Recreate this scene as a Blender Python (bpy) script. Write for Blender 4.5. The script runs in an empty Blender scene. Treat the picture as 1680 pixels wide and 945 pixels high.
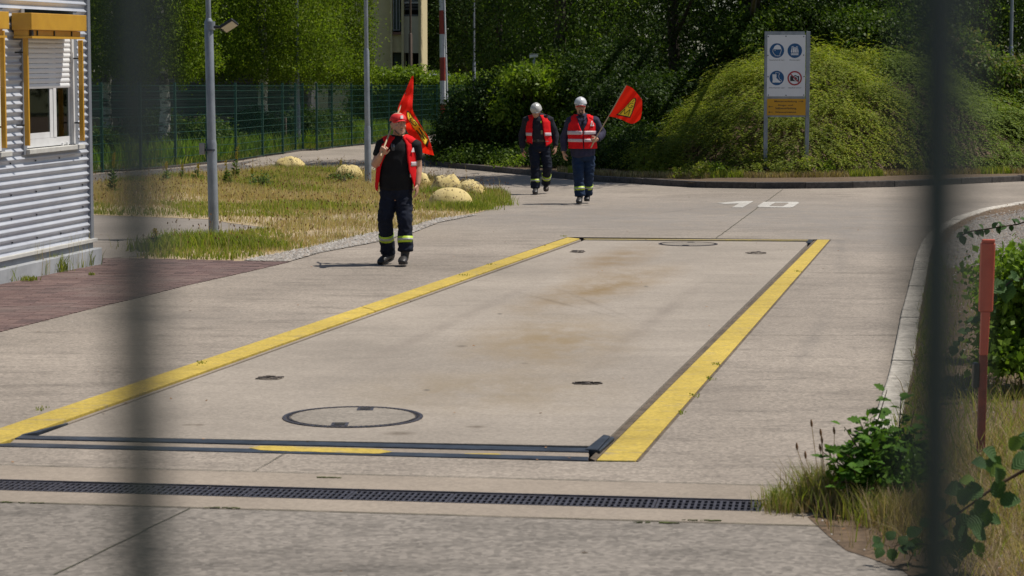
import bpy, math, random
import numpy as np
from mathutils import Vector, Matrix, noise
from mathutils.geometry import tessellate_polygon

random.seed(7)
RNG = np.random.default_rng(11)
scene = bpy.context.scene
COL = scene.collection
R = math.radians

# ------------------------------------------------------------------ camera, light, exposure
F = 3600.0                       # focal length in photo pixels (photo is 1680 wide)
HOR = 140.0                      # row of the horizon
CAM_H = 2.0
PITCH = math.atan((472.5 - HOR) / F)
FOCUS = 27.0
cam_d = bpy.data.cameras.new('camera')
cam = bpy.data.objects.new('camera', cam_d)
COL.objects.link(cam)
cam.location = (0, 0, CAM_H)
cam.rotation_euler = (math.pi / 2 - PITCH, 0, 0)
cam_d.sensor_width = 36.0
cam_d.lens = 36.0 * F / 1680.0
cam_d.clip_start = 0.05
cam_d.clip_end = 2000
cam_d.dof.use_dof = True
cam_d.dof.focus_distance = FOCUS
cam_d.dof.aperture_fstop = 7.6
scene.camera = cam

SUN_EL, SUN_AZ = R(62), R(76)    # azimuth measured from +Y (away from the camera) towards +X (right)
world = bpy.data.worlds.new('World')
scene.world = world
world.use_nodes = True
wn = world.node_tree.nodes
bg = wn['Background']
sky = wn.new('ShaderNodeTexSky')
sky.sky_type = 'NISHITA'
sky.sun_disc = False
sky.sun_elevation = SUN_EL
sky.sun_rotation = SUN_AZ
world.node_tree.links.new(sky.outputs['Color'], bg.inputs['Color'])
bg.inputs['Strength'].default_value = 0.066
sun_d = bpy.data.lights.new('sun', 'SUN')
sun_d.energy = 4.4
sun_d.angle = R(0.5)
sun_d.color = (1.0, 0.945, 0.86)
sun = bpy.data.objects.new('sun', sun_d)
COL.objects.link(sun)
sv = Vector((math.sin(SUN_AZ) * math.cos(SUN_EL), math.cos(SUN_AZ) * math.cos(SUN_EL), math.sin(SUN_EL)))
sun.rotation_euler = sv.to_track_quat('Z', 'Y').to_euler()
sun.location = (30, 20, 60)
scene.view_settings.view_transform = 'Standard'
scene.view_settings.look = 'None'
scene.view_settings.gamma = 1
scene.view_settings.exposure = 0.14
scene.render.resolution_x = 1024
scene.render.resolution_y = 576
scene.render.engine = 'CYCLES'
scene.cycles.max_bounces = 6
scene.cycles.diffuse_bounces = 3
scene.cycles.transmission_bounces = 4
scene.cycles.transparent_max_bounces = 6

# ------------------------------------------------------------------ measuring the photograph
CF = Vector((0, math.cos(PITCH), -math.sin(PITCH)))
CU = Vector((0, math.sin(PITCH), math.cos(PITCH)))


def ray(px, py):
    return CF * F + Vector((px - 840, 0, 0)) + CU * (472.5 - py)


def G(px, py, z=0.0):
    """point on the level z seen at a photo position"""
    d = ray(px, py)
    t = (z - CAM_H) / d.z
    return Vector((d.x * t, d.y * t, z))


def A(px, py, Y):
    """point at distance Y seen at a photo position"""
    d = ray(px, py)
    t = Y / d.y
    return Vector((d.x * t, Y, CAM_H + d.z * t))


# ------------------------------------------------------------------ object helpers
WLOC = {}


def tag(o, label=None, cat=None, group=None, kind=None):
    if label: o['label'] = label
    if cat: o['category'] = cat
    if group: o['group'] = group
    if kind: o['kind'] = kind
    return o


def thing(name, loc, label, cat, group=None):
    o = bpy.data.objects.new(name, None)
    o.empty_display_size = 0.2
    COL.objects.link(o)
    o.location = loc
    WLOC[o.name] = Vector(loc)
    return tag(o, label, cat, group)


def link(name, me, mat, parent=None, loc=None, smooth=False):
    """loc: where the mesh's own origin stands in the world"""
    if mat is not None:
        if isinstance(mat, (list, tuple)):
            for m in mat: me.materials.append(m)
        else:
            me.materials.append(mat)
    o = bpy.data.objects.new(name, me)
    COL.objects.link(o)
    loc = Vector(loc) if loc is not None else Vector((0, 0, 0))
    WLOC[o.name] = loc
    if parent is not None:
        o.parent = parent
        o.location = loc - WLOC[parent.name]
    else:
        o.location = loc
    if smooth:
        me.polygons.foreach_set('use_smooth', [True] * len(me.polygons))
    return o


class MB:
    """collects shapes (world coordinates) and links them as one mesh object"""
    def __init__(self):
        self.v, self.f, self.m = [], [], []
        self.mi = 0

    def add(self, vs, fs):
        b = len(self.v)
        self.v += [tuple(p) for p in vs]
        self.f += [tuple(b + i for i in f) for f in fs]
        self.m += [self.mi] * len(fs)
        return self

    def obox(self, c, ax, ay, az):
        """box at centre c with half-axis vectors"""
        c, ax, ay, az = Vector(c), Vector(ax), Vector(ay), Vector(az)
        vs = [c + sx * ax + sy * ay + sz * az for sz in (-1, 1) for sy in (-1, 1) for sx in (-1, 1)]
        return self.add(vs, [(0, 2, 3, 1), (4, 5, 7, 6), (0, 1, 5, 4), (2, 6, 7, 3), (0, 4, 6, 2), (1, 3, 7, 5)])

    def box(self, x0, x1, y0, y1, z0, z1):
        return self.obox(((x0 + x1) / 2, (y0 + y1) / 2, (z0 + z1) / 2), ((x1 - x0) / 2, 0, 0), (0, (y1 - y0) / 2, 0), (0, 0, (z1 - z0) / 2))

    def hexa(self, p8):
        """bottom four then top four, both counter-clockwise seen from above"""
        return self.add(p8, [(3, 2, 1, 0), (4, 5, 6, 7), (0, 1, 5, 4), (1, 2, 6, 5), (2, 3, 7, 6), (3, 0, 4, 7)])

    def slab(self, quad, z0, z1):
        q = [Vector(p) for p in quad]
        a = sum(q[i].x * q[(i + 1) % 4].y - q[(i + 1) % 4].x * q[i].y for i in range(4))
        if a < 0: q = q[::-1]
        return self.hexa([Vector((p.x, p.y, z0)) for p in q] + [Vector((p.x, p.y, z1)) for p in q])

    def tube(self, pts, rad, n=8, caps=True):
        pts = [Vector(p) for p in pts]
        if not isinstance(rad, (list, tuple)): rad = [rad] * len(pts)
        vs, fs = [], []
        ref = Vector((0.13, 0.97, 0.21))
        for i, p in enumerate(pts):
            t = (pts[min(i + 1, len(pts) - 1)] - pts[max(i - 1, 0)]).normalized()
            if abs(t.dot(ref)) > 0.95: ref = Vector((1, 0.1, 0))
            s = t.cross(ref).normalized()
            u = s.cross(t)
            for k in range(n):
                a = 2 * math.pi * k / n
                vs.append(p + rad[i] * (math.cos(a) * s + math.sin(a) * u))
        for i in range(len(pts) - 1):
            for k in range(n):
                a, b = i * n + k, i * n + (k + 1) % n
                fs.append((a, b, b + n, a + n))
        if caps:
            fs.append(tuple(range(n))[::-1])
            fs.append(tuple((len(pts) - 1) * n + k for k in range(n)))
        return self.add(vs, fs)

    def poly(self, pts, back=None):
        """flat polygon (any outline); back: offset vector that gives it thickness"""
        pts = [Vector(p) for p in pts]
        tri = tessellate_polygon([pts])
        n = len(pts)
        if back is None:
            return self.add(pts, [tuple(t) for t in tri])
        back = Vector(back)
        fs = [tuple(t) for t in tri] + [tuple(i + n for i in t[::-1]) for t in tri]
        fs += [(i, (i + 1) % n, (i + 1) % n + n, i + n) for i in range(n)]
        return self.add(pts + [p + back for p in pts], fs)

    def mesh(self, name, loc=(0, 0, 0)):
        loc = Vector(loc)
        me = bpy.data.meshes.new(name)
        me.from_pydata([(v[0] - loc.x, v[1] - loc.y, v[2] - loc.z) for v in self.v], [], self.f)
        if any(self.m): me.polygons.foreach_set('material_index', self.m)
        return me

    def build(self, name, mat, parent=None, smooth=False, fix=True, loc=None, bevel=0):
        if loc is None:
            loc = WLOC[parent.name] if parent is not None else Vector((0, 0, 0))
        me = self.mesh(name, loc)
        if fix:
            import bmesh
            bm = bmesh.new(); bm.from_mesh(me)
            bmesh.ops.recalc_face_normals(bm, faces=bm.faces[:])
            bm.to_mesh(me); bm.free()
        o = link(name, me, mat, parent, loc)
        if smooth:
            me.polygons.foreach_set('use_smooth', [True] * len(me.polygons))
            me.set_sharp_from_angle(angle=R(40))
        if bevel:
            b = o.modifiers.new('bevel', 'BEVEL'); b.width = bevel; b.segments = 2; b.limit_method = 'ANGLE'
        return o


def quads_mesh(name, V, nv, mat, parent=None, kind=None, loc=None):
    """V: (N, nv, 3) array, one face each"""
    if loc is None:
        loc = WLOC[parent.name] if parent is not None else Vector((0, 0, 0))
    n = len(V)
    me = bpy.data.meshes.new(name)
    co = (V.reshape(-1, 3) - np.array(loc)).astype(np.float32)
    me.vertices.add(n * nv)
    me.vertices.foreach_set('co', co.ravel())
    me.loops.add(n * nv)
    me.loops.foreach_set('vertex_index', np.arange(n * nv, dtype=np.int32))
    me.polygons.add(n)
    me.polygons.foreach_set('loop_start', np.arange(0, n * nv, nv, dtype=np.int32))
    me.update(calc_edges=True)
    o = link(name, me, mat, parent, loc)
    if kind: o['kind'] = kind
    return o


def unit(a):
    return a / np.maximum(np.linalg.norm(a, axis=-1, keepdims=True), 1e-9)


def leaf_quads(P, D, L, W, up=0.4, rng=RNG, face=None):
    """diamond leaves at P along D, L long and W wide; up pulls the faces skyward"""
    n = len(P)
    D = unit(D)
    N = rng.normal(size=(n, 3)); N[:, 2] = np.abs(N[:, 2]) * (.55 if face is not None else 1) + up
    if face is not None: N = N * .75 + face
    S = unit(np.cross(D, N))
    L = np.broadcast_to(L, (n,))[:, None]; W = np.broadcast_to(W, (n,))[:, None]
    Nn = unit(np.cross(S, D))
    V = np.empty((n, 4, 3))
    V[:, 0] = P
    V[:, 1] = P + D * L * 0.45 + S * W * 0.5 + Nn * W * 0.12
    V[:, 2] = P + D * L
    V[:, 3] = P + D * L * 0.45 - S * W * 0.5 + Nn * W * 0.12
    return V


def tri(V):
    """cheaper three-cornered leaves for masses seen from far"""
    W = V[:, 1] - V[:, 3]
    T = np.empty((len(V), 3, 3))
    T[:, 0] = V[:, 0] + W * .55; T[:, 1] = V[:, 2]; T[:, 2] = V[:, 0] - W * .55
    return T


# ------------------------------------------------------------------ materials
def ramp(nt, fac, stops):
    r = nt.nodes.new('ShaderNodeValToRGB')
    e = r.color_ramp.elements
    while len(e) < len(stops): e.new(0.5)
    for i, (p, c) in enumerate(stops):
        e[i].position = p
        e[i].color = (c[0], c[1], c[2], 1) if hasattr(c, '__len__') else (c, c, c, 1)
    nt.links.new(fac, r.inputs[0])
    return r.outputs[0]


def newmat(name):
    m = bpy.data.materials.new(name)
    m.use_nodes = True
    nt = m.node_tree
    return m, nt, nt.nodes['Principled BSDF']


def N_(nt, t, **kw):
    n = nt.nodes.new(t)
    for k, v in kw.items(): setattr(n, k, v)
    return n


def coords(nt, scale=(1, 1, 1), kind='Object'):
    if kind == 'Position':
        src = N_(nt, 'ShaderNodeNewGeometry').outputs['Position']
    else:
        src = N_(nt, 'ShaderNodeTexCoord').outputs[kind]
    mp = N_(nt, 'ShaderNodeMapping')
    mp.inputs['Scale'].default_value = scale
    nt.links.new(src, mp.inputs['Vector'])
    return mp.outputs['Vector']


def nz(nt, vec, scale, detail=4, rough=0.6):
    n = N_(nt, 'ShaderNodeTexNoise')
    n.inputs['Scale'].default_value = scale
    n.inputs['Detail'].default_value = detail
    n.inputs['Roughness'].default_value = rough
    nt.links.new(vec, n.inputs['Vector'])
    return n.outputs['Fac']


def mix(nt, a, b, fac, mode='MIX'):
    m = N_(nt, 'ShaderNodeMix', data_type='RGBA', blend_type=mode)
    for sock, val in ((m.inputs[6], a), (m.inputs[7], b), (m.inputs[0], fac)):
        if hasattr(val, 'links') or isinstance(val, bpy.types.NodeSocket): nt.links.new(val, sock)
        elif isinstance(val, (int, float)): sock.default_value = val
        else: sock.default_value = (val[0], val[1], val[2], 1)
    return m.outputs[2]


def bump(nt, bsdf, h, strength=0.3, dist=0.01):
    b = N_(nt, 'ShaderNodeBump')
    b.inputs['Strength'].default_value = strength
    b.inputs['Distance'].default_value = dist
    nt.links.new(h, b.inputs['Height'])
    nt.links.new(b.outputs[0], bsdf.inputs['Normal'])


def mat(name, c, c2=None, scale=8, rough=0.6, metal=0.0, bmp=0.15, bdist=0.003, stretch=(1, 1, 1), lo=0.35, hi=0.65, spec=0.5, kind='Object'):
    m, nt, b = newmat(name)
    v = coords(nt, stretch, kind)
    n = nz(nt, v, scale, 5)
    c2 = c2 or tuple(x * 0.75 for x in c)
    nt.links.new(ramp(nt, n, [(lo, c2), (hi, c)]), b.inputs['Base Color'])
    b.inputs['Roughness'].default_value = rough
    b.inputs['Metallic'].default_value = metal
    b.inputs['Specular IOR Level'].default_value = spec
    if bmp: bump(nt, b, nz(nt, v, scale * 6, 3), bmp, bdist)
    return m


def leafmat(name, cols, trans=0.35, rough=0.55, patch=0.6, patch_scale=0.7, tint=None):
    """colour varies leaf by leaf and in broad patches; part of the light passes through"""
    m, nt, b = newmat(name)
    g = N_(nt, 'ShaderNodeNewGeometry')
    k = len(cols)
    col = ramp(nt, g.outputs['Random Per Island'], [(i / max(k - 1, 1), c) for i, c in enumerate(cols)])
    n = nz(nt, coords(nt, (1, 1, 1), 'Position'), patch_scale, 3)
    col2 = mix(nt, col, tint or tuple(x * 0.55 for x in cols[0]), ramp(nt, n, [(0.42, 0.0), (0.62, patch)]))
    nt.links.new(col2, b.inputs['Base Color'])
    b.inputs['Roughness'].default_value = rough
    b.inputs['Specular IOR Level'].default_value = 0.12
    tr = N_(nt, 'ShaderNodeBsdfTranslucent')
    nt.links.new(mix(nt, col2, (1.25, 1.35, 0.5), 1.0, 'MULTIPLY'), tr.inputs['Color'])
    ms = N_(nt, 'ShaderNodeMixShader')
    ms.inputs[0].default_value = trans
    nt.links.new(b.outputs[0], ms.inputs[1]); nt.links.new(tr.outputs[0], ms.inputs[2])
    nt.links.new(ms.outputs[0], nt.nodes['Material Output'].inputs['Surface'])
    return m


def concrete(name, c, dark=0.62, speck=0.5, streak=0.5, stain=None, rough=0.85, fine=55, pit=.66, worn=None):
    m, nt, b = newmat(name)
    p = coords(nt, (1, 1, 1), 'Position')
    ps = coords(nt, (0.5, 1.6, 1), 'Position')
    cd = tuple(x * dark for x in c)
    cl = tuple(min(1, x * 1.14) for x in c)
    col = ramp(nt, nz(nt, p, 0.35, 6, 0.62), [(0.32, tuple(x * 0.78 for x in c)), (0.66, cl)])
    col = mix(nt, col, cd, ramp(nt, nz(nt, ps, 2.2, 8, 0.72), [(0.5, 0.0), (0.68, streak)]))
    wd = N_(nt, 'ShaderNodeTexVoronoi'); wd.inputs['Scale'].default_value = fine
    nt.links.new(p, wd.inputs['Vector'])
    f1 = ramp(nt, wd.outputs['Color'], [(0.1, 0.72), (0.55, 1.0), (0.97, 1.28)])
    col = mix(nt, col, mix(nt, col, f1, 1.0, 'MULTIPLY'), speck)
    f2 = nz(nt, p, fine * 0.33, 4, 0.7)
    col = mix(nt, col, cd, ramp(nt, f2, [(0.56, 0.0), (0.7, speck * 0.75)]))
    pt_ = nz(nt, ps, 14, 5, 0.75)
    col = mix(nt, col, tuple(x * 0.35 for x in c), ramp(nt, pt_, [(pit, 0.0), (pit + .08, speck * 0.7)]))
    if worn: col = mix(nt, col, (0.25, 0.21, 0.16), ramp(nt, nz(nt, ps, 9, 8, .8), [(worn[0], 0.0), (worn[1], .85)]))
    if stain: col = stain(nt, col)
    nt.links.new(col, b.inputs['Base Color'])
    b.inputs['Roughness'].default_value = rough
    b.inputs['Specular IOR Level'].default_value = 0.3
    bump(nt, b, nz(nt, p, fine * 0.6, 4, 0.7), 0.5, 0.006)
    return m
# ------------------------------------------------------------------ palette
CON = (0.290, 0.248, 0.205)


def spots(items):
    """stains with a shape of their own: (x, y, rx, ry, rot, colour, amount)"""
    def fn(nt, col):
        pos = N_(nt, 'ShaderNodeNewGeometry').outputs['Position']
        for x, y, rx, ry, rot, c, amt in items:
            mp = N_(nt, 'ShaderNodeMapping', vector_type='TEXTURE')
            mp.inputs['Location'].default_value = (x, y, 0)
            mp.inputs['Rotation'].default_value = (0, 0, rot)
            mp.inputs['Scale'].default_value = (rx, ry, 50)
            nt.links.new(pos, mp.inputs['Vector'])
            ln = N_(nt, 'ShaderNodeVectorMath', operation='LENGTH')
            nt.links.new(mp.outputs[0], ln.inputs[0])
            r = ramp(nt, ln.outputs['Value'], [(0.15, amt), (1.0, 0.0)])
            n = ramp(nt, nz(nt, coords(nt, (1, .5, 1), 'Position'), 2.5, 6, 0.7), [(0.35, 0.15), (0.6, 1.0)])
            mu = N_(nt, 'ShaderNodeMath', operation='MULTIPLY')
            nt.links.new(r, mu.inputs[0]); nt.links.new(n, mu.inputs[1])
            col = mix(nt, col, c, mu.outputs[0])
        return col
    return fn


def st(px, py, rx, ry, rot, c, amt):
    p = G(px, py)
    return (p.x, p.y, rx, ry, rot, c, amt)


BRN = (0.20, 0.145, 0.085)
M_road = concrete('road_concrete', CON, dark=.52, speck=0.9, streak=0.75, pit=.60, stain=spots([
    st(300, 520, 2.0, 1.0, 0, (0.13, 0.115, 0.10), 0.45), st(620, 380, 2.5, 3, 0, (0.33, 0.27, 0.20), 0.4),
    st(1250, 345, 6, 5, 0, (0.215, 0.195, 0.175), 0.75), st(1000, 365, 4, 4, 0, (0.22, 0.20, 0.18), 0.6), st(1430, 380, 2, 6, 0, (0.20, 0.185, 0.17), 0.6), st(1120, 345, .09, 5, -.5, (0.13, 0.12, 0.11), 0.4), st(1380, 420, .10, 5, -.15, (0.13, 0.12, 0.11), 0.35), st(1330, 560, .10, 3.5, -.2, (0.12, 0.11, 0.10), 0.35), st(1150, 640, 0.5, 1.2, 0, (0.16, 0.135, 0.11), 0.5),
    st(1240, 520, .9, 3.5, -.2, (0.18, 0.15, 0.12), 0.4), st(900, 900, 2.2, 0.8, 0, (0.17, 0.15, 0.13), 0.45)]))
M_apron = concrete('rough_apron_concrete', (0.222, 0.196, 0.168), dark=0.42, speck=1.0, streak=0.7, fine=38, pit=.60)
M_channel = concrete('channel_concrete', (0.285, 0.238, 0.19), speck=0.4, streak=0.35)
M_deck = concrete('deck_concrete', (0.310, 0.268, 0.222), speck=0.5, streak=0.35, stain=spots([
    st(990, 470, .6, 3.4, -.3, (0.22, 0.155, 0.08), 1.0), st(900, 560, .85, 2.4, -.1, (0.235, 0.175, 0.10), .9),
    st(800, 640, 1.1, 1.3, 0, (0.23, 0.18, 0.115), 0.75), st(1010, 425, .5, 3, -.2, (0.22, 0.155, 0.085), 0.85), st(930, 500, .05, 1.6, .35, (0.13, 0.10, 0.07), .5), st(968, 495, .05, 1.8, .2, (0.13, 0.10, 0.07), .45), st(1080, 520, .12, 4.5, -.2, (0.17, 0.14, 0.115), .4), st(760, 520, .12, 5, -.2, (0.17, 0.14, 0.115), .4), st(820, 515, .03, .1, 0, (0.08, 0.07, 0.06), 1), st(1060, 470, .03, .12, 0, (0.08, 0.07, 0.06), 1), st(700, 640, .03, .06, 0, (0.08, 0.07, 0.06), 1),
    st(655, 711, .12, .10, 0, (0.12, 0.095, 0.07), 0.9), st(782, 700, .08, .06, 0, (0.11, 0.085, 0.06), 0.9),
    st(310, 697, .06, .05, 0, (0.11, 0.085, 0.06), 1), st(327, 697, .05, .05, 0, (0.11, 0.085, 0.06), 1),
    st(757, 568, .06, .10, 0, (0.1, 0.08, 0.06), 1), st(860, 596, .04, .05, 0, (0.1, 0.08, 0.06), 1)]))
M_asph = concrete('old_asphalt', (0.115, 0.105, 0.098), speck=0.6, streak=0.3)
M_drive = concrete('driveway_concrete', (0.235, 0.205, 0.175), speck=0.4, streak=0.6)
M_soil = concrete('dry_soil', (0.13, 0.088, 0.054), dark=0.5, speck=1.0, streak=0.6, fine=25)
M_gravelbed = concrete('gravel_bed', (0.27, 0.245, 0.215), dark=0.5, speck=1.0, fine=30)
M_grassbed = concrete('thatch_soil', (0.40, 0.31, 0.19), dark=0.55, speck=0.8, streak=0.6, fine=20)
M_meadow = concrete('meadow_soil', (0.09, 0.10, 0.035), dark=0.6, speck=0.8, fine=6)
M_yel = concrete('yellow_paint', (0.50, 0.365, 0.07), dark=0.62, speck=0.6, streak=0.6, rough=0.75, worn=(.54, .66))
M_yelw = concrete('worn_yellow_paint', (0.40, 0.31, 0.10), dark=0.6, speck=0.6, streak=0.6, rough=0.75, worn=(.44, .56))
M_white = concrete('white_road_paint', (0.52, 0.50, 0.46), dark=0.7, speck=0.5, rough=0.7, worn=(.5, .62))
M_joint = mat('joint_filler', (0.035, 0.03, 0.022), (0.07, 0.07, 0.03), 20, 0.95)
M_moss = mat('moss', (0.10, 0.13, 0.02), (0.05, 0.05, 0.02), 30, 0.95)
M_steel = mat('rail_steel', (0.10, 0.115, 0.14), (0.05, 0.055, 0.065), 6, 0.42, 0.7)
M_iron = mat('cast_iron', (0.11, 0.105, 0.125), (0.055, 0.05, 0.055), 18, 0.5, 0.6)
M_dark = mat('pit_dark', (0.03, 0.027, 0.024), (0.015, 0.014, 0.012), 8, 0.95)
M_kerbL = concrete('pale_kerb_concrete', (0.50, 0.46, 0.40), dark=0.45, speck=0.9, streak=0.6, fine=30)
M_kerbD = concrete('dark_kerb_concrete', (0.085, 0.075, 0.068), dark=0.45, speck=0.9, streak=0.7, fine=25)
M_galv = mat('galvanised_steel', (0.33, 0.355, 0.39), (0.22, 0.24, 0.265), 7, 0.5, 0.45, stretch=(1, 1, .5))
M_sand = mat('joint_sand', (0.12, 0.082, 0.07), (0.09, 0.06, 0.052), 20, 0.95)


def flat(name, outline, z, m, holes=(), kind='structure', label=None):
    """level sheet from photo outline(s)"""
    rings = [[Vector((p.x, p.y, 0)) for p in outline]] + [[Vector((p.x, p.y, 0)) for p in h] for h in holes]
    tri = tessellate_polygon(rings)
    allp = [p for r in rings for p in r]
    mb = MB()
    mb.add([(p.x, p.y, z) for p in allp], [])
    for t in tri:
        a, b, c = (allp[i] for i in t)
        if (b - a).cross(c - a).z < 0: t = t[::-1]
        mb.f.append(tuple(t)); mb.m.append(0)
    o = mb.build(name, m, fix=False)
    if kind: o['kind'] = kind
    return o


def pip(x, y, poly):
    """points inside polygon (numpy)"""
    inside = np.zeros(x.shape, bool)
    n = len(poly)
    for i in range(n):
        x1, y1 = poly[i][0], poly[i][1]; x2, y2 = poly[(i + 1) % n][0], poly[(i + 1) % n][1]
        c = ((y1 > y) != (y2 > y)) & (x < (x2 - x1) * (y - y1) / (y2 - y1 + 1e-12) + x1)
        inside ^= c
    return inside


def GP(pts, z=0.0):
    return [G(x, y, z) for x, y in pts]


# ------------------------------------------------------------------ ground sheets
g = MB(); g.add([(-600, -200, -.35), (600, -200, -.35), (600, 900, -.35), (-600, 900, -.35)], [(0, 1, 2, 3)])
tag(g.build('ground', M_meadow), kind='structure')

KERB_R = [(1404, 800), (1421, 740), (1440, 673), (1459, 616), (1469, 568), (1478, 520), (1485, 493), (1492, 468), (1502, 425), (1511, 401), (1530, 378),
          (1568, 358), (1611, 344), (1678, 332.5), (1760, 325), (1900, 319)]
KERB_B = [(1900, 291), (1680, 297.5), (1560, 303), (1463, 307), (1380, 309), (1260, 310), (1134, 308), (1064, 303), (973, 298), (890, 290), (802, 281.5), (735, 275), (701, 270), (692, 262)]
FENCE = [(100, 292), (168, 283), (231, 279.5), (288, 275), (340, 269), (387, 265), (431, 257.5), (464, 253), (486, 249), (497, 247.5), (520, 247), (545, 243.5), (577, 240), (610, 237), (638, 233), (667, 229), (692, 225), (717, 222), (745, 220), (764, 218.5)]

HOLE = GP([(-60, 727), (-45, 731), (966, 757.5), (1047, 758), (1364, 393), (930, 389)])
DR_T = GP([(-140, 784), (0, 788), (560, 802.3), (860, 812), (1250, 823)])
DR_B = GP([(-140, 801), (0, 805), (560, 821), (860, 830.5), (1248, 839.5)])
# the drain: one straight line through the measured ones
d0, d1 = G(0, 796.5), G(1249, 831)
ddir = (d1 - d0).normalized(); dn = Vector((-ddir.y, ddir.x, 0)); DW = 0.145
DA = d0 - ddir * 0.9; DL = (d1 - DA).length
drain_hole = [DA - dn * DW, DA + ddir * DL - dn * DW, DA + ddir * DL + dn * DW, DA + dn * DW]
road = GP([(1600, 1500), (1560, 960), (1530, 940), (1478, 917), (1431, 905), (1400, 877), (1372, 850), (1392, 830)]) + GP(KERB_R) + GP(KERB_B)
road += GP([(700, 250), (716, 238), (727, 226), (726, 219)]) + GP([(x, y - 1) for x, y in FENCE[16::-1]]) + GP([(-150, 330), (-400, 480), (-900, 1500)])
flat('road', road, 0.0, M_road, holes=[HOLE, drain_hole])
# rougher apron in front of the drain, smooth channel casing strips
q0, q1 = G(0, 825.5), G(1312, 864)
qd = (q1 - q0).normalized()
apron = [q0 - qd * 1.6, q1 + qd * 0.25] + GP([(1380, 872), (1431, 907), (1478, 919), (1530, 942), (1560, 962), (1600, 1500), (-500, 1500)])
flat('apron', apron, 0.004, M_apron)
j0, j1 = G(0, 764.5), G(1312, 799.5)
casing_far = [j0 - ddir * 1.2, j1 + ddir * .1, DA + ddir * (DL + .32) + dn * DW, DA + dn * DW]
flat('casing_strip', casing_far, 0.004, M_channel)
casing_near = [DA - dn * DW, DA + ddir * (DL + .5) - dn * DW, q1 + qd * .25, q0 - qd * .6]
flat('casing_strip', casing_near, 0.004, M_channel)
# joints (filler standing a little above the sheets)
def strip(name, a, b, w, z, m, wob=0.0, parent=None):
    a, b = Vector(a), Vector(b); d = (b - a); L = d.length; d.normalize(); s = Vector((-d.y, d.x, 0))
    n = max(2, int(L / 0.12)); mb = MB(); vs = []
    for i in range(n + 1):
        p = a + d * (L * i / n)
        o = noise.noise(p * 3.1) * wob; ww = w * (0.75 + 0.5 * noise.noise(p * 7.7 + Vector((5, 0, 0))))
        vs += [p + s * (o - ww) + Vector((0, 0, z)), p + s * (o + ww) + Vector((0, 0, z))]
    mb.add(vs, [(2 * i, 2 * i + 2, 2 * i + 3, 2 * i + 1) for i in range(n)])
    o = mb.build(name, m, parent)
    o['kind'] = 'structure'
    return o
for a, b, w in ((j0 - ddir * 1.2, j1, .006), (q0 - qd * 1.6, q1 + qd * .2, .008)):
    strip('road_joint', a, b, w, 0.008, M_joint, .004)
strip('road_joint', G(90, 945), G(312, 836), .004, 0.008, M_joint, .006)
strip('road_joint', G(415, 776), G(470, 744), .003, 0.008, M_joint, .004)
strip('road_joint', G(1175, 391), G(1284, 311), .008, 0.004, M_joint, .01)
strip('road_joint', G(1328, 448), G(1478, 449), .008, 0.004, M_joint, .02)
strip('road_joint', G(1216, 550), G(1470, 551), .006, 0.004, M_joint, .02)
strip('road_joint', G(480, 434), G(740, 436), .007, 0.004, M_joint, .015)
strip('road_joint', G(-80, 533), G(80, 527), .01, 0.004, M_joint, .02)
for (a, b) in (((520, 785), (565, 786)), ((1040, 862 - 3), (1120, 862 - 1)), ((330, 838 - 3), (400, 839 - 3)), ((0, 826), (70, 828)), ((1120, 855), (1180, 857))):
    mb = MB(); p, q = G(*a), G(*b)
    for i in range(14):
        c = p.lerp(q, random.random()) + Vector((0, random.uniform(-.008, .008), .008))
        r = random.uniform(.002, .005); mb.obox(c, (r * 3, 0, 0), (0, r, 0), (0, 0, r * .4))
    tag(mb.build('moss', M_moss), kind='stuff')

# asphalt path behind the island, driveway to the left of it
flat('asphalt_path', GP([(-60, 318), (100, 294), (168, 285), (288, 277), (387, 267.5), (425, 262), (400, 270), (440, 279), (380, 285), (268, 290), (148, 304), (-60, 325)]), 0.005, M_asph)
flat('driveway', GP([(100, 352), (150, 353.5), (343, 361), (361, 365), (455, 376), (361, 384), (279, 402), (236, 420), (168, 425), (100, 430), (-30, 470), (-60, 380)]), 0.005, M_drive)

# ------------------------------------------------------------------ grassy island
IS_FRONT = [(397, 429), (474, 416), (526, 405), (590, 389), (640, 380), (676, 374), (719, 361), (783, 350), (826, 336.5), (839, 327), (826, 318.5), (783, 312), (740, 298), (710, 293), (676, 288), (600, 283), (560, 279), (504, 279.5), (440, 277), (380, 285), (268, 290.5), (148, 304), (-60, 330),
            (-60, 352), (150, 353), (343, 360), (375, 366), (455, 376), (361, 386), (279, 403), (236, 420), (211, 425.5)]
island_poly = GP(IS_FRONT, 0.0)
flat('grass_island', island_poly, 0.004, M_grassbed)
gravel_poly = GP([(397, 429), (474, 430), (526, 415), (611, 399), (676, 383), (719, 366), (783, 353), (719, 360), (676, 372), (640, 378), (590, 387), (526, 403), (474, 414)])
flat('gravel_strip', gravel_poly, 0.0075, M_gravelbed)

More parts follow.
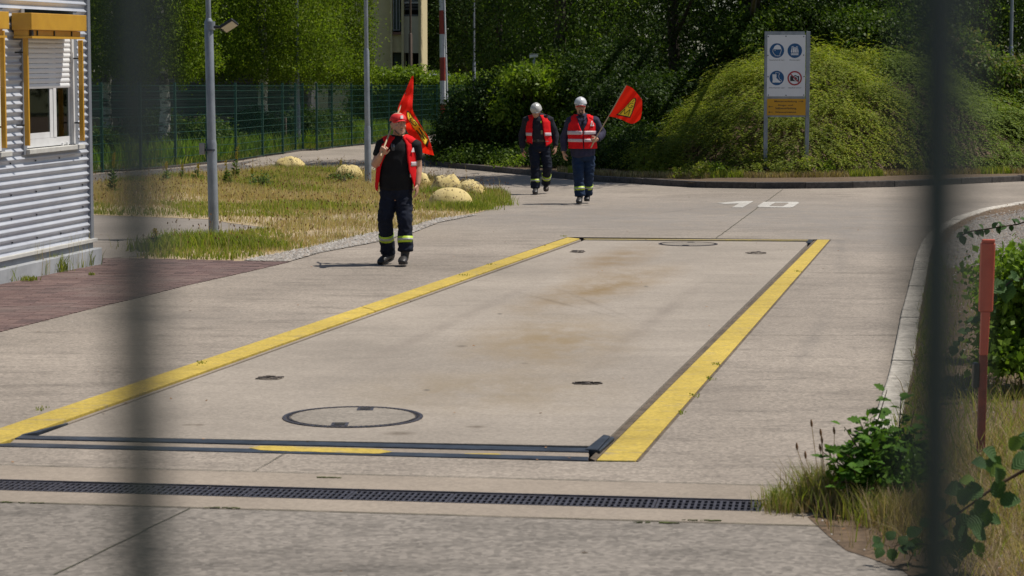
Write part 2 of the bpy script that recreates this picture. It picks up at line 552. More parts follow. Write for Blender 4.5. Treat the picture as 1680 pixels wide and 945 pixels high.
# ------------------------------------------------------------------ brick paving
BR = [(168, 424.5), (211, 424), (397, 428.5), (474, 430.5), (408, 446), (311, 467.5), (238, 486), (134, 511), (0, 545), (-40, 555), (-80, 478), (168, 434)]
brick_poly = GP(BR)
pav = tag(MB().poly([(p.x, p.y, 0.002) for p in brick_poly]).build('brick_paving', M_sand), kind='structure')
def brickmat():
    m, nt, b = newmat('paving_brick')
    oi = N_(nt, 'ShaderNodeObjectInfo'); g_ = N_(nt, 'ShaderNodeNewGeometry')
    w = N_(nt, 'ShaderNodeTexWhiteNoise', noise_dimensions='2D')
    v = N_(nt, 'ShaderNodeVectorMath', operation='SNAP'); v.inputs[1].default_value = (.2, .1, 1)
    nt.links.new(g_.outputs['Position'], v.inputs[0]); nt.links.new(v.outputs[0], w.inputs['Vector'])
    col = ramp(nt, w.outputs['Value'], [(0, (0.085, 0.053, 0.048)), (0.5, (0.125, 0.075, 0.066)), (1, (0.165, 0.105, 0.09))])
    n = nz(nt, coords(nt, (1, 1, 1), 'Position'), 0.9, 5)
    col = mix(nt, col, (0.19, 0.145, 0.125), ramp(nt, n, [(0.5, 0), (0.7, .55)]))
    nt.links.new(col, b.inputs['Base Color']); b.inputs['Roughness'].default_value = 0.85
    bump(nt, b, nz(nt, coords(nt, (1, 1, 1), 'Position'), 80, 3), .4, .004)
    return m
M_brick = brickmat()
bl, bw, gp = 0.20, 0.10, 0.005
mb = MB(); mb.box(-bl / 2 + gp / 2, bl / 2 - gp / 2, -bw / 2 + gp / 2, bw / 2 - gp / 2, -.02, 0)
bme = mb.mesh('brick'); bme.materials.append(M_brick)
xs = [p.x for p in brick_poly]; ys = [p.y for p in brick_poly]
cells = []
def row_span(y):
    """stretches of a course that lie inside the paved area"""
    X = []
    n = len(brick_poly)
    for i in range(n):
        p, q = brick_poly[i], brick_poly[(i + 1) % n]
        if (p.y > y) != (q.y > y): X.append(p.x + (q.x - p.x) * (y - p.y) / (q.y - p.y))
    X.sort(); return list(zip(X[::2], X[1::2]))
for j in range(int((max(ys) - min(ys)) / bw) + 1):
    y = min(ys) + j * bw
    for x0, x1 in row_span(y):
        k = math.floor((x0 - (bl / 2 if j % 2 else 0)) / bl)
        while True:
            a_ = k * bl + (bl / 2 if j % 2 else 0); b_ = a_ + bl; k += 1
            if a_ >= x1: break
            a_, b_ = max(a_, x0), min(b_, x1)
            if b_ - a_ > .03 and (b_ * F / y) > -860: cells.append(((a_ + b_) / 2, y, b_ - a_))
cells.sort(key=lambda c: c[1] ** 2 + c[0] ** 2)
rest = MB()
for i, (x, y, ln) in enumerate(cells):
    z = 0.006 + random.uniform(-.0008, .0008)
    if i < 300:
        o = bpy.data.objects.new('brick', bme); COL.objects.link(o); o.parent = pav
        o.location = (x, y, z); o.scale = ((ln - gp) / (bl - gp), 1, 1); o.rotation_euler = (random.uniform(-.004, .004), random.uniform(-.003, .003), random.uniform(-.02, .02))
    else:
        rest.obox((x, y, z - .01), (ln / 2 - gp / 2, 0, 0), (0, bw / 2 - gp / 2, random.uniform(-.0006, .0006)), (0, 0, .01))
if rest.v: tag(rest.build('far_bricks', M_brick, pav), kind='stuff')

# ------------------------------------------------------------------ weighbridge set into the road
wb = thing('weighbridge', G(560, 560), 'long concrete vehicle weighbridge deck set flush in the road between two yellow strips', 'weighbridge')
mb = MB(); hp = [Vector((p.x, p.y, 0)) for p in HOLE]
mb.poly([(p.x, p.y, -.16) for p in hp])
for i in range(len(hp)):
    a, b = hp[i], hp[(i + 1) % len(hp)]
    mb.add([(a.x, a.y, -.16), (b.x, b.y, -.16), (b.x, b.y, -.001), (a.x, a.y, -.001)], [(0, 1, 2, 3)])
mb.build('pit', M_dark, wb, fix=False)
M_cop = concrete('dirty_coping', (0.13, 0.10, 0.07), dark=.4, speck=1.0, streak=.8, fine=30)
def quad_part(name, pxs, m, z1=.002, z0=-.12, bev=.004):
    return MB().slab(GP(pxs), z0, z1).build(name, m, wb, bevel=bev)
def lerp2(a, b, t): return (a[0] + (b[0] - a[0]) * t, a[1] + (b[1] - a[1]) * t)
# yellow strips cut in two or three lengths
def lengths(name, o0, o1, i0, i1, cuts, m, z1):
    c = [0] + cuts + [1]
    o0, o1, i0, i1 = G(*o0), G(*o1), G(*i0), G(*i1)
    for t0, t1 in zip(c[:-1], c[1:]):
        e = 0.0005
        q = [o0.lerp(o1, t0 + e), o0.lerp(o1, t1 - e), i0.lerp(i1, t1 - e), i0.lerp(i1, t0 + e)]
        MB().slab(q, -.12, z1).build(name, m, wb, bevel=.004)
lengths('yellow_strip', (1042, 757), (1361, 393.3), (978, 756), (1341, 393.3), [.62], M_yel, .003)
lengths('yellow_strip', (-50, 719.5), (931, 389.6), (-40, 741), (951, 391.6), [.45, .8], M_yel, .003)
lengths('strip_edge', (1050, 757.3), (1364.5, 393.2), (1043, 757), (1361.5, 393.2), [.35, .7], M_cop, .001)
lengths('coping', (976, 754), (1340.5, 393.6), (967, 750), (1335, 393.7), [.5], M_cop, -.006)
lengths('coping', (20, 722), (951.5, 391.8), (29, 721.5), (953.5, 392.2), [.5], M_channel, -.008)
quad_part('far_strip', [(957, 391.6), (1334, 393.2), (1332, 394.6), (960, 393)], M_yelw)
deck_q = GP([(62, 714.5), (984, 731.5), (1327, 396.6), (958, 394.2)])
MB().slab(deck_q, -.12, 0.0).build('deck', M_deck, wb, bevel=.004)
quad_part('rail', [(34, 715.5), (966, 736.5), (966, 742.5), (24, 720.5)], M_steel, .006)
quad_part('rail', [(20, 715 + 13), (966, 751), (964, 756.5), (-34, 732.5)], M_steel, .006)
quad_part('infill', [(23, 721.3), (966, 743.3), (966, 750.2), (16, 727.2)], M_channel, 0.001)
# worn yellow paint on the infill
def blot(px0, px1, f, z, parent, m=M_yel):
    top, bot = [], []
    for i in range(25):
        t = i / 24; x = px0 + (px1 - px0) * t
        c, h = f(x, t); h *= min(1, math.sin(math.pi * t) * 3.2 + .05) * (1 + .12 * noise.noise((x * .05, 3, 0)))
        top.append((x, c - h)); bot.append((x, c + h))
    mb = MB(); pts = GP(top + bot[::-1], z); mb.poly(pts)
    return mb.build('paint_blot', m, parent)
blot(408, 643, lambda x, t: (733 + (x - 408) * .0285 + 1.2, 3.9 + .7 * noise.noise((x * .06, 9, 1))), .0072, wb)
blot(758, 822, lambda x, t: (745.4, 1.8), .0045, wb)
for q in ([(990, 716), (1001, 718), (980, 741), (960, 740)], [(1003, 718.5), (1008, 721), (984, 743), (981.5, 741.5)],
          [(60, 712), (112, 696), (100, 699), (34, 716)]):
    quad_part('corner_plate', q, M_steel, .012)
quad_part('corner_plate', [(1334, 394), (1326, 394), (1322, 399), (1330, 399)], M_steel, .008)

M_rustd = mat('rusty_iron', (0.10, 0.08, 0.065), (0.05, 0.04, 0.035), 25, .8)
M_lid = concrete('lid_concrete', (0.245, 0.215, 0.18), speck=.7)
def manhole(px, py, rad, label, nsl=2, n=40):
    c = G(px, py)
    t = thing('manhole_cover', c, label, 'manhole cover')
    def ring(r0, r1, z0, z1):
        mb = MB(); vs = []; fs = []
        for k in range(n):
            a = 2 * math.pi * k / n; u = Vector((math.cos(a), math.sin(a), 0))
            vs += [c + u * r0 + Vector((0, 0, z1)), c + u * r1 + Vector((0, 0, z1)), c + u * r1 + Vector((0, 0, z0))]
        for k in range(n):
            a, b = 3 * k, 3 * ((k + 1) % n)
            fs += [(a, a + 1, b + 1, b), (a + 1, a + 2, b + 2, b + 1)]
        return mb.add(vs, fs)
    mbr = ring(rad * .955, rad, 0, .006)
    mbr.build('frame_ring', M_iron, t)
    mb = ring(rad * .89, rad * .95, 0, .004)
    mb.build('lid_ring', M_rustd, t)
    mb = MB()
    for k in range(n * 2):
        a = 2 * math.pi * (k + .5) / (n * 2); u = Vector((math.cos(a), math.sin(a), 0)); s = Vector((-u.y, u.x, 0))
        mb.obox(c + u * rad * .922 + Vector((0, 0, .005)), s * rad * .016, u * rad * .018, (0, 0, .0025))
    tag(mb.build('studs', M_iron, t), kind='stuff')
    MB().poly([c + Vector((math.cos(2 * math.pi * k / n) * rad * .88, math.sin(2 * math.pi * k / n) * rad * .88, .005)) for k in range(n)]).build('concrete_infill', M_lid, t)
    for sgn in (-1, 1):
        for w, mt, z in ((1, M_iron, .005), (.62, M_dark, .007)):
            MB().obox(c + Vector((-.055 * -sgn, sgn * rad * .72, z)), (.05 * w * rad / .42, 0, 0), (0, .06 * w * rad / .42, 0), (0, 0, .002)).build('lifting_socket', mt, t)
manhole(579, 684.5, .425, 'large round manhole cover with concrete infill near the front rail')
manhole(1129, 400.5, .375, 'small looking round manhole cover at the far end of the deck')
def hatch(px, py, w, d, label):
    c = G(px, py)
    t = thing('access_cap', c, label, 'access cap')
    mb = MB(); n = 26
    pts = [c + Vector((math.cos(a) * w * (1 + .1 * noise.noise((math.cos(a) * 2, math.sin(a) * 2, px))), math.sin(a) * d, .004)) for a in [2 * math.pi * k / n for k in range(n)]]
    mb.poly(pts).build('patch', mat('worn_cap', (0.28, 0.23, 0.18), (0.13, 0.11, 0.09), 14, .9), t)
    mb = MB()
    for k in range(20):
        a = random.uniform(0, 6.28); r = random.uniform(.3, .95)
        p = c + Vector((math.cos(a) * w * r, math.sin(a) * d * r, .006)); s = random.uniform(.006, .02)
        mb.obox(p, (s * 1.8, 0, 0), (0, s, 0), (0, 0, .002))
    tag(mb.build('crust', M_rustd, t), kind='stuff')
hatch(443, 620.5, .09, .10, 'crumbling dark access cap in the deck, left of its middle')
hatch(965, 629, .10, .07, 'crumbling dark access cap in the deck beside the right yellow strip')
hatch(948, 413, .08, .2, 'small crusted access cap at the far left corner of the deck')
hatch(1241, 415, .12, .2, 'small crusted access cap at the far right corner of the deck')

# ------------------------------------------------------------------ slotted drain
dr = thing('slotted_drain', G(600, 812), 'dark cast iron slotted drain channel crossing the concrete before the weighbridge', 'drain')
mb = MB(); z = -.2
c4 = drain_hole
mb.poly([(p.x, p.y, z) for p in c4])
for i in range(4):
    a, b = c4[i], c4[(i + 1) % 4]; mb.add([(a.x, a.y, z), (b.x, b.y, z), (b.x, b.y, -.001), (a.x, a.y, -.001)], [(0, 1, 2, 3)])
mb.build('channel', M_dark, dr, fix=False)
import bmesh
def grate_mesh(L, W):
    nx = 16; rows = 3
    xs = [0]; bar = .013; pit_ = (L - bar) / nx
    for i in range(nx): xs += [bar + i * pit_, (i + 1) * pit_]
    xs = [0] + sum([[bar + i * pit_, (i + 1) * pit_] for i in range(nx)], []) + [L]
    e = .022; rh = (W - 2 * e - (rows - 1) * .014) / rows
    ysl = [0]; y = e
    for r in range(rows): ysl += [y, y + rh]; y += rh + .014
    ysl += [W]
    bm = bmesh.new()
    g_ = [[bm.verts.new((x - (0 if i in (0, len(xs) - 1) else 0), yy - W / 2, 0)) for yy in ysl] for i, x in enumerate(xs)]
    for i in range(len(xs) - 1):
        for j in range(len(ysl) - 1):
            if i % 2 == 1 and j % 2 == 1 and 0 < i < len(xs) - 2: continue
            bm.faces.new((g_[i][j], g_[i + 1][j], g_[i + 1][j + 1], g_[i][j + 1]))
    r = bmesh.ops.extrude_face_region(bm, geom=bm.faces[:])
    for v in [q for q in r['geom'] if isinstance(q, bmesh.types.BMVert)]: v.co.z -= .022
    bmesh.ops.recalc_face_normals(bm, faces=bm.faces[:])
    me = bpy.data.meshes.new('grate'); bm.to_mesh(me); bm.free(); me.materials.append(M_iron)
    return me
gm = grate_mesh(.494, .252)
ng = int(DL / .5)
for i in range(ng):
    o = bpy.data.objects.new('grate', gm); COL.objects.link(o); o.parent = dr
    o.location = DA + ddir * (DL - (i + 1) * .5) + Vector((0, 0, random.uniform(-.001, .001))) - WLOC[dr.name]
    o.rotation_euler = (0, 0, math.atan2(ddir.y, ddir.x))
for s in (-1, 1):
    MB().obox(DA + ddir * DL / 2 + dn * s * (DW - .009) + Vector((0, 0, -.008)), ddir * DL / 2, dn * .0065, (0, 0, .014)).build('edge_rail', M_iron, dr)

# ------------------------------------------------------------------ kerbs made of stones
def kerb(name, pts, w, h, side, step, m, z0=-.1, parent_label=None):
    """stones along a line; side: which way the kerb lies from its road edge"""
    root = thing(name, pts[0], *parent_label)
    P = [Vector(p) for p in pts]
    seg = [0]
    for a, b in zip(P[:-1], P[1:]): seg.append(seg[-1] + (b - a).length)
    def at(s):
        for i in range(len(P) - 1):
            if s <= seg[i + 1] or i == len(P) - 2:
                return P[i].lerp(P[i + 1], (s - seg[i]) / (seg[i + 1] - seg[i]))
    n = int(seg[-1] / step)
    e = .006
    for k in range(n):
        a, b = at(k * step + e), at((k + 1) * step - e)
        d = (b - a).normalized()
        na = Vector((d.y, -d.x, 0)) * side
        dz = random.uniform(-.006, .006)
        q = [a, b, b + na * w, a + na * w]
        MB().slab(q, z0, h + dz).build('kerb_stone', m, root, bevel=.012)
    return root
kerb('pale_kerb', GP(KERB_R), .155, .03, 1, 1.0, M_kerbL, parent_label=('pale speckled kerb curving along the right side of the road', 'kerb'))
kerb('dark_kerb', GP(KERB_B), .15, .125, 1, 1.0, M_kerbD, parent_label=('dark weathered kerb at the foot of the planted mound beyond the road', 'kerb'))
kerb('fence_kerb', [p + Vector((0, .0, 0)) for p in GP(FENCE[1:18])], .08, .05, -1, 1.3, M_kerbD, parent_label=('low concrete edging under the green mesh fence', 'kerb'))

# ------------------------------------------------------------------ verges
VR = [G(1372, 850), G(1400, 877), G(1431, 905), G(1478, 917), G(1530, 940), G(1560, 960), G(1600, 1500), G(2600, 1500), G(2400, 700), G(1900, 319)]
kr = GP(KERB_R)
VR = [p + Vector((-.13 + .05 * noise.noise(p * 4), 0, 0)) for p in VR]
verge = VR + [p + Vector((.14, 0, 0)) for p in kr[::-1]] + [G(1392, 830)]
flat('right_verge', verge, 0.0065, M_soil)
flat('gravel_patch', GP([(1552, 400), (1570, 377), (1600, 362), (1690, 345), (1800, 345), (1800, 420), (1660, 428), (1560, 440), (1530, 430)], .010), .010, concrete('darker_gravel', (0.19, 0.17, 0.15), dark=.5, speck=1.0, fine=30))  # gravel in a darker grey than the strip on the island
bk = GP(KERB_B)
bv = [p + Vector((0, .13, 0)) for p in bk] + GP([(700, 250), (716, 238), (727, 226), (726, 219)]) + [Vector((-4, 140, 0)), Vector((60, 140, 0)), Vector((60, 44, 0))]
flat('planted_verge', bv, 0.10, M_soil)
fn = GP([(x, y - .5) for x, y in FENCE[:17]])
flat('meadow', [Vector((-30, fn[0].y - 2, 0))] + fn + GP([(728, 219)]) + [Vector((-4, 140, 0)), Vector((-60, 140, 0)), Vector((-60, 45, 0))], 0.03, M_meadow)

# road number
def stroke_poly(name, pts, z, m): 
    o = MB().poly(GP(pts, z)).build(name, m); return o
num = thing('speed_marking', G(1250, 336), 'white speed number 10 painted on the road before the mound', 'road marking')
def Q(x, y): return (1060 + x / 4.94, 310 + y / 4.94)
MB().poly(GP([Q(575, 114), Q(770, 98), Q(872, 98), Q(782, 150), Q(695, 150), Q(752, 117), Q(640, 121)], .005)).build('digit_one', M_white, num)
mb = MB()
outer = [Q(955, 104), Q(1225, 104), Q(1242, 112), Q(1190, 146), Q(1170, 150), Q(915, 147), Q(900, 139)]
inner = [Q(1045, 111), Q(1150, 111), Q(1155, 115), Q(1115, 138), Q(1100, 141), Q(1002, 139), Q(1000, 136)]
o3, i3 = GP(outer, .005), GP(inner, .005)
n = 7
mb.add(o3 + i3, [(i, (i + 1) % n, (i + 1) % n + n, i + n) for i in range(n)])
mb.build('digit_zero', M_white, num)
# ------------------------------------------------------------------ metal clad building on the left
M_clad = mat('painted_cladding', (0.55, 0.57, 0.61), (0.46, 0.48, 0.53), 3, 0.36, 0.2, bmp=.05, spec=.6)
M_flash = mat('grey_flashing', (0.27, 0.29, 0.33), (0.22, 0.235, 0.27), 4, 0.45, 0.3, bmp=.05)
M_plinth = mat('plinth_concrete', (0.36, 0.375, 0.39), (0.27, 0.28, 0.29), 5, 0.85)
M_blind = mat('orange_blind_case', (0.62, 0.34, 0.035), (0.54, 0.28, 0.03), 5, 0.3, .1, bmp=.04)
M_pvc = mat('white_window_frame', (0.72, 0.72, 0.72), (0.62, 0.62, 0.62), 4, 0.35, bmp=.03)
M_slat = mat('white_shutter', (0.80, 0.80, 0.80), (0.74, 0.74, 0.75), 4, 0.4, bmp=.03)
M_sill = mat('pale_sill', (0.55, 0.54, 0.50), (0.45, 0.44, 0.41), 6, 0.5)
M_wood = mat('brown_blind_slat', (0.42, 0.19, 0.07), (0.32, 0.13, 0.05), 6, 0.5)
M_black = mat('black_plastic', (0.018, 0.018, 0.02), (0.012, 0.012, 0.013), 6, 0.45)
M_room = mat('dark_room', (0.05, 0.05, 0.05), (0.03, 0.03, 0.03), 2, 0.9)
def glassmat():
    m, nt, b = newmat('window_glass')
    b.inputs['Base Color'].default_value = (.02, .03, .03, 1); b.inputs['Roughness'].default_value = .03
    b.inputs['Specular IOR Level'].default_value = .8
    t = N_(nt, 'ShaderNodeBsdfTransparent'); t.inputs[0].default_value = (.75, .82, .78, 1)
    g_ = N_(nt, 'ShaderNodeBsdfGlossy'); g_.inputs['Roughness'].default_value = .02
    lw = N_(nt, 'ShaderNodeFresnel'); lw.inputs[0].default_value = 1.5
    ms = N_(nt, 'ShaderNodeMixShader'); nt.links.new(lw.outputs[0], ms.inputs[0])
    nt.links.new(t.outputs[0], ms.inputs[1]); nt.links.new(g_.outputs[0], ms.inputs[2])
    nt.links.new(ms.outputs[0], nt.nodes['Material Output'].inputs['Surface'])
    return m
M_glass = glassmat()

WA = math.atan(750 / F)
Wd = Vector((math.sin(WA), math.cos(WA), .013)); Wn = Vector((math.cos(WA), -math.sin(WA), 0)); Wz = Vector((0, 0, 1))
WO = G(168, 433)
def W(u, v, n): return WO - Wd * u + Wz * v + Wn * n
def wp(px, py, n):
    """photo position -> (u, v) on the wall plane standing n proud"""
    d = ray(px, py); o = Vector((0, 0, CAM_H)); q = WO + Wn * n
    t = (q - o).dot(Wn) / d.dot(Wn); p = o + d * t - q
    u = -(p - Wz * p.z).dot(Vector((Wd.x, Wd.y, 0)))
    return u, p.z + Wd.z * u
def wbox(mb, u0, u1, v0, v1, n0, n1):
    q = [W(u0, v0, n0), W(u1, v0, n0), W(u1, v0, n1), W(u0, v0, n1), W(u0, v1, n0), W(u1, v1, n0), W(u1, v1, n1), W(u0, v1, n1)]
    return mb.hexa(q)
bd = thing('clad_building', WO - Wd * 2, 'single storey building clad in grey corrugated metal with orange window blinds', 'building')
WN = -.10
uE = wp(150, 390, WN)[0]
def corr(name, u0, u1, v0, v1, n=WN):
    pitch = .0815; amp = .0135; k = int((v1 - v0) / pitch * 10) + 1
    mb = MB(); vs = []
    for i in range(k + 1):
        v = v0 + (v1 - v0) * i / k
        ph = (v / pitch) % 1.0
        d = amp * (2 * math.exp(-((ph - .5) / .23) ** 2) - 1)
        vs += [W(u0, v, n + d), W(u1, v, n + d)]
    mb.add(vs, [(2 * i, 2 * i + 1, 2 * i + 3, 2 * i + 2) for i in range(k)])
    o = mb.build(name, M_clad, bd, fix=False)
    o.data.polygons.foreach_set('use_smooth', [True] * len(o.data.polygons))
    return o
uL = wp(35, 150, WN)[0]                         # seam left of the window
uR0 = wp(126.5, 150, WN)[0]                     # right end of the window recess
v_sill = wp(88, 246, WN)[1]; v_top = wp(90, 17, WN)[1]; v_base = wp(100, 402, WN)[1]
u2 = wp(0, 150, WN)[0] + .0
vP = wp(100, 421, 0)[1]
PL = -12.0
corr('corrugated_sheet', uE + .02, 9.0, v_base, v_sill)
corr('corrugated_sheet', uE + .02, 9.0, v_top, 3.9)
corr('corrugated_sheet', uE + .02, uR0, v_sill, v_top)
u2R = wp(5.5, 150, WN)[0]                        # right edge of the second window
corr('corrugated_sheet', uL, u2R, v_sill, v_top)
corr('corrugated_sheet', u2R + 1.25, 9.0, v_sill, v_top)
# back and end walls, roof
m = MB(); wbox(m, uE - .02, uE + .0, -.05, 3.9, -6, WN + .0).build('end_wall', M_flash, bd)
m = MB(); wbox(m, uE + .02, 9, -.05, 3.9, -6, -5.9).build('back_wall', M_flash, bd)
m = MB(); wbox(m, uE - .05, 9.05, 3.9, 4.05, -6.05, WN + .08).build('roof', M_flash, bd, bevel=.02)
m = MB(); wbox(m, uE - .022, uE + .055, v_base - .03, 3.9, WN - .03, WN + .024).build('corner_flashing', M_flash, bd, bevel=.003)
m = MB(); wbox(m, uE - .06, 9, v_base - .035, v_base + .005, WN - .02, WN + .05).build('drip_flashing', M_sill, bd, bevel=.004)
m = MB(); wbox(m, uE - .015, 9, vP, v_base - .036, -.5, WN + .012).build('base_sheet', M_flash, bd)
m = MB(); wbox(m, 0, 9, -.3, vP, -6, 0).build('plinth', M_plinth, bd, bevel=.008)
mb = MB()
for k in range(16):
    for vv in (vP + .09,):
        wbox(mb, uE + .15 + k * .35, uE + .165 + k * .35, vv, vv + .015, WN + .012, WN + .018)
tag(mb.build('screws', M_black, bd), kind='stuff')
mb = MB()
for k in range(9):
    for r_ in range(4):
        vv = math.floor((v_base + .12 + r_ * .28) / .0815) * .0815
        uu = uE + .2 + k * .62
        wbox(mb, uu, uu + .014, vv, vv + .014, WN - .012, WN + .0)
tag(mb.build('screws', M_black, bd), kind='stuff')

def window(uR, uLf, second=False):
    """window recess between uR (far end) and uLf (near end)"""
    w = uLf - uR
    m = MB(); wbox(m, uR - .0, uR + .085, v_sill, v_top, WN - .1, WN + .006).build('jamb_flashing', M_flash, bd)
    m = MB(); wbox(m, uLf - .03, uLf, v_sill, v_top, WN - .1, WN + .016).build('jamb_flashing', M_flash, bd)
    fr = thing_part('window', bd)
    vf0, vf1 = v_sill + .045, v_top - .05
    n0, n1 = WN - .055, WN - .022
    a, b = uR + .09, uLf - .035
    MB_(lambda q: wbox(q, a - .003, a + .05, vf0, vf1, n0, n1 + .03), 'guide_channel', M_pvc, fr)
    MB_(lambda q: wbox(q, a + .055, a + .10, vf0, vf1, n0, n1), 'frame_post', M_pvc, fr)
    MB_(lambda q: wbox(q, b - .06, b, vf0, vf1, n0, n1), 'frame_post', M_pvc, fr)
    mid = a + .10 + (b - a) * .27
    MB_(lambda q: wbox(q, mid, mid + .075, vf0 + .09, vf1, n0, n1 + .008), 'mullion', M_pvc, fr)
    MB_(lambda q: wbox(q, mid + .08, mid + .16, vf0 + .09, vf1, n0, n1 + .002), 'sash_stile', M_pvc, fr)
    MB_(lambda q: wbox(q, a + .055, b, vf0, vf0 + .088, n0, n1 + .004), 'bottom_rail', M_pvc, fr)
    MB_(lambda q: wbox(q, mid + .165, b - .062, vf0 + .09, vf0 + .15, n0, n1 - .001), 'sash_rail', M_pvc, fr)
    MB_(lambda q: wbox(q, a + .10, mid, vf0 + .09, vf1, n1 - .008, n1 - .004), 'pane', M_glass, fr)
    MB_(lambda q: wbox(q, mid + .16, b - .06, vf0 + .15, vf1, n1 - .009, n1 - .005), 'pane', M_glass, fr)
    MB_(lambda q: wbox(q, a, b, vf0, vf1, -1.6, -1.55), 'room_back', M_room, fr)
    hh = (vf1 - vf0)
    for k in range(14):
        vv = vf0 + .08 + k * .075
        MB_(lambda q: wbox(q, mid + .12, b - .03, vv, vv + .046, n1 - .018, n1 - .012), 'inner_blind_slat', M_wood, fr)
    # roller shutter, half down
    sh = thing_part('roller_shutter', bd)
    vs0 = wp(100, 144, WN - .03)[1]; ns = 14
    top = vf1 - .02; hs = .0535; k = 0; vv = vs0
    while vv < top:
        m_ = MB(); v1_ = min(vv + hs - .0035, top)
        vs_ = []
        for i in range(5):
            t = i / 4; dd = .007 * math.sin(math.pi * t)
            vs_ += [W(a + .045, vv + (v1_ - vv) * t, n1 + .008 + dd), W(b, vv + (v1_ - vv) * t, n1 + .008 + dd)]
        vs_ += [W(a + .045, vv, n1 + .002), W(b, vv, n1 + .002), W(b, v1_, n1 + .002), W(a + .045, v1_, n1 + .002)]
        m_.add(vs_, [(2 * i, 2 * i + 1, 2 * i + 3, 2 * i + 2) for i in range(4)] + [(0, 10, 11, 1), (10, 13, 12, 11), (8, 9, 12, 13)])
        m_.build('shutter_slat', M_slat, sh); vv += hs
    # sill
    m = MB(); wbox(m, uR - .06, uLf + .0, v_sill - .015, v_sill + .035, WN - .08, WN + .06).build('sill', M_sill, bd, bevel=.005)
    for k in range(3):
        m = MB(); wbox(m, a + .02 + k * .13, a + .055 + k * .13, v_sill + .035, v_sill + .07, WN - .034, WN - .005).build('sill_bracket', M_pvc, bd, bevel=.004)

def thing_part(name, parent):
    """an empty that groups sub-parts of a part, at the parent's place"""
    o = bpy.data.objects.new(name, None); COL.objects.link(o); o.parent = parent; o.empty_display_size = .1
    WLOC[o.name] = WLOC[parent.name]
    return o
def MB_(f, name, m, parent, **kw):
    q = MB(); f(q); return q.build(name, m, parent, **kw)
uWL = wp(38.5, 150, WN)[0]
window(uR0, uWL)
window(u2R, u2R + 1.25)
# the first window's seam flashing
m = MB(); wbox(m, uWL, uL, v_sill - .02, v_top, WN - .02, WN + .018).build('seam_flashing', M_flash, bd)

def blind(uF, uN, vb0, vb1, nF):
    bl_ = thing_part('blind_case', bd)
    MB_(lambda q: wbox(q, uF, uN, vb0, vb1, WN + .02, nF), 'case', M_blind, bl_, bevel=.006)
    MB_(lambda q: wbox(q, uF + .06, uN - .03, vb0 - .06, vb0 - .002, WN + .03, nF - .05), 'lower_box', M_blind, bl_)
    for t in (.18, .5, .8):
        uu = uF + .05 + (uN - uF) * t
        MB_(lambda q: wbox(q, uu - .008, uu + .008, vb0 - .055, vb0 - .004, nF - .05, nF - .038), 'hook', M_black, bl_)
    MB_(lambda q: wbox(q, uF + .05, uN - .02, vb0 - .085, vb0 - .062, WN + .03, nF - .005), 'bottom_bar', M_blind, bl_)
    MB_(lambda q: wbox(q, uN - .09, uN - .05, vb0 - .06, vb0, WN + .03, nF - .02), 'end_bracket', M_black, bl_)
NF = WN + .24
uF, vb1 = wp(142, 25, NF); uN, _ = wp(51.5, 20, NF); vb0 = wp(142, 51.5, NF)[1]
blind(uF, uN, vb0, vb1, NF)
uF2 = wp(15, 20, NF)[0]
blind(uF2, uF2 + (uN - uF), vb0, vb1, NF)
def rail(pxt, pyt, pxb, pyb, n):
    u, v1 = wp(pxt, pyt, n); u_, v0 = wp(pxb, pyb, n); u = (u + u_) / 2
    MB_(lambda q: wbox(q, u - .016, u + .016, v0, v1, n - .03, n + .02), 'guide_rail', M_blind, bd, bevel=.004)
    for f in (.18, .82):
        v = v0 + (v1 - v0) * f
        MB_(lambda q: wbox(q, u - .006, u + .006, v - .008, v + .008, WN + .005, n - .031), 'rail_bracket', M_black, bd)
rail(41.5, 52, 47, 239, WN + .13); rail(131.5, 66, 137, 231, WN + .10)
rail(4, 50, 8, 243, WN + .10)

# ------------------------------------------------------------------ lamp posts and masts
def post(px, py_base, Y, secs, label, cat='lamp post', name='lamp_post', m=None, group=None, tilt=0, z0=0.0):
    """secs: list of (z_top, radius)"""
    b = A(px, py_base, Y); b.z = z0
    t = thing(name, b, label, cat, group)
    z = z0 - .1; up = Vector((tilt, 0, 1))
    for i, (zt, r) in enumerate(secs):
        mb = MB()
        pts = [b + up * (z - z0), b + up * (zt - z0)]; rr = [r, r * .985]
        if i + 1 < len(secs): pts += [b + up * (zt - z0 + .05)]; rr += [secs[i + 1][1]]
        mb.tube(pts, rr, 16)
        mb.build('pole' if i == 0 else 'upper_pole', m or M_galv, t, smooth=True)
        z = zt + (.05 if i + 1 < len(secs) else 0)
    return t, b
YA = G(351, 391).y; YAs = 3600 / YA
pa, ba = post(351, 391, YA, [(1.24, .067), (2.82, .058), (6.0, .034)], 'thick grey lamp post standing in the grass beside the driveway, floodlight on it', tilt=-.012)
c = A(345, 246, YA - .01)
MB().tube([c + Vector((0, 0, -.012)), c + Vector((0, 0, .012))], .074, 16).build('clamp_band', M_steel, pa, smooth=True)
MB().box(c.x - .14, c.x - .07, c.y - .05, c.y + .05, c.z - .06, c.z + .09).build('junction_box', mat('grey_box', (0.33, .33, .32)), pa, bevel=.008)
c = A(345, 43, YA)
fl = thing('floodlight', A(352, 44, YA - .05), 'black rectangular floodlight clamped to the thick lamp post', 'floodlight')
MB().tube([c + Vector((0, 0, -.045)), c + Vector((0, 0, .06))], .064, 16).build('clamp', M_galv, fl, smooth=True)
MB().tube([A(351, 44.5, YA - .08), A(363, 44.5, YA - .1)], .02, 8).build('arm', M_black, fl)
fd = Vector((.86, -.2, .52)).normalized(); fn_ = Vector((.45, -.55, -.7)); fn_ = (fn_ - fd * fn_.dot(fd)).normalized(); fs = fd.cross(fn_)
hc = A(375.5, 42, YA - .13)
MB().obox(hc, fd * .105, fs * .085, fn_ * -.018).build('housing', M_black, fl, bevel=.01)
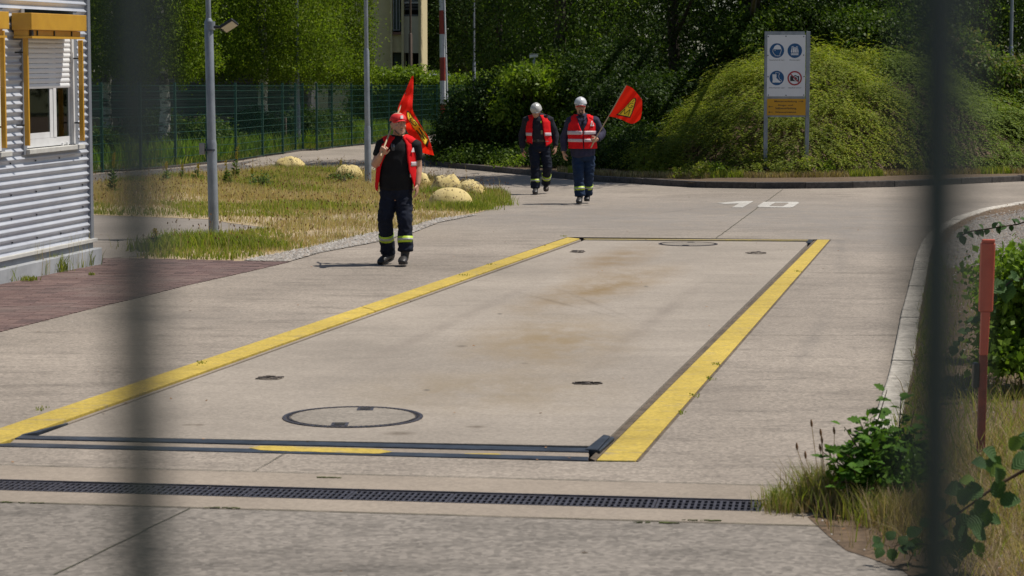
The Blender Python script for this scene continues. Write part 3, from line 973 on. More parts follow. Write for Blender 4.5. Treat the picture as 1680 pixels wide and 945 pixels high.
MB().obox(hc + fn_ * .020, fd * .088, fs * .070, fn_ * .003).build('lens', mat('lamp_lens', (0.55, 0.50, 0.38), (0.5, .46, .36), 30, .25), fl)
MB().obox(A(365, 46, YA - .1), (0.02, 0, 0), (0, .05, 0), (0, 0, .035)).build('hinge', M_black, fl, bevel=.006)
YB = G(604, 305).y
post(604, 305, YB, [(2 - 70 / (F / YB), .068), (2 + 56 / (F / YB), .056), (7, .04)], 'grey lamp post on the grass island, just left of the man in the cap', tilt=-.006)
YC = G(489, 245).y
post(489, 245, YC + .7, [(2 - 34 / (F / YC), .085), (2 + 47 / (F / YC), .065), (8, .05)], 'slim grey lamp post right behind the corner of the green fence')
post(778, 222, 79, [(2 + 38 / (F / 79), .055), (9, .035)], 'thin grey lamp post beyond the far end of the fence, before dark trees')
post(1655, 250, 56, [(2 + 60 / (F / 56) * 0 + .35, .075), (2 + 62 / (F / 56), .062), (9, .045)], 'grey lamp post behind the bramble mound at the right edge')
M_rust = mat('brown_pole', (0.11, 0.075, 0.05), (0.08, 0.05, 0.035), 5, 0.7)
post(674, 200, 101, [(2 + 83 / (F / 101), .085), (9.5, .05)], 'thin brown pole in front of the beige house', 'pole', 'brown_pole', M_rust)
# red and white mast
YM = 88.0; mk = F / YM
mt = thing('banded_mast', Vector((A(727, 200, YM).x, YM, 0)), 'red and white banded mast behind the fence, right of the house', 'mast')
M_mred = mat('mast_red', (0.33, 0.045, 0.03), (0.25, 0.04, 0.03), 5, .6); M_mwh = mat('mast_white', (0.62, 0.64, 0.66), (0.5, 0.52, 0.54), 5, .6)
edges = [215, 171, 132.5, 94, 56, 17, -21, -60, -98]
for i in range(len(edges) - 1):
    a, b = A(726 + .010 * (edges[i] - 100), edges[i], YM), A(726 + .010 * (edges[i + 1] - 100), edges[i + 1], YM)
    if i == 0: a.z = -.1
    MB().tube([a, b], .115, 12).build('band', M_mred if i % 2 == 0 else M_mwh, mt, smooth=True)
MB().tube([A(732 + (y - 100) * .03, y, YM - .1) for y in (212, 165, 120, 60, 0, -60)], .035, 6).build('cable_duct', M_mwh, mt)

# camera on a bracket
cc = A(876, 92, 54)
cv = thing('security_camera', Vector((cc.x, 54, 0.1)), 'white security camera on a thin pole above the bright shrub', 'camera')
MB().tube([Vector((cc.x + .0, 54, .1)), Vector((cc.x, 54, cc.z - .09))], .03, 8).build('pole', M_galv, cv)
MB().tube([cc + Vector((-.10, -.03, -.01)), cc + Vector((.09, .03, .01))], .042, 10).build('housing', M_pvc, cv, smooth=True)
MB().obox(cc + Vector((.01, 0, .05)), (.12, .03, 0), (0, .05, 0), (0, 0, .005)).build('sunshield', M_pvc, cv)
MB().tube([cc + Vector((.02, 0, -.04)), cc + Vector((0, 0, -.14))], .018, 8).build('bracket', M_galv, cv)
c2 = A(860, 114, 53.9); MB().obox(c2, (.07, 0, 0), (0, .05, 0), (0, 0, .07)).build('junction_box', M_pvc, cv, bevel=.006)
MB().obox((c2 + Vector((cc.x, 54, c2.z))) / 2, ((cc.x - c2.x) / 2 - .04, 0, 0), (0, .01, 0), (0, 0, .012)).build('bracket_arm', M_galv, cv)

# ------------------------------------------------------------------ green mesh fence
M_fence = mat('green_fence_coating', (0.015, 0.085, 0.06), (0.012, 0.06, 0.045), 8, 0.45, bmp=.03)
FX = [(100, 292), (168, 283), (231, 279.5), (288, 274), (340, 269), (387, 265), (431, 257.5), (464, 253), (485, 249), (497, 247.5), (520, 247), (545, 243.5), (577, 240), (610, 237), (638, 233), (667, 229), (692, 225), (717, 222), (745, 219), (764, 217), (784, 214.5)]
fps = [G(x, y) for x, y in FX]
fe = thing('mesh_fence', fps[6], 'green welded mesh fence running behind the grass island and the path', 'fence')
FH = 2.04
for i, p in enumerate(fps):
    d = (fps[min(i + 1, len(fps) - 1)] - fps[max(i - 1, 0)]).normalized()
    nrm = Vector((-d.y, d.x, 0))
    MB().obox(p + Vector((0, 0, FH / 2 + .01)), (0.03, 0, 0), (0, .04, 0), (0, 0, FH / 2 + .02)).build('post', M_fence, fe)
rows = [.06, .26, .46, .66, .86, 1.06, 1.26, 1.46, 1.66, 1.86, 1.99]
for i in range(len(fps) - 1):
    a, b = fps[i] + Vector((0, -.05, 0)), fps[i + 1] + Vector((0, -.05, 0))
    if i == 0: a = a.lerp(b, -1.5)
    d = (b - a); L = d.length; u = d.normalized(); nrm = Vector((-u.y, u.x, 0))
    mb = MB()
    for z in rows:
        sg = Vector((0, 0, .004 * math.sin(z * 9 + i)))
        for s in (-1, 1):
            mb.obox((a + b) / 2 + Vector((0, 0, z)) + nrm * .007 * s + sg, d / 2, nrm * .004, (0, 0, .0045))
    nv = int(L / .05)
    for k in range(1, nv):
        c = a + d * (k / nv)
        mb.obox(c + Vector((0, 0, FH / 2)), u * .0013, nrm * .0013, (0, 0, FH / 2 - .02))
    tag(mb.build('wire_mesh', M_fence, fe), kind='stuff')

# ------------------------------------------------------------------ sign board
YS = 46.3
M_blue = mat('sign_blue', (0.005, 0.085, 0.24), (0.005, 0.08, 0.22), 4, .4, bmp=0)
M_sw = mat('sign_white', (0.80, 0.80, 0.82), (0.74, 0.74, 0.76), 2, .45, bmp=0)
M_sy = mat('sign_yellow', (0.66, 0.33, 0.006), (0.6, 0.29, 0.006), 2, .45, bmp=0)
M_sr = mat('sign_red', (0.40, 0.02, 0.035), (0.36, 0.02, 0.03), 4, .4, bmp=0)
M_ink = mat('sign_ink', (0.02, 0.02, 0.022), None, 4, .5, bmp=0)
def S(px, py, off=0.0): return A(px, py, YS - off)
base = S(1289, 288); base.z = .1
sg = thing('direction_sign', base, 'tall white safety notice board with yellow direction panel on two grey posts', 'sign')
for xa, nm in ((1255.3, 0), (1323.2, 0)):
    a = S(xa, 288); a.z = 0; b = S(xa, 51.5)
    MB().box(a.x - .04, a.x + .04, YS - .03, YS + .05, -.1, b.z).build('post', M_galv, sg, bevel=.006)
def crossbar(y0, y1):
    a, b = S(1258.6, y0), S(1320.2, y1)
    MB().box(a.x, b.x, YS - .02, YS + .045, b.z, a.z).build('crossbar', M_galv, sg)
crossbar(51.5, 57); crossbar(157.5, 162); crossbar(188.8, 192)
def board(x0, x1, y0, y1, m, nm):
    a, b = S(x0, y0), S(x1, y1); MB().box(a.x, b.x, YS - .036, YS - .0305, b.z, a.z).build(nm, m, sg)
board(1258.8, 1320.2, 57.2, 158, M_sw, 'white_panel'); board(1258.2, 1321.2, 162, 189, M_sy, 'yellow_panel')
for x, y in ((1260.5, 60), (1289.5, 59.5), (1318.6, 60), (1260, 91), (1318.4, 90.5), (1260, 126), (1319, 125.5), (1260.5, 156), (1289.5, 156.5), (1318.5, 156)):
    c = S(x, y, .038); MB().tube([c, c + Vector((0, -.006, 0))], .013, 6).build('bolt', M_steel, sg)
PXM = F / YS
RC = 11.85
def pic(cx, cy, shapes, disc, ring=None):
    c = S(cx, cy, .038)
    root = MB().poly([c + Vector((math.cos(2 * math.pi * k / 40), 0, math.sin(2 * math.pi * k / 40))) * (RC / PXM) for k in range(40)][::-1], (0, .0015, 0)).build('disc', disc, sg)
    root.name = 'pictogram'
    WLOC[root.name] = WLOC[sg.name]
    if ring:
        mb = MB(); n = 40; vs = []
        for k in range(n):
            a = 2 * math.pi * k / n
            for r in (.80, 1.0): vs.append(c + Vector((math.cos(a) * r * RC / PXM, -.003, math.sin(a) * r * RC / PXM)))
        mb.add(vs, [(2 * k, 2 * k + 1, 2 * ((k + 1) % n) + 1, 2 * ((k + 1) % n)) for k in range(n)])
        mb.build('ring', ring, root)
    for kind, pts, m, lay in shapes:
        off = -.0035 - lay * .0015
        P = [c + Vector((x * RC / PXM, off, y * RC / PXM)) for x, y in pts]
        if kind == 'p':
            MB().poly(P, (0, .0008, 0)).build('symbol', m, root)
        else:
            mb = MB(); w = kind * RC / PXM
            for a, b in zip(P[:-1], P[1:]):
                d = (b - a).normalized(); s = Vector((-d.z, 0, d.x)) * w
                mb.add([a - s - d * w, a + s - d * w, b + s + d * w, b - s + d * w], [(0, 1, 2, 3)])
            mb.build('symbol_line', m, root)
    return root
dome = [(-.62, .17), (-.45, .28), (-.38, .5), (-.2, .7), (.05, .8), (.3, .74), (.52, .52), (.62, .22), (.62, .17)]
pic(1274.6, 83, [('p', dome, M_sw, 0), (.035, [(-.55, .1), (-.55, 0), (-.6, -.12), (-.48, -.25), (-.45, -.42), (-.25, -.55), (-.22, -.72), (.42, -.72), (.42, -.5), (.58, -.05), (.6, .12)], M_sw, 0), ('p', [(-.32, .05), (-.22, .08), (-.2, -.02), (-.3, -.03)], M_sw, 0)], M_blue)
pic(1304, 83.2, [('p', [(-.42, .6), (-.15, .6), (-.15, .5), (.0, .45), (.15, .5), (.15, .6), (.38, .6), (.42, .25), (.5, 0), (.5, -.25), (-.52, -.25), (-.52, 0), (-.46, .25)], M_sw, 0),
                 ('p', [(-.52, -.32), (.5, -.32), (.5, -.42), (-.52, -.42)], M_sw, 0), ('p', [(-.52, -.48), (.5, -.48), (.5, -.6), (-.52, -.6)], M_sw, 0),
                 (.02, [(-.2, .55), (0, .2), (0, -.25)], M_blue, 1), (.02, [(.2, .55), (0, .2)], M_blue, 1), (.04, [(-.3, .5), (-.3, -.22)], M_blue, 1), (.04, [(.3, .5), (.3, -.22)], M_blue, 1)], M_blue)
pic(1274.4, 128, [('p', [(-.6, .5), (-.05, .52), (-.05, .0), (.3, -.32), (.5, -.45), (.5, -.62), (-.1, -.62), (-.12, -.55), (-.2, -.62), (-.6, -.62), (-.55, -.2), (-.6, .2)], M_sw, 0),
                  (.03, [(-.18, .6), (-.15, .75), (.2, .75), (.38, .65), (.25, .3), (.35, -.1), (.62, -.3), (.7, -.45), (.55, -.48)], M_sw, 0)], M_blue)
pic(1303.8, 128.3, [('p', [(-.62, .28), (-.5, .28), (-.45, .38), (-.3, .38), (-.26, .28), (-.12, .28), (-.02, .42), (.2, .42), (.3, .3), (.58, .3), (.6, .2), (.6, -.4), (-.62, -.4)], M_ink, 0),
                    ('p', [(math.cos(t / 16 * 6.283) * .3 + .12, math.sin(t / 16 * 6.283) * .3 - .04) for t in range(16)], M_sw, 1),
                    ('p', [(math.cos(t / 16 * 6.283) * .2 + .12, math.sin(t / 16 * 6.283) * .2 - .04) for t in range(16)], M_ink, 2),
                    (.07, [(-.6, .6), (.6, -.6)], M_sr, 3)], M_sw, M_sr)
def text_mesh(body, cx, cy, width_px, m, parent, plane, name='lettering', bold=.0, hpx=None):
    """centred lettering; plane(px, py) -> world"""
    cu = bpy.data.curves.new(name, 'FONT'); cu.body = body; cu.align_x = 'CENTER'; cu.align_y = 'CENTER'; cu.size = 1; cu.offset = bold; cu.resolution_u = 3
    tmp = bpy.data.objects.new('t', cu); COL.objects.link(tmp)
    dg = bpy.context.evaluated_depsgraph_get()
    me = bpy.data.meshes.new_from_object(tmp.evaluated_get(dg))
    bpy.data.objects.remove(tmp)
    co = np.empty(len(me.vertices) * 3, np.float32); me.vertices.foreach_get('co', co); co = co.reshape(-1, 3)
    w = co[:, 0].max() - co[:, 0].min(); sx = width_px / w
    sy = (hpx / (co[:, 1].max() - co[:, 1].min())) if hpx else sx
    mx, my = (co[:, 0].max() + co[:, 0].min()) / 2, (co[:, 1].max() + co[:, 1].min()) / 2
    loc = WLOC[parent.name]
    for v in me.vertices:
        p = plane(cx + (v.co.x - mx) * sx, cy - (v.co.y - my) * sy)
        v.co = p - loc
    return link(name, me, m, parent, loc)
pl = lambda x, y: S(x, y, .0385)
for body, x, y, w in (('Industrieschutzhelm tragen !', 1275, 98.6, 26), ('Warnweste tragen !', 1304, 98.6, 18), ('Arbeitsschutzschuhe tragen !', 1274.5, 144.2, 26.5), ('Fotografieren verboten !', 1304, 144.2, 22)):
    text_mesh(body, x, y, w, M_ink, sg, pl, bold=.01, hpx=2.1)
for body, x, y, w, h in (('Mattenverladung', 1289, 166.6, 37, 3.6), ('Ringe- und', 1288.8, 173, 24, 3.4), ('Stäbeverladung', 1289.2, 178, 34.5, 4.2), ('Warenannahme', 1289, 184, 34.5, 2.9)):
    text_mesh(body, x, y, w, M_ink, sg, pl, bold=.012, hpx=h)
def arrow(x0, x1, y):
    s = 1 if x1 > x0 else -1; mb = MB()
    def ln(a, b, w):
        d = Vector((b[0] - a[0], b[1] - a[1])).normalized(); n = Vector((-d.y, d.x)) * w
        mb.add([pl(a[0] - n.x, a[1] - n.y), pl(a[0] + n.x, a[1] + n.y), pl(b[0] + n.x, b[1] + n.y), pl(b[0] - n.x, b[1] - n.y)], [(0, 1, 2, 3)])
    mb.add([pl(x0, y - .3), pl(x0, y + .3), pl(x1 - s * 1.6, y + .3), pl(x1 - s * 1.6, y - .3)], [(0, 1, 2, 3)])
    mb.add([pl(x1, y), pl(x1 - s * 2.6, y - 1.8), pl(x1 - s * 1.7, y), pl(x1 - s * 2.6, y + 1.8)], [(0, 1, 2), (0, 2, 3)])
    mb.build('arrow', M_ink, sg)
arrow(1310, 1318, 166.3); arrow(1268, 1260.5, 175); arrow(1268, 1260.5, 184)

# ------------------------------------------------------------------ beige house far behind
YH = 112.0
M_house = mat('beige_render', (0.62, 0.53, 0.31), (0.55, 0.47, 0.27), 2.5, .9)
M_house2 = mat('pale_panel', (0.60, 0.55, 0.42), (0.53, 0.48, 0.36), 2, .85)
M_hwin = mat('far_window_glass', (0.10, 0.13, 0.13), (0.05, 0.07, 0.07), 1, .15)
M_louv = mat('louvre', (0.13, 0.13, 0.13), (0.1, 0.1, 0.1), 5, .6)
def H(px, py): return A(px, py, YH)
ho = thing('house', Vector((H(650, 150).x, YH, 0)), 'beige rendered house with tall narrow windows, half hidden by birches', 'house')
x = lambda p: H(p, 0).x
zz = lambda p: H(650, p).z
MB().box(x(380), x(640), YH, YH + 8, 0, 10).build('wing_wall', M_house, ho)
MB().box(x(641), x(644), YH - .5, YH + 8, 0, 10).build('pier', M_house, ho)
MB().box(x(644), x(659), YH - .3, YH + 8, zz(86), zz(57)).build('wall_panel', M_house, ho)
MB().box(x(644), x(659), YH - .3, YH + 8, 0, zz(116)).build('wall_panel', M_house, ho)
MB().box(x(659), x(663), YH - .5, YH + 8, 0, 10).build('pier', M_house, ho)
MB().box(x(663), x(687), YH - .3, YH - .1, zz(87), zz(27)).build('balcony_panel', M_house2, ho)
MB().box(x(663), x(687), YH - .3, YH + 8, 0, zz(120)).build('wall_panel', M_house, ho)
MB().box(x(687), x(691), YH - .5, YH + 8, 0, 10).build('pier', M_house, ho)
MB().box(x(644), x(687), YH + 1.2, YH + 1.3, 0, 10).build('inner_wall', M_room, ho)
MB().box(x(380), x(691), YH - .6, YH + 8, 10, 10.4).build('roof', M_house2, ho)
for (a, b, c_, d_) in ((644.5, 656, 50, -60), (645, 658, 115, 87)):
    wi = MB().box(x(a), x(b), YH + .1, YH + .18, zz(c_), zz(d_)).build('window', M_pvc if c_ == 50 else M_hwin, ho)
    WLOC[wi.name] = WLOC[ho.name]
    xm = (x(a) + x(b)) / 2
    for s0, s1 in ((x(a) + .05, xm - .03), (xm + .03, x(b) - .05)):
        MB().box(s0, s1, YH + .05, YH + .09, zz(c_) + .06, zz(d_) - .06).build('pane', M_hwin, wi)
MB().box(x(643.5), x(659), YH - .45, YH - .25, zz(57), zz(53)).build('window_sill', mat('brown_sill', (0.22, .11, .08)), ho)
for k in range(14):
    z0 = zz(16) + k * .16
    MB().box(x(663), x(687), YH + .15, YH + .2, z0, z0 + .10).build('louvre', M_pvc if k > 1 else M_louv, ho)
MB().box(x(663), x(687), YH - .32, YH - .25, zz(27), zz(24)).build('balcony_rail', M_louv, ho)
for xa in (664, 669, 676):
    MB().box(x(xa), x(xa + .8), YH + .3, YH + .35, zz(120), zz(88)).build('curtain', M_house2, ho)

# grey slatted shed beyond the fence on the left
M_shed = mat('grey_boards', (0.17, 0.165, 0.16), (0.12, 0.12, 0.115), 3, .8)
M_pink = mat('pink_wall', (0.26, 0.19, 0.17), (0.21, 0.15, 0.13), 3, .9)
Yh = 74.0
sh = thing('grey_shed', A(250, 200, Yh), 'grey shed wall of horizontal boards beyond the fence, under the birches', 'shed')
for k in range(13):
    a, b = A(60, 190 - k * 5.2, Yh), A(505, 190 - k * 5.2 + 4.4, Yh)
    MB().box(a.x, b.x, Yh, Yh + .06, b.z, a.z).build('board', M_shed, sh)
a, b = A(60, 191, Yh), A(505, 118, Yh)
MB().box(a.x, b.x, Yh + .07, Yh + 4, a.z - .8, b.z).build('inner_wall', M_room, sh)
pw = thing('pink_garden_wall', A(250, 205, 70), 'low pinkish wall in front of the grey shed, behind the fence', 'wall')
a, b = A(100, 205, 71), A(470, 192, 71)
for k in range(9):
    x0 = a.x + (b.x - a.x) * k / 9; x1 = a.x + (b.x - a.x) * (k + 1) / 9 - .02
    MB().box(x0, x1, 71, 71.2, 0, b.z + random.uniform(-.02, .02)).build('panel', M_pink, pw)
# car roof beyond the hedge
cr = thing('parked_car', Vector((A(707, 125, 104).x, 104, 0)), 'pale grey parked car, only its roof showing above the ivy hedge', 'car')
cx = WLOC[cr.name].x; M_car = mat('pale_car_paint', (.5, .54, .58), (.46, .5, .54), 2, .25, .3, bmp=0)
zr = A(707, 121.5, 104).z
prof = [(-1.9, .35), (-1.9, .85), (-1.7, 1.0), (-1.0, 1.08), (-.5, zr - .08), (0, zr), (.9, zr), (1.5, 1.35), (2.0, 1.15), (2.15, .8), (2.15, .35)]
def prism(prof, y0, y1, nm, m, par):
    mb = MB(); mb.poly([(cx + a, y0, b) for a, b in prof], (0, y1 - y0, 0)); return mb.build(nm, m, par, bevel=.03)
prism(prof, 103.2, 104.9, 'body', M_car, cr)
prism([(-.75, 1.12), (-.42, zr - .12), (1.0, zr - .1), (1.4, 1.32), (1.2, 1.12)], 103.18, 103.195, 'side_window', M_hwin, cr)
for wx in (-1.3, 1.35):
    MB().tube([(cx + wx, 103.1, .32), (cx + wx, 103.35, .32)], .32, 18).build('wheel', M_black, cr)
# ------------------------------------------------------------------ vegetation
def rng(seed): return np.random.default_rng(seed)
ML_dark = leafmat('dark_leaves', [(0.018, 0.040, 0.008), (0.030, 0.060, 0.010), (0.045, 0.080, 0.014), (0.022, 0.048, 0.012), (0.10, 0.15, 0.025)], .35, .5)
ML_mid = leafmat('mid_leaves', [(0.035, 0.07, 0.012), (0.065, 0.115, 0.016), (0.10, 0.16, 0.022), (0.03, 0.06, 0.012), (0.18, 0.24, 0.04)], .4, .5)
ML_birch = leafmat('birch_leaves', [(0.085, 0.14, 0.015), (0.14, 0.21, 0.022), (0.20, 0.27, 0.03), (0.10, 0.155, 0.018), (0.27, 0.32, 0.04)], .5, .5)
ML_ivy = leafmat('ivy_leaves', [(0.10, 0.17, 0.018), (0.16, 0.24, 0.025), (0.22, 0.30, 0.035), (0.07, 0.12, 0.018), (0.27, 0.34, 0.05)], .45, .45, patch=.3)
ML_coto = leafmat('cotoneaster_leaves', [(0.19, 0.24, 0.03), (0.27, 0.32, 0.038), (0.34, 0.37, 0.05), (0.13, 0.19, 0.028), (0.36, 0.31, 0.055)], .4, .6, patch=.6, patch_scale=.8, tint=(.06, .09, .018))
ML_bramble = leafmat('bramble_leaves', [(0.07, 0.12, 0.025), (0.11, 0.18, 0.03), (0.17, 0.24, 0.05), (0.18, 0.14, 0.07), (0.08, 0.14, 0.025)], .4, .5, patch=.5)
ML_shrub = leafmat('fresh_shrub_leaves', [(0.06, 0.13, 0.014), (0.10, 0.19, 0.02), (0.13, 0.24, 0.025), (0.06, 0.13, 0.016)], .42, .4, patch=.2)
ML_grass = leafmat('green_grass', [(0.14, 0.19, 0.03), (0.20, 0.26, 0.04), (0.28, 0.31, 0.06), (0.38, 0.33, 0.14)], .45, .55, patch=.2, patch_scale=1.5, tint=(.2, .16, .06))
ML_dry = leafmat('dry_grass', [(0.50, 0.38, 0.25), (0.58, 0.46, 0.32), (0.42, 0.28, 0.18), (0.44, 0.38, 0.22), (0.28, 0.30, 0.11)], .45, .8, patch=.25, patch_scale=1.2, tint=(.30, .19, .09))
ML_straw = leafmat('straw', [(0.40, 0.30, 0.175), (0.50, 0.40, 0.25), (0.28, 0.19, 0.11), (0.22, 0.22, 0.08)], .35, .7, patch=.45, patch_scale=2.5, tint=(.14, .09, .05))
ML_meadow = leafmat('meadow_grass', [(0.14, 0.24, 0.03), (0.19, 0.31, 0.04), (0.24, 0.35, 0.05), (0.28, 0.26, 0.08)], .5, .55, patch=.5, patch_scale=.4, tint=(.04, .08, .015))
ML_seed = leafmat('seed_heads', [(0.16, 0.08, 0.035), (0.24, 0.13, 0.06), (0.11, 0.05, 0.025)], .1, .8, patch=0)
M_bark = mat('bark', (0.10, 0.08, 0.06), (0.05, 0.04, 0.03), 6, .95, bmp=.6, bdist=.02, stretch=(1, 1, .3))
def birchbark():
    m, nt, b = newmat('birch_bark')
    v = coords(nt, (1.5, 1.5, 5), 'Position')
    col = ramp(nt, nz(nt, v, 1.2, 5, .7), [(0.47, (0.55, 0.53, 0.48)), (0.56, (0.06, 0.055, 0.05))])
    nt.links.new(col, b.inputs['Base Color']); b.inputs['Roughness'].default_value = .8
    return m
M_birch = birchbark()
M_twig = mat('twig', (0.09, 0.05, 0.03), (0.06, 0.035, 0.02), 20, .9)


def clusters(r, blobs, ncl, per, spread, shell=.55, squash=.8):
    """clump centres in the outer part of the blobs, then points gathered round them"""
    B = np.array([[*b[:3], *(b[3] if hasattr(b[3], '__len__') else (b[3],) * 3)] for b in blobs], float)
    vol = np.prod(B[:, 3:], axis=1) ** (2 / 3); pr = vol / vol.sum()
    k = r.choice(len(B), ncl, p=pr)
    d = unit(r.normal(size=(ncl, 3)))
    rad = shell + (1 - shell) * r.random(ncl) ** .7
    wob = 1 + .22 * np.sin(d[:, 0] * 5 + k) * np.cos(d[:, 2] * 6 + k * 2) + .12 * r.normal(size=ncl)
    C = B[k, :3] + B[k, 3:] * d * (rad * wob)[:, None]
    P = np.repeat(C, per, axis=0); D = np.repeat(d, per, axis=0)
    off = r.normal(size=P.shape) * spread; off[:, 2] *= squash
    return P + off, D


def crown(name, blobs, n, size, mat_, parent, seed, spread=.28, shell=.55, zfine=None, drop=-.15, per=36, aspect=.62, up=.5, hik=.16):
    r = rng(seed)
    P, D = clusters(r, blobs, max(4, n // per), per, spread, shell)
    keep = P[:, 2] > .15
    P, D = P[keep], D[keep]
    sc_ = np.ones(len(P))
    if zfine is not None:                      # high above the picture: fewer, larger leaves
        hi = P[:, 2] > zfine
        take = ~hi | (r.random(len(P)) < hik)
        P, D, hi = P[take], D[take], hi[take]
        sc_ = np.where(hi, 2.6, 1.0)
    dr_ = D * .4 + r.normal(size=P.shape) * .6; dr_[:, 2] += drop
    L = size * (0.5 + 1.0 * r.random(len(P)) ** 1.6) * sc_
    V = leaf_quads(P, dr_, L, L * aspect, up * .5, r, D * 1.3)
    if (mat_ is ML_dark and zfine is None) or mat_ is ML_bramble: return quads_mesh(name, tri(V), 3, mat_, parent, 'stuff')
    return quads_mesh(name, V, 4, mat_, parent, 'stuff')


def trunk(parent, base, top, r0, targets, m=M_bark, seed=1, name='trunk'):
    rd = random.Random(seed)
    mb = MB(); b, t = Vector(base), Vector(top)
    pts = [b + (t - b) * (i / 7) + Vector((rd.uniform(-1, 1), rd.uniform(-1, 1), 0)) * r0 * (.6 if i else 0) for i in range(8)]
    pts[0].z -= .2
    mb.tube(pts, [r0 * (1.25 if i == 0 else 1 - .1 * i) for i in range(8)], 9)
    for k, q in enumerate(targets):
        s = pts[min(7, 2 + k % 5)]; q = Vector(q)
        mid = s.lerp(q, .5) + Vector((0, 0, -.1 * (q - s).length + rd.uniform(0, .4)))
        mb.tube([s, mid, q], [r0 * .45, r0 * .28, r0 * .08], 6)
    return mb.build(name, m, parent, smooth=True)


def tree(name, label, x, y, h, rad, n, size, m, seed, group=None, base_z=0.1, low=.2, mt=M_bark, cat='tree', r0=.2, nb=9):
    t = thing(name, (x, y, base_z), label, cat, group)
    rd = random.Random(seed)
    blobs = []
    for i in range(nb):
        f = low + (1 - low) * (i + .5) / nb
        w = rad * (.55 + .45 * math.sin(math.pi * min(1, f * 1.05)))
        a = i * 2.4 + rd.uniform(-.4, .4)
        o = w * .45 * (.3 if i == nb - 1 else 1)
        blobs.append((x + math.cos(a) * o, y + math.sin(a) * o, base_z + h * f, (w * .75, w * .75, h * .13 + .4)))
    trunk(t, (x, y, base_z), (x + rd.uniform(-.3, .3), y, base_z + h * .85), r0, [b[:3] for b in blobs[2:]], mt, seed)
    zf = 2 + 140 / F * y + .7
    crown('crown', blobs, n, size, m, t, seed, zfine=zf, spread=.32)
    return t

# --- the wood behind the mound
woods = [(1.2, 57.5, 12, 2.7, 'dark broad tree above the two helmeted men'), (4.4, 60.5, 13, 3.0, 'dark broad tree rising right of the flag, left of the sign'),
         (7.6, 57.5, 11, 2.7, 'dark tree directly behind the white notice board'), (10.6, 60.0, 13, 3.0, 'dark tree above the crest of the lit mound'),
         (13.4, 63.5, 12, 2.9, 'dark tree at the right, behind the bramble top'), (17.0, 66, 12, 3.2, 'dark tree at the far right edge of the picture')]
for i, (x_, y_, h_, r_, lab) in enumerate(woods):
    tree('broadleaf_tree', lab, x_, y_, h_, r_, 52000, .085, ML_dark if i % 3 else ML_mid, 100 + i, 'dark trees standing behind the mound', low=.1)
far = [(-0.6, 110, 15, 3.6, 'dark tree behind the hedge, right of the red and white mast'), (-6.0, 126, 17, 4.5, 'dark tree beside the right corner of the beige house'),
       (4.2, 106, 15, 4.0, 'dark tree behind the shrub left of the helmeted men'), (-2.6, 124, 16, 3.4, 'dark tree between the beige house and the mast')]
for i, (x_, y_, h_, r_, lab) in enumerate(far):
    tree('broadleaf_tree', lab, x_, y_, h_, r_, 44000, .13, ML_dark, 140 + i, 'dark trees far behind the fence and hedge', low=.08, base_z=0)
# a tall tree whose crown spreads over the road above the picture
ot = thing('broadleaf_tree', (6.3, 58.2, .1), 'tall dark trunked tree behind the mound whose branches reach over the road', 'tree')
ob_ = [(x_ + 1.8, y_ - 2.0, z_, r__) for x_, y_, z_, r__ in [(3.6, 49.0, 8.0, (2.4, 2.2, 1.5)), (2.2, 48.0, 7.2, (1.8, 1.6, 1.1)), (5.2, 49.5, 7.6, (1.8, 1.8, 1.3)), (3.0, 50.5, 9.6, (2.0, 2.0, 1.4)), (1.0, 48.6, 7.6, (1.3, 1.3, .9)), (4.4, 51.5, 8.6, (2.0, 1.6, 1.4))]]
trunk(ot, (6.3, 58.2, .1), (6.0, 57.2, 10.0), .2, [b[:3] for b in ob_], M_bark, 19)
crown('crown', ob_, 15000, .20, ML_dark, ot, 199, spread=.35, shell=.25, per=24)
# distant wood that closes every gap
fw = []
r = rng(5)
for i in range(46):
    fw.append((-62 + i * 3.6, 150 + 8 * math.sin(i * 1.9), 4 + 3 * r.random(), (4.5, 3, 6.5)))
    fw.append((-62 + i * 3.6, 150 + 8 * math.sin(i * 1.9), 13, (4.5, 3, 7)))
o = crown('distant_wood', fw, 130000, .62, ML_dark, None, 6, spread=.9, shell=.3)
tag(o, 'dark distant wood closing the view behind everything', 'wood')

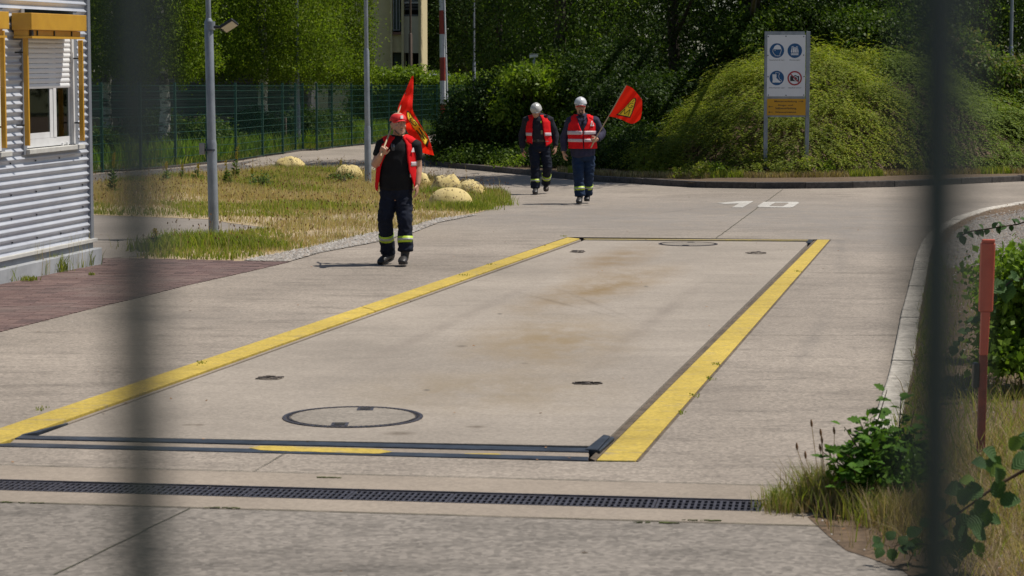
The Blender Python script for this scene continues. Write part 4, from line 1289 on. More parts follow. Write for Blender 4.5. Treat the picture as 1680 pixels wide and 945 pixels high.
# --- birches behind the fence
def birch(x, y, h, rad, n, seed, label, lean=0.0, r0=.17, strands=1200, top_z=None, zl=1.9, xr=None, size=.075):
    t = thing('birch_tree', (x, y, 0.03), label, 'tree', 'birches beyond the green fence')
    blobs = [(x + rad * .35 * math.cos(i * 2.2), y + rad * .35 * math.sin(i * 2.2), 3.4 + (h - 4) * i / 8, rad * (.75 - .03 * i)) for i in range(9)]
    trunk(t, (x, y, 0), (x + lean, y, h * .9), r0, [b[:3] for b in blobs], M_birch, seed)
    r = rng(seed)
    zf = 2 + 140 / F * y + 1.0
    # hanging strands
    per = 30
    a = r.random(strands) * 6.283; rr = rad * np.sqrt(r.random(strands)) * 1.05
    sx, sy = x + np.cos(a) * rr, y + np.sin(a) * rr * .8
    sz = 2.6 + (h - 3.6) * r.random(strands) ** 1.5 + (1 - rr / rad) * 1.0
    ln = .7 + 1.5 * r.random(strands)
    bottom = np.maximum(sz - ln, zl + .9 * np.abs(np.sin(sx * 2.1 + 1)) * (rr / rad) * .7 - .25 + .5 * r.random(strands))
    tt = r.random((strands, per))
    Z = sz[:, None] + (bottom - sz)[:, None] * tt
    sway = .12 * np.sin(tt * 3 + a[:, None])
    X = sx[:, None] + sway + r.normal(size=tt.shape) * .06; Y = sy[:, None] + r.normal(size=tt.shape) * .06
    P = np.stack([X, Y, Z], -1).reshape(-1, 3)
    P = P[P[:, 2] > zl - .3]
    hi = P[:, 2] > zf; take = ~hi | (r.random(len(P)) < .09); P = P[take]; hi = hi[take]
    D = r.normal(size=P.shape) * .5; D[:, 2] -= .8
    L = size * (.7 + .6 * r.random(len(P))) * np.where(hi, 2.4, 1)
    quads_mesh('hanging_foliage', leaf_quads(P, D, L, L * .7, .3, r), 4, ML_birch, t, 'stuff')
    crown('crown', blobs, n, size, ML_birch, t, seed + 1, zfine=zf, shell=.2, spread=.35, hik=.09)
    return t
bx = lambda px, Y: (px - 840) / F * Y
birch(bx(441, 70), 70, 11, 2.0, 26000, 201, 'birch with a mottled white trunk in the middle of the birch row', lean=-.5, strands=1500)
birch(bx(478, 74), 74, 11.5, 1.9, 24000, 203, 'birch just right of the white trunk, behind the slim lamp post', lean=.2, strands=1400, r0=.12)
birch(bx(543, 80), 80, 11, 1.55, 24000, 205, 'birch whose hanging leaves end beside the beige house', strands=1500, r0=.1, zl=1.75)
birch(bx(372, 77), 77, 12, 1.9, 22000, 207, 'thin leaved birch left of the white trunk, right behind the floodlight', strands=900, zl=3.0)
birch(bx(268, 64), 64, 11, 1.55, 22000, 209, 'birch with a drooping spray over the fence, behind the dark bar', strands=1000, zl=1.9)
birch(bx(180, 66), 66, 12, 1.8, 26000, 211, 'leafy birch next to the corner of the clad building', strands=1100, zl=2.1)
for i, (px, Y, lab) in enumerate([(150, 88, 'dark tree behind the birches next to the clad building'), (260, 92, 'dark tree behind the birch with the drooping spray'),
                                  (350, 90, 'dark tree seen past the floodlight, behind the birches'), (475, 100, 'dark tree behind the right end of the birch row'), (440, 97, 'dark tree behind the white birch trunk')]):
    tree('broadleaf_tree', lab, bx(px, Y), Y, 14, 3.2, 22000, .12, ML_dark, 160 + i, 'dark trees behind the birches', low=.22, base_z=0)

# --- hedge grown over with ivy, and shrubs behind the fence
hd = thing('ivy_hedge', (A(720, 200, 98).x, 98, 0), 'long ivy hedge with sunlit top behind the fence, before the house', 'hedge')
hb = []
for px in range(585, 840, 7):
    top = 122 if px < 700 else 131
    Yv = 100 - (px - 600) * .03
    q = A(px, top + 4 * math.sin(px * .11), Yv)
    for zz_ in (.45, .85): hb.append((q.x, Yv, q.z * zz_ - .1, (.5, .6, q.z * .25)))
crown('foliage', hb, 60000, .13, ML_ivy, hd, 31, spread=.16, shell=.75, up=1.0)
stem = MB()
for k in range(14):
    q = A(600 + k * 17, 200, 98.5); stem.tube([(q.x, q.y, 0), (q.x + .1, q.y, 1.6)], .04, 5)
tag(stem.build('stems', M_bark, hd), kind='stuff')

def shrub(name, label, blobs, n, size, m, seed, cat='shrub', group=None, base=None, spread=.16, **kw):
    b0 = blobs[0]
    base = base or (b0[0], b0[1], .05)
    t = thing(name, base, label, cat, group)
    mb = MB(); rd = random.Random(seed)
    for k, b in enumerate(blobs[:7]):
        s = Vector(base) + Vector((rd.uniform(-.12, .12), rd.uniform(-.1, .1), -.05)); e = Vector(b[:3])
        mb.tube([s, s.lerp(e, .5) + Vector((0, 0, .15)), e], [.035, .022, .008], 5)
    tag(mb.build('stems', M_bark, t), kind='stuff')
    crown('foliage', blobs, n, size, m, t, seed, spread=spread, **kw)
    return t
def pb(px, py, Y, rx, rz, ry=None):
    """blob centred at a photo position, radii in photo pixels"""
    p = A(px, py, Y); k = Y / F
    return (p.x, p.y, p.z, (rx * k, (ry or rx) * k, rz * k))
shrub('dark_shrub', 'large dark rounded shrub at the road corner, left of the helmeted men',
      [pb(800, 205, 55, 60, 62), pb(760, 215, 55.5, 36, 48), pb(850, 200, 54.5, 50, 60), pb(740, 238, 55, 22, 28), pb(820, 160, 56, 45, 32), pb(880, 235, 54, 40, 40)], 62000, .085, ML_dark, 41, shell=.6, drop=-.4)
shrub('sunlit_shrub', 'tall shrub with bright sunlit leaves directly behind the helmeted men',
      [pb(872, 165, 54.5, 36, 48), pb(850, 140, 55, 30, 28), pb(900, 140, 55.5, 34, 40), pb(925, 185, 54, 30, 40), pb(838, 185, 54, 26, 20), pb(872, 128, 53.6, 22, 14), pb(856, 134, 53.6, 20, 12)], 30000, .095, ML_ivy, 43, shell=.6)
shrub('dark_shrub', 'dark undergrowth behind the red flag, between tall trees and mound',
      [pb(1000, 200, 52.5, 60, 70), pb(1060, 190, 53, 50, 60), pb(960, 150, 54, 50, 60), pb(1110, 170, 54, 40, 45), pb(1020, 120, 55, 60, 50), pb(1160, 130, 55, 40, 40)], 60000, .08, ML_dark, 45, shell=.6, drop=-.3)
shrub('dark_shrub', 'low dark spreading growth on the bank behind the man holding the flag',
      [pb(930, 255, 51, 50, 22), pb(1000, 255, 50, 60, 26), pb(1060, 258, 49, 50, 26), pb(880, 262, 51.5, 40, 16), pb(1040, 235, 50.5, 60, 24)], 42000, .06, ML_dark, 47, shell=.5, drop=-.1)
shrub('dark_shrub', 'low grassy shrub over the kerb at the road corner, under the big shrub',
      [pb(790, 262, 53.5, 50, 12), pb(740, 256, 55, 30, 14), pb(845, 268, 52.5, 30, 10)], 26000, .07, ML_mid, 48, shell=.3)
# --- undergrowth behind the fence
und = [(165, 250, 58, 30, 35, ML_mid, 'leafy shrub behind the fence beside the corner of the building'), (330, 225, 64, 45, 26, ML_mid, 'low leafy shrub behind the fence, left of the floodlight post'),
       (495, 215, 72, 26, 34, ML_dark, 'dark shrub behind the corner of the fence'), (250, 215, 66, 40, 26, ML_dark, 'dark shrub beyond the fence, behind the dark bar'),
       (540, 210, 78, 34, 26, ML_mid, 'shrub behind the fence right of the corner post'), (770, 175, 84, 30, 30, ML_dark, 'dark shrub filling the far end of the fence'),
       (420, 205, 70, 26, 20, ML_dark, 'dark shrub under the white birch trunk')]
for i, (px, py, Y, rx, rz, m_, lab) in enumerate(und):
    shrub('low_shrub', lab, [pb(px, py, Y, rx, rz), pb(px - rx * .6, py + 6, Y, rx * .6, rz * .7), pb(px + rx * .6, py + 5, Y + .5, rx * .6, rz * .8)], 14000, .085, m_, 50 + i, group='shrubs behind the green fence')

# --- the planted mound
crest = [(1040, 262), (1080, 236), (1150, 164), (1200, 124), (1260, 95), (1330, 89), (1400, 92), (1450, 100), (1500, 111), (1560, 128), (1620, 166), (1680, 198), (1760, 238), (1900, 275)]
YC_ = 53.0
cxs = [A(p, 200, YC_).x for p, _ in crest]; czs = [A(p, q, YC_).z for p, q in crest]
def front_y(X):
    """where the bed starts behind the dark kerb"""
    bx_ = [p.x for p in bk][::-1]; by_ = [p.y for p in bk][::-1]
    return np.interp(X, bx_, by_) + np.interp(X, [2.5, 4.5, 8.5, 11], [1.4, 3.3, 3.2, 1.9])
def mound_z(X, Y):
    lump_ = (.20) * np.sin(X * 1.7 + np.sin(Y * 1.3) * 1.2) * np.sin(Y * 1.5 + X * .6) + .13 * np.sin(X * 3.7 + Y * 2.1)
    c = np.interp(X, cxs, czs); f = front_y(X)
    t = np.clip((Y - f) / np.maximum(YC_ - f, 1.0), 0, 1)
    back = np.clip((Y - YC_ - 2) / 5, 0, 1)
    return .1 + np.maximum(c - .62, 0) * (np.sin(t * math.pi / 2) ** .85) * (1 - .5 * back) + lump_ * np.clip(t * 2, 0, 1)
gx = np.linspace(2.0, 17, 80); gy = np.linspace(43, 60, 60)
XX, YY = np.meshgrid(gx, gy, indexing='ij'); ZZ = mound_z(XX, YY) + .03 * np.sin(XX * 3) * np.cos(YY * 2.3) - .03
mb = MB(); mb.add(np.stack([XX, YY, ZZ], -1).reshape(-1, 3).tolist(), [(i * 60 + j, (i + 1) * 60 + j, (i + 1) * 60 + j + 1, i * 60 + j + 1) for i in range(79) for j in range(59) if YY[i, j] > front_y(XX[i, j]) - .3])
tag(mb.build('mound', M_soil, smooth=True), kind='structure')

def cover(name, label, x0, x1, n, m, seed, size=.048, group=None, thick=.4, ymax=55.5, mask=None):
    r = rng(seed)
    # sprays: arching shoots that lie over one another
    ns = n // 16
    X = x0 + (x1 - x0) * r.random(ns * 2); Y = 43.5 + (ymax - 43.5) * r.random(ns * 2)
    ok = (Y > front_y(X) + .15)
    if mask is not None: ok &= mask(X, Y)
    X, Y = X[ok][:ns], Y[ok][:ns]; ns = len(X)
    Zg = mound_z(X, Y)
    e = .1
    gxv = (mound_z(X + e, Y) - mound_z(X - e, Y)) / (2 * e); gyv = (mound_z(X, Y + e) - mound_z(X, Y - e)) / (2 * e)
    edge = np.clip((Y - front_y(X)) / 1.2, .25, 1)
    lump = .5 + .5 * np.sin(X * 2.3 + np.sin(Y * 1.7) * 1.5) * np.sin(Y * 2.1 + X * .8)
    H_ = edge * thick * (.12 + .5 * lump + .45 * r.random(ns) ** 1.5) + (r.random(ns) > .975) * .3 * edge
    out = np.stack([-gxv + .25 * r.normal(size=ns), -gyv - .25 + .25 * r.normal(size=ns), np.zeros(ns)], -1)
    out = unit(out)
    Ls = .30 + .5 * r.random(ns) ** 2
    per = 16
    t = (np.arange(per) / per)[None, :, None]
    P = np.stack([X, Y, Zg + H_], -1)[:, None, :] + out[:, None, :] * Ls[:, None, None] * t
    P[..., 2] += (t[..., 0] * .14 - t[..., 0] ** 2 * .30) * Ls[:, None] / .5
    side = np.stack([-out[:, 1], out[:, 0], np.zeros(ns)], -1)
    sg_ = np.where(np.arange(per) % 2 == 0, 1.0, -1.0)[None, :, None]
    D = out[:, None, :] * .7 + side[:, None, :] * sg_ * .8 + r.normal(size=P.shape) * .2
    P = P.reshape(-1, 3); D = D.reshape(-1, 3)
    L = size * (.7 + .6 * r.random(len(P)))
    t_ = thing(name, (float(X.mean()), float(Y.min()), .1), label, 'shrub', group)
    nrm_ = np.repeat(unit(np.stack([-gxv, -gyv, np.full(ns, .8)], -1)), per, axis=0) * 1.8
    quads_mesh('foliage', tri(leaf_quads(P, D, L, L * .62, .1, r, nrm_)), 3, m, t_, 'stuff')
    # woody shoots
    mb = MB()
    for k in range(0, ns, max(1, ns // 160)):
        a = Vector((X[k], Y[k], Zg[k] + .02)); b = Vector((X[k], Y[k], Zg[k] + H_[k])); c = b + Vector(out[k]) * Ls[k] * .7
        mb.tube([a, b, c], [.012, .008, .003], 4)
    tag(mb.build('stems', M_twig, t_), kind='stuff')
cover('spreading_shrub', 'wide spreading shrub with yellow green sprays covering the mound behind the sign', 2.6, 8.6, 210000, ML_coto, 61, thick=.75)
cover('spreading_shrub', 'darker green spreading shrub on the right slope of the mound', 8.5, 14.5, 110000, leafmat('green_cotoneaster_leaves', [(0.11, 0.17, 0.03), (0.17, 0.23, 0.038), (0.22, 0.27, 0.05), (0.11, 0.17, 0.035)], .35, .6, patch=.4), 62, thick=.7)
def bpatch(pts, Y, R_=26):
    return [pb(x, y, Y + (i % 3) * .5, R_, R_ * .8) for i, (x, y) in enumerate(pts)]
shrub('bramble_thicket', 'tangled bramble thicket with sunlit top behind the right slope of the mound',
      bpatch([(1520, 110), (1550, 80), (1580, 90), (1610, 115), (1640, 130), (1670, 135), (1560, 130), (1600, 150), (1640, 170), (1520, 150), (1490, 120), (1700, 130), (1680, 180)], 53.5, 32), 60000, .10, ML_bramble, 71, shell=.55, spread=.2, up=.8)
shrub('bramble_thicket', 'bramble thicket hanging low around the lamp post at the right edge', bpatch([(1640, 210), (1680, 215), (1670, 250), (1715, 240), (1655, 262)], 50.5, 24), 20000, .09, ML_bramble, 72, shell=.5, spread=.18, up=.8)
shrub('dark_shrub', 'dark bush mass between the mound crest and the trees above it',
      [pb(1380, 60, 55, 60, 40), pb(1300, 50, 55.5, 60, 42), pb(1450, 70, 55, 60, 46), pb(1230, 70, 55, 50, 46), pb(1500, 60, 56, 50, 60)], 60000, .085, ML_mid, 73, shell=.6)

# --- grass helpers
def blades(name, X, Y, Z, h, w, m, seed, parent=None, lean=.35, label=None, kind='stuff'):
    """curved blades: a lower quad and a pointed tip each"""
    r = rng(seed); n = len(X)
    a = r.random(n) * 6.283; b = r.random(n) * 6.283
    hh = h * (.5 + .8 * r.random(n)); le = lean * (.4 + 1.2 * r.random(n)); lx = np.cos(a) * hh * le; ly = np.sin(a) * hh * le
    ww = w * .5 * (.7 + .6 * r.random(n)); sx = np.cos(b) * ww; sy = np.sin(b) * ww * .6
    V = np.empty((n, 5, 3))
    V[:, 0] = np.stack([X - sx, Y - sy, Z], -1); V[:, 1] = np.stack([X + sx, Y + sy, Z], -1)
    V[:, 2] = np.stack([X + sx * .8 + lx * .35, Y + sy * .8 + ly * .35, Z + hh * .6], -1)
    V[:, 3] = np.stack([X - sx * .8 + lx * .35, Y - sy * .8 + ly * .35, Z + hh * .6], -1)
    V[:, 4] = np.stack([X + lx, Y + ly, Z + hh], -1)
    loc = WLOC[parent.name] if parent is not None else Vector((0, 0, 0))
    me = bpy.data.meshes.new(name); me.vertices.add(n * 5)
    me.vertices.foreach_set('co', (V.reshape(-1, 3) - np.array(loc)).astype(np.float32).ravel())
    fi = (np.arange(n)[:, None] * 5 + np.array([0, 1, 2, 3, 3, 2, 4])[None]).reshape(-1)
    me.loops.add(len(fi)); me.loops.foreach_set('vertex_index', fi.astype(np.int32)); me.polygons.add(n * 2)
    ls_ = (np.arange(n)[:, None] * 7 + np.array([0, 4])[None]).reshape(-1)
    me.polygons.foreach_set('loop_start', ls_.astype(np.int32)); me.update(calc_edges=True)
    o = link(name, me, m, parent, loc)
    if kind: o['kind'] = kind
    return o
def scatter_poly(poly, n, seed, clump=None, lim=900):
    r = rng(seed); xs = [p[0] for p in poly]; ys = [p[1] for p in poly]
    X = min(xs) + (max(xs) - min(xs)) * r.random(n * 3); Y = min(ys) + (max(ys) - min(ys)) * r.random(n * 3)
    ok = pip(X, Y, poly) & (np.abs(X) * F / Y < lim)
    if clump is not None:
        v = np.sin(X * clump + np.sin(Y * clump * .7) * 2) * np.sin(Y * clump * .8 + np.cos(X * clump * 1.3) * 2)
        ok &= r.random(n * 3) < .35 + .65 * (v > -.1)
    return X[ok][:n], Y[ok][:n]
ip = [(p.x, p.y) for p in island_poly]
X, Y = scatter_poly(ip, 80000, 81, 1.1)
v = np.sin(X * 1.3 + 1) + np.sin(Y * .55 + X * .7) + .8 * np.sin(X * 3.1 + Y * 1.7)
# green bands: along the front of the island and round the lamp post
pyv = HOR + F * CAM_H / Y; pxv = 840 + X / Y * F
green = ((np.abs(pyv - 345) < 13) & (v > -.6)) | ((pyv < 302) & (v > .1)) | ((pyv > 385) & (pxv < 440) & (v > -.9)) | ((pxv > 700) & (v > -.3)) | (v > 1.25)
hz_ = np.where(pyv < 330, .11, .06)
green &= rng(87).random(len(X)) < .72
d_ = ~green
blades('dry_grass', X[d_], Y[d_], np.full(d_.sum(), .01), hz_[d_], .009, ML_dry, 82)
bpy.data.objects['dry_grass']['label'] = 'dry reddish straw grass on the island'
blades('green_grass', X[green], Y[green], np.full(green.sum(), .01), hz_[green] * 1.15, .013, ML_grass, 83)
# seed heads on thin stalks
X, Y = scatter_poly(ip, 2600, 84)
r = rng(85); hh = .18 + .22 * r.random(len(X))
blades('seed_stalks', X, Y, np.full(len(X), .01), hh, .006, ML_dry, 86, lean=.15)
P = np.stack([X, Y, hh * .8 + .01], -1); D = np.zeros_like(P); D[:, 2] = 1; D += r.normal(size=P.shape) * .2
quads_mesh('seed_heads', leaf_quads(P, D, .035, .02, 0, r), 4, ML_seed, None, 'stuff')
# tuft round the post, edge tufts by the driveway
def tuft(px, py, rpx, n, h, m, seed, name='grass_tuft', label=None, cat='grass tuft', w=.012, lean=.45, parent=None):
    c = G(px, py); r = rng(seed); k = c.y / F * rpx
    X = c.x + r.normal(size=n) * k; Y = c.y + r.normal(size=n) * k * .9
    o = blades(name, X, Y, np.full(n, .012), h, w, m, seed, parent, lean)
    o['kind'] = 'stuff'
    return o
for i, (px, py, rp, n, h) in enumerate([(320, 405, 34, 1800, .17), (265, 412, 22, 800, .14), (380, 408, 22, 900, .15), (430, 410, 25, 700, .12), (740, 345, 30, 900, .13), (770, 345, 18, 700, .13), (800, 338, 20, 600, .16), (500, 345, 60, 1500, .12), (700, 325, 24, 600, .18), (480, 290, 60, 1200, .15)]):
    tuft(px, py, rp, n, h, ML_grass, 300 + i)
for i, (px, py, rp, n, h) in enumerate([(60, 452, 8, 160, .12), (93, 447, 9, 260, .17), (130, 437, 9, 260, .15), (5, 463, 8, 200, .14), (48, 462, 7, 120, .05), (150, 453, 3, 40, .03), (112, 441, 12, 120, .10)]):
    tuft(px, py, rp, n, h, ML_grass, 330 + i, w=.009)
for i, (px, py, rp, n) in enumerate([(60, 452, 12, 60), (110, 440, 18, 80), (150, 434, 6, 20)]):
    tuft(px, py, rp, n, .36, ML_dry, 345 + i, w=.004, lean=.15)
# meadow beyond the fence
r = rng(88)
mpoly = [(p.x, p.y + .15) for p in fn] + [(-2.6, 95), (-2.6, 130), (-30, 130), (-30, 55)]
X, Y = scatter_poly(mpoly, 60000, 89, .5)
near = Y < 95
X, Y = X[near], Y[near]
blades('meadow_grass', X, Y, np.full(len(X), .02), .5, .035, ML_meadow, 90, lean=.3)
# weeds along the fence foot and the dark kerb
P_ = []
r = rng(91)
for i in range(len(fn) - 1):
    a, b = fn[i], fn[i + 1]
    for k in range(60):
        t = r.random(); P_.append((a.x + (b.x - a.x) * t, a.y + (b.y - a.y) * t - .05 + .15 * r.random()))
P_ = np.array(P_); blades('fence_foot_weeds', P_[:, 0], P_[:, 1], np.full(len(P_), .01), .22, .03, ML_grass, 92)
r = rng(93); n = 9000
X = 1.0 + 12 * r.random(n); Y = front_y(X) - .62 + .8 * r.random(n) ** 1.3
v = np.sin(X * 1.9) + np.sin(X * 4.3 + 1)
gsel = v > .7
blades('bank_dry_grass', X[~gsel], Y[~gsel], np.full((~gsel).sum(), .1), .12, .014, ML_straw, 94)
blades('bank_grass', X[gsel], Y[gsel], np.full(gsel.sum(), .1), .15, .02, ML_grass, 95)
for i, (px, py) in enumerate([(1170, 298), (1135, 300), (1345, 296), (1305, 297), (1075, 292), (835, 283), (1500, 293), (1610, 290)]):
    c = G(px, py - 6, .1)
    blobs = [(c.x, c.y + .35, .22, (.35, .2, .14)), (c.x + .2, c.y + .3, .3, (.15, .15, .16))]
    crown('bank_weeds', blobs, 500, .06, ML_ivy if i in (0, 2, 5) else ML_grass, None, 400 + i, spread=.06)

# --- mulleins: tall yellow flower spikes
M_flower = mat('yellow_flowers', (0.62, 0.47, 0.02), (0.45, 0.36, 0.03), 40, .7)
ML_mul = leafmat('mullein_leaves', [(0.09, 0.14, 0.04), (0.13, 0.18, 0.06)], .3, .7, patch=0)
def mullein(px, py, h, label, leafy=1.0, seed=0):
    c = G(px, py); rd = random.Random(seed)
    t = thing('mullein', c, label, 'wild flower', 'yellow mulleins on the grass island')
    top = c + Vector((rd.uniform(-.04, .04), 0, h))
    MB().tube([c, c.lerp(top, .5) + Vector((.01, 0, 0)), top], [.012, .01, .004], 6).build('stem', ML_mul, t)
    r = rng(seed + 900); n = int(70 * leafy); z = r.random(n) ** 1.5 * h * .55
    a = r.random(n) * 6.283; D = np.stack([np.cos(a), np.sin(a), .35 + .2 * r.random(n)], -1)
    P = np.array(c) + np.stack([0 * z, 0 * z, z + .01], -1)
    L = .17 * (1 - z / h) * (.7 + .5 * r.random(n))
    tag(quads_mesh('leaves', leaf_quads(P, D, L, L * .4, 1, r), 4, ML_mul, t), kind='stuff')
    mb = MB()
    for k in range(38):
        if rd.random() < .25: continue
        z = h * (.62 + .38 * k / 38); a = k * 2.4; p = c.lerp(top, z / h) + Vector((math.cos(a), math.sin(a), 0)) * .02
        mb.obox(p, (.009, 0, .004), (0, .009, 0), (.003, 0, .008))
    tag(mb.build('flowers', M_flower, t), kind='stuff')
for i, (px, py, pt, lf, lab) in enumerate([(387, 295, 240, 1, 'tallest mullein, just right of the floodlight post'), (373, 306, 262, 1.6, 'leafy mullein with broad leaves right of the floodlight post'),
                                  (185, 318, 250, 1.4, 'mullein close to the corner of the clad building'), (323, 298, 268, .8, 'small mullein left of the floodlight post'),
                                  (272, 300, 265, .5, 'mullein right of the dark bar, farther from the post'), (300, 296, 268, .4, 'thin mullein midway between dark bar and floodlight post'),
                                  (558, 285, 262, .6, 'small mullein before the pitted dome behind the island'), (413, 300, 276, .5, 'short mullein well right of the floodlight post'), (258, 412, 374, .5, 'lone mullein in the tuft beside the driveway')]):
    Yp = G(px, py).y; mullein(px, py, (py - pt) * Yp / F, lab, lf, 20 + i)
shrub('grey_weed', 'low grey green weed bush in the middle of the island', [pb(428, 303, G(428, 312).y, 14, 9), pb(436, 306, G(428, 312).y, 8, 6)], 1500, .05, ML_mul, 77, cat='weed', base=tuple(G(428, 312)), spread=.06)
shrub('grey_weed', 'grey green weed bush in front of the pitted yellow dome', [pb(562, 298, G(562, 305).y, 22, 9), pb(548, 300, G(562, 305).y, 10, 10)], 1900, .05, ML_mul, 78, cat='weed', base=tuple(G(562, 306)), spread=.06)

# --- yellow domes
def domemat(name, wear):
    m, nt, b = newmat(name)
    p = coords(nt, (1, 1, 1), 'Position')
    col = ramp(nt, nz(nt, p, 3, 4), [(0.3, (0.50, 0.385, 0.14)), (0.7, (0.60, 0.48, 0.22))])
    col = mix(nt, col, (0.13, 0.10, 0.065), ramp(nt, nz(nt, p, 6.5, 6, .75), [(0.62 - wear, 0), (0.66 - wear, .9)]))
    nt.links.new(col, b.inputs['Base Color']); b.inputs['Roughness'].default_value = .85
    bump(nt, b, nz(nt, p, 7, 5), .5, .03)
    return m
MD = [domemat('yellow_dome_smooth', 0.0), domemat('yellow_dome_worn', .10), domemat('yellow_dome_half', .05)]
def dome_(px0, px1, pyb, pyt, m, label, rough=0.0, seed=0):
    c = G((px0 + px1) / 2, pyb - 3); R_ = (px1 - px0) / 2 * c.y / F; hgt = (pyb - pyt) * 1.12 * c.y / F + .03
    mb = MB(); nu, nv = 36, 14; vs = []; fs = []
    for j in range(nv):
        ph = j / nv * math.pi / 2 * 1.0
        for i in range(nu):
            a = 2 * math.pi * i / nu
            d = Vector((math.cos(a) * math.cos(ph) ** .8, math.sin(a) * math.cos(ph) ** .8, math.sin(ph)))
            k = 1 + rough * noise.noise(d * 2.5 + Vector((seed, 0, 0))) + rough * .5 * noise.noise(d * 7 + Vector((seed, 3, 0)))
            vs.append(c + Vector((d.x * R_ * k, d.y * R_ * k, d.z * hgt * k - .03)))
    vs.append(c + Vector((0, 0, hgt - .03)))
    for j in range(nv - 1):
        for i in range(nu): fs.append((j * nu + i, j * nu + (i + 1) % nu, (j + 1) * nu + (i + 1) % nu, (j + 1) * nu + i))
    for i in range(nu): fs.append(((nv - 1) * nu + i, (nv - 1) * nu + (i + 1) % nu, len(vs) - 1))
    mb.add(vs, fs)
    o = mb.build('boulder', m, loc=c); o.data.polygons.foreach_set('use_smooth', [True] * len(o.data.polygons))
    tag(o, label, 'boulder', 'yellow painted half round boulders along the island')
dome_(700, 778, 343, 314, MD[0], 'smooth pale yellow half round boulder, nearest on the tip of the island')
dome_(704, 762, 321, 294, MD[1], 'pitted yellow boulder directly behind the smooth one', .12, 1)
dome_(744, 796, 325, 303, MD[1], 'pitted yellow boulder behind the smooth one, farthest right', .14, 2)
dome_(672, 706, 308, 288, MD[2], 'yellow boulder mostly hidden behind the man in the cap', .1, 3)
dome_(546, 597, 296, 276, MD[2], 'pitted yellow boulder left of the lamp post beside the man', .10, 4)
dome_(448, 502, 282, 263, MD[2], 'leftmost yellow boulder, at the back edge of the island', .1, 5)

# --- gravel stones
def stones(name, poly, n, s0, s1, seed, z=.012, cols=None):
    X, Y = scatter_poly(poly, n, seed); r = rng(seed + 1); n = len(X)
    s = s0 + (s1 - s0) * r.random(n) ** 2
    base = np.array([[1, 0, 0], [0, 1, 0], [-1, 0, 0], [0, -1, 0], [0, 0, .7]])
    a = r.random(n) * 6.283; ca, sa = np.cos(a), np.sin(a); ex = .6 + .6 * r.random(n)
    V = np.empty((n, 5, 3))
    for k in range(5):
        bx_, by_ = base[k, 0] * ex, base[k, 1]
        V[:, k, 0] = X + (bx_ * ca - by_ * sa) * s; V[:, k, 1] = Y + (bx_ * sa + by_ * ca) * s; V[:, k, 2] = z + base[k, 2] * s
    me = bpy.data.meshes.new(name); me.vertices.add(n * 5); me.vertices.foreach_set('co', V.astype(np.float32).ravel())
    f = np.array([[0, 1, 4], [1, 2, 4], [2, 3, 4], [3, 0, 4]]); fi = (np.arange(n)[:, None, None] * 5 + f[None]).reshape(-1)
    me.loops.add(len(fi)); me.loops.foreach_set('vertex_index', fi.astype(np.int32)); me.polygons.add(n * 4)
    me.polygons.foreach_set('loop_start', np.arange(0, n * 12, 3, dtype=np.int32)); me.update(calc_edges=True)
    o = link(name, me, cols); o['kind'] = 'stuff'
    return o
M_stone = leafmat('stones', [(0.30, 0.28, 0.26), (0.20, 0.18, 0.16), (0.40, 0.38, 0.35), (0.26, 0.21, 0.17)], 0.0, .9, patch=0)
M_stone2 = leafmat('dark_stones', [(0.20, 0.18, 0.165), (0.13, 0.12, 0.11), (0.27, 0.25, 0.23), (0.17, 0.14, 0.12)], 0.0, .9, patch=0)
M_litter = leafmat('leaf_litter', [(0.22, 0.11, 0.05), (0.32, 0.18, 0.09), (0.14, 0.08, 0.04)], 0.1, .8, patch=0)
stones('gravel', [(p.x, p.y) for p in gravel_poly], 7000, .012, .03, 501, .014, M_stone)
stones('gravel', [(p.x, p.y) for p in GP([(1530, 430), (1560, 385), (1600, 358), (1690, 343), (1740, 345), (1740, 420), (1660, 428), (1560, 440)])], 4000, .01, .028, 503, .012, M_stone2)
vp = [(p.x, p.y) for p in verge]
stones('verge_stones', vp, 5000, .006, .016, 505, .008, M_stone)
rp = [(p.x, p.y) for p in road]
stones('road_grit', rp, 1500, .003, .008, 507, .0, M_stone)
X, Y = scatter_poly(vp, 5000, 509)
r = rng(510); P = np.stack([X, Y, .016 + .02 * r.random(len(X))], -1); D = r.normal(size=P.shape); D[:, 2] *= .25
quads_mesh('leaf_litter', leaf_quads(P, D, .03 * (.6 + r.random(len(X))), .016, 2.0, r), 4, M_litter, None, 'stuff')
X, Y = scatter_poly(rp, 260, 511)
P = np.stack([X, Y, .003 + .01 * r.random(len(X))], -1); D = r.normal(size=P.shape); D[:, 2] *= .15
quads_mesh('leaf_litter', leaf_quads(P, D, .025 * (.6 + r.random(len(X))), .016, 3.0, r), 4, M_litter, None, 'stuff')

# --- right verge: straw and green grass by density zones
X, Y = scatter_poly(vp, 110000, 521)
px_ = 840 + X / Y * F; py_ = HOR + F * CAM_H / Y
dens = np.interp(py_, [330, 420, 470, 640, 760, 900, 950], [.0, .02, .35, .7, 1, .9, .5])
right = np.clip((px_ - 1560) / 90, 0, 1)
dens *= np.where(py_ < 650, .45 + .55 * right, .45 + .55 * right) * 1.0
r = rng(522); ok = r.random(len(X)) < dens
X, Y, px_, py_ = X[ok], Y[ok], px_[ok], py_[ok]
ht = np.interp(py_, [420, 600, 760, 900, 960], [.05, .08, .17, .15, .05])
gs = (r.random(len(X)) < np.interp(py_, [420, 640, 900], [.75, .55, .35])) | ((px_ < 1560) & (py_ < 640) & (r.random(len(X)) < .6))
blades('verge_straw', X[~gs], Y[~gs], np.full((~gs).sum(), .014), ht[~gs], .0045, ML_straw, 523, lean=.6)
blades('verge_grass', X[gs], Y[gs], np.full(gs.sum(), .014), ht[gs], .005, ML_grass, 524, lean=.55)
X, Y = scatter_poly(vp, 60000, 541, .8, 1700)
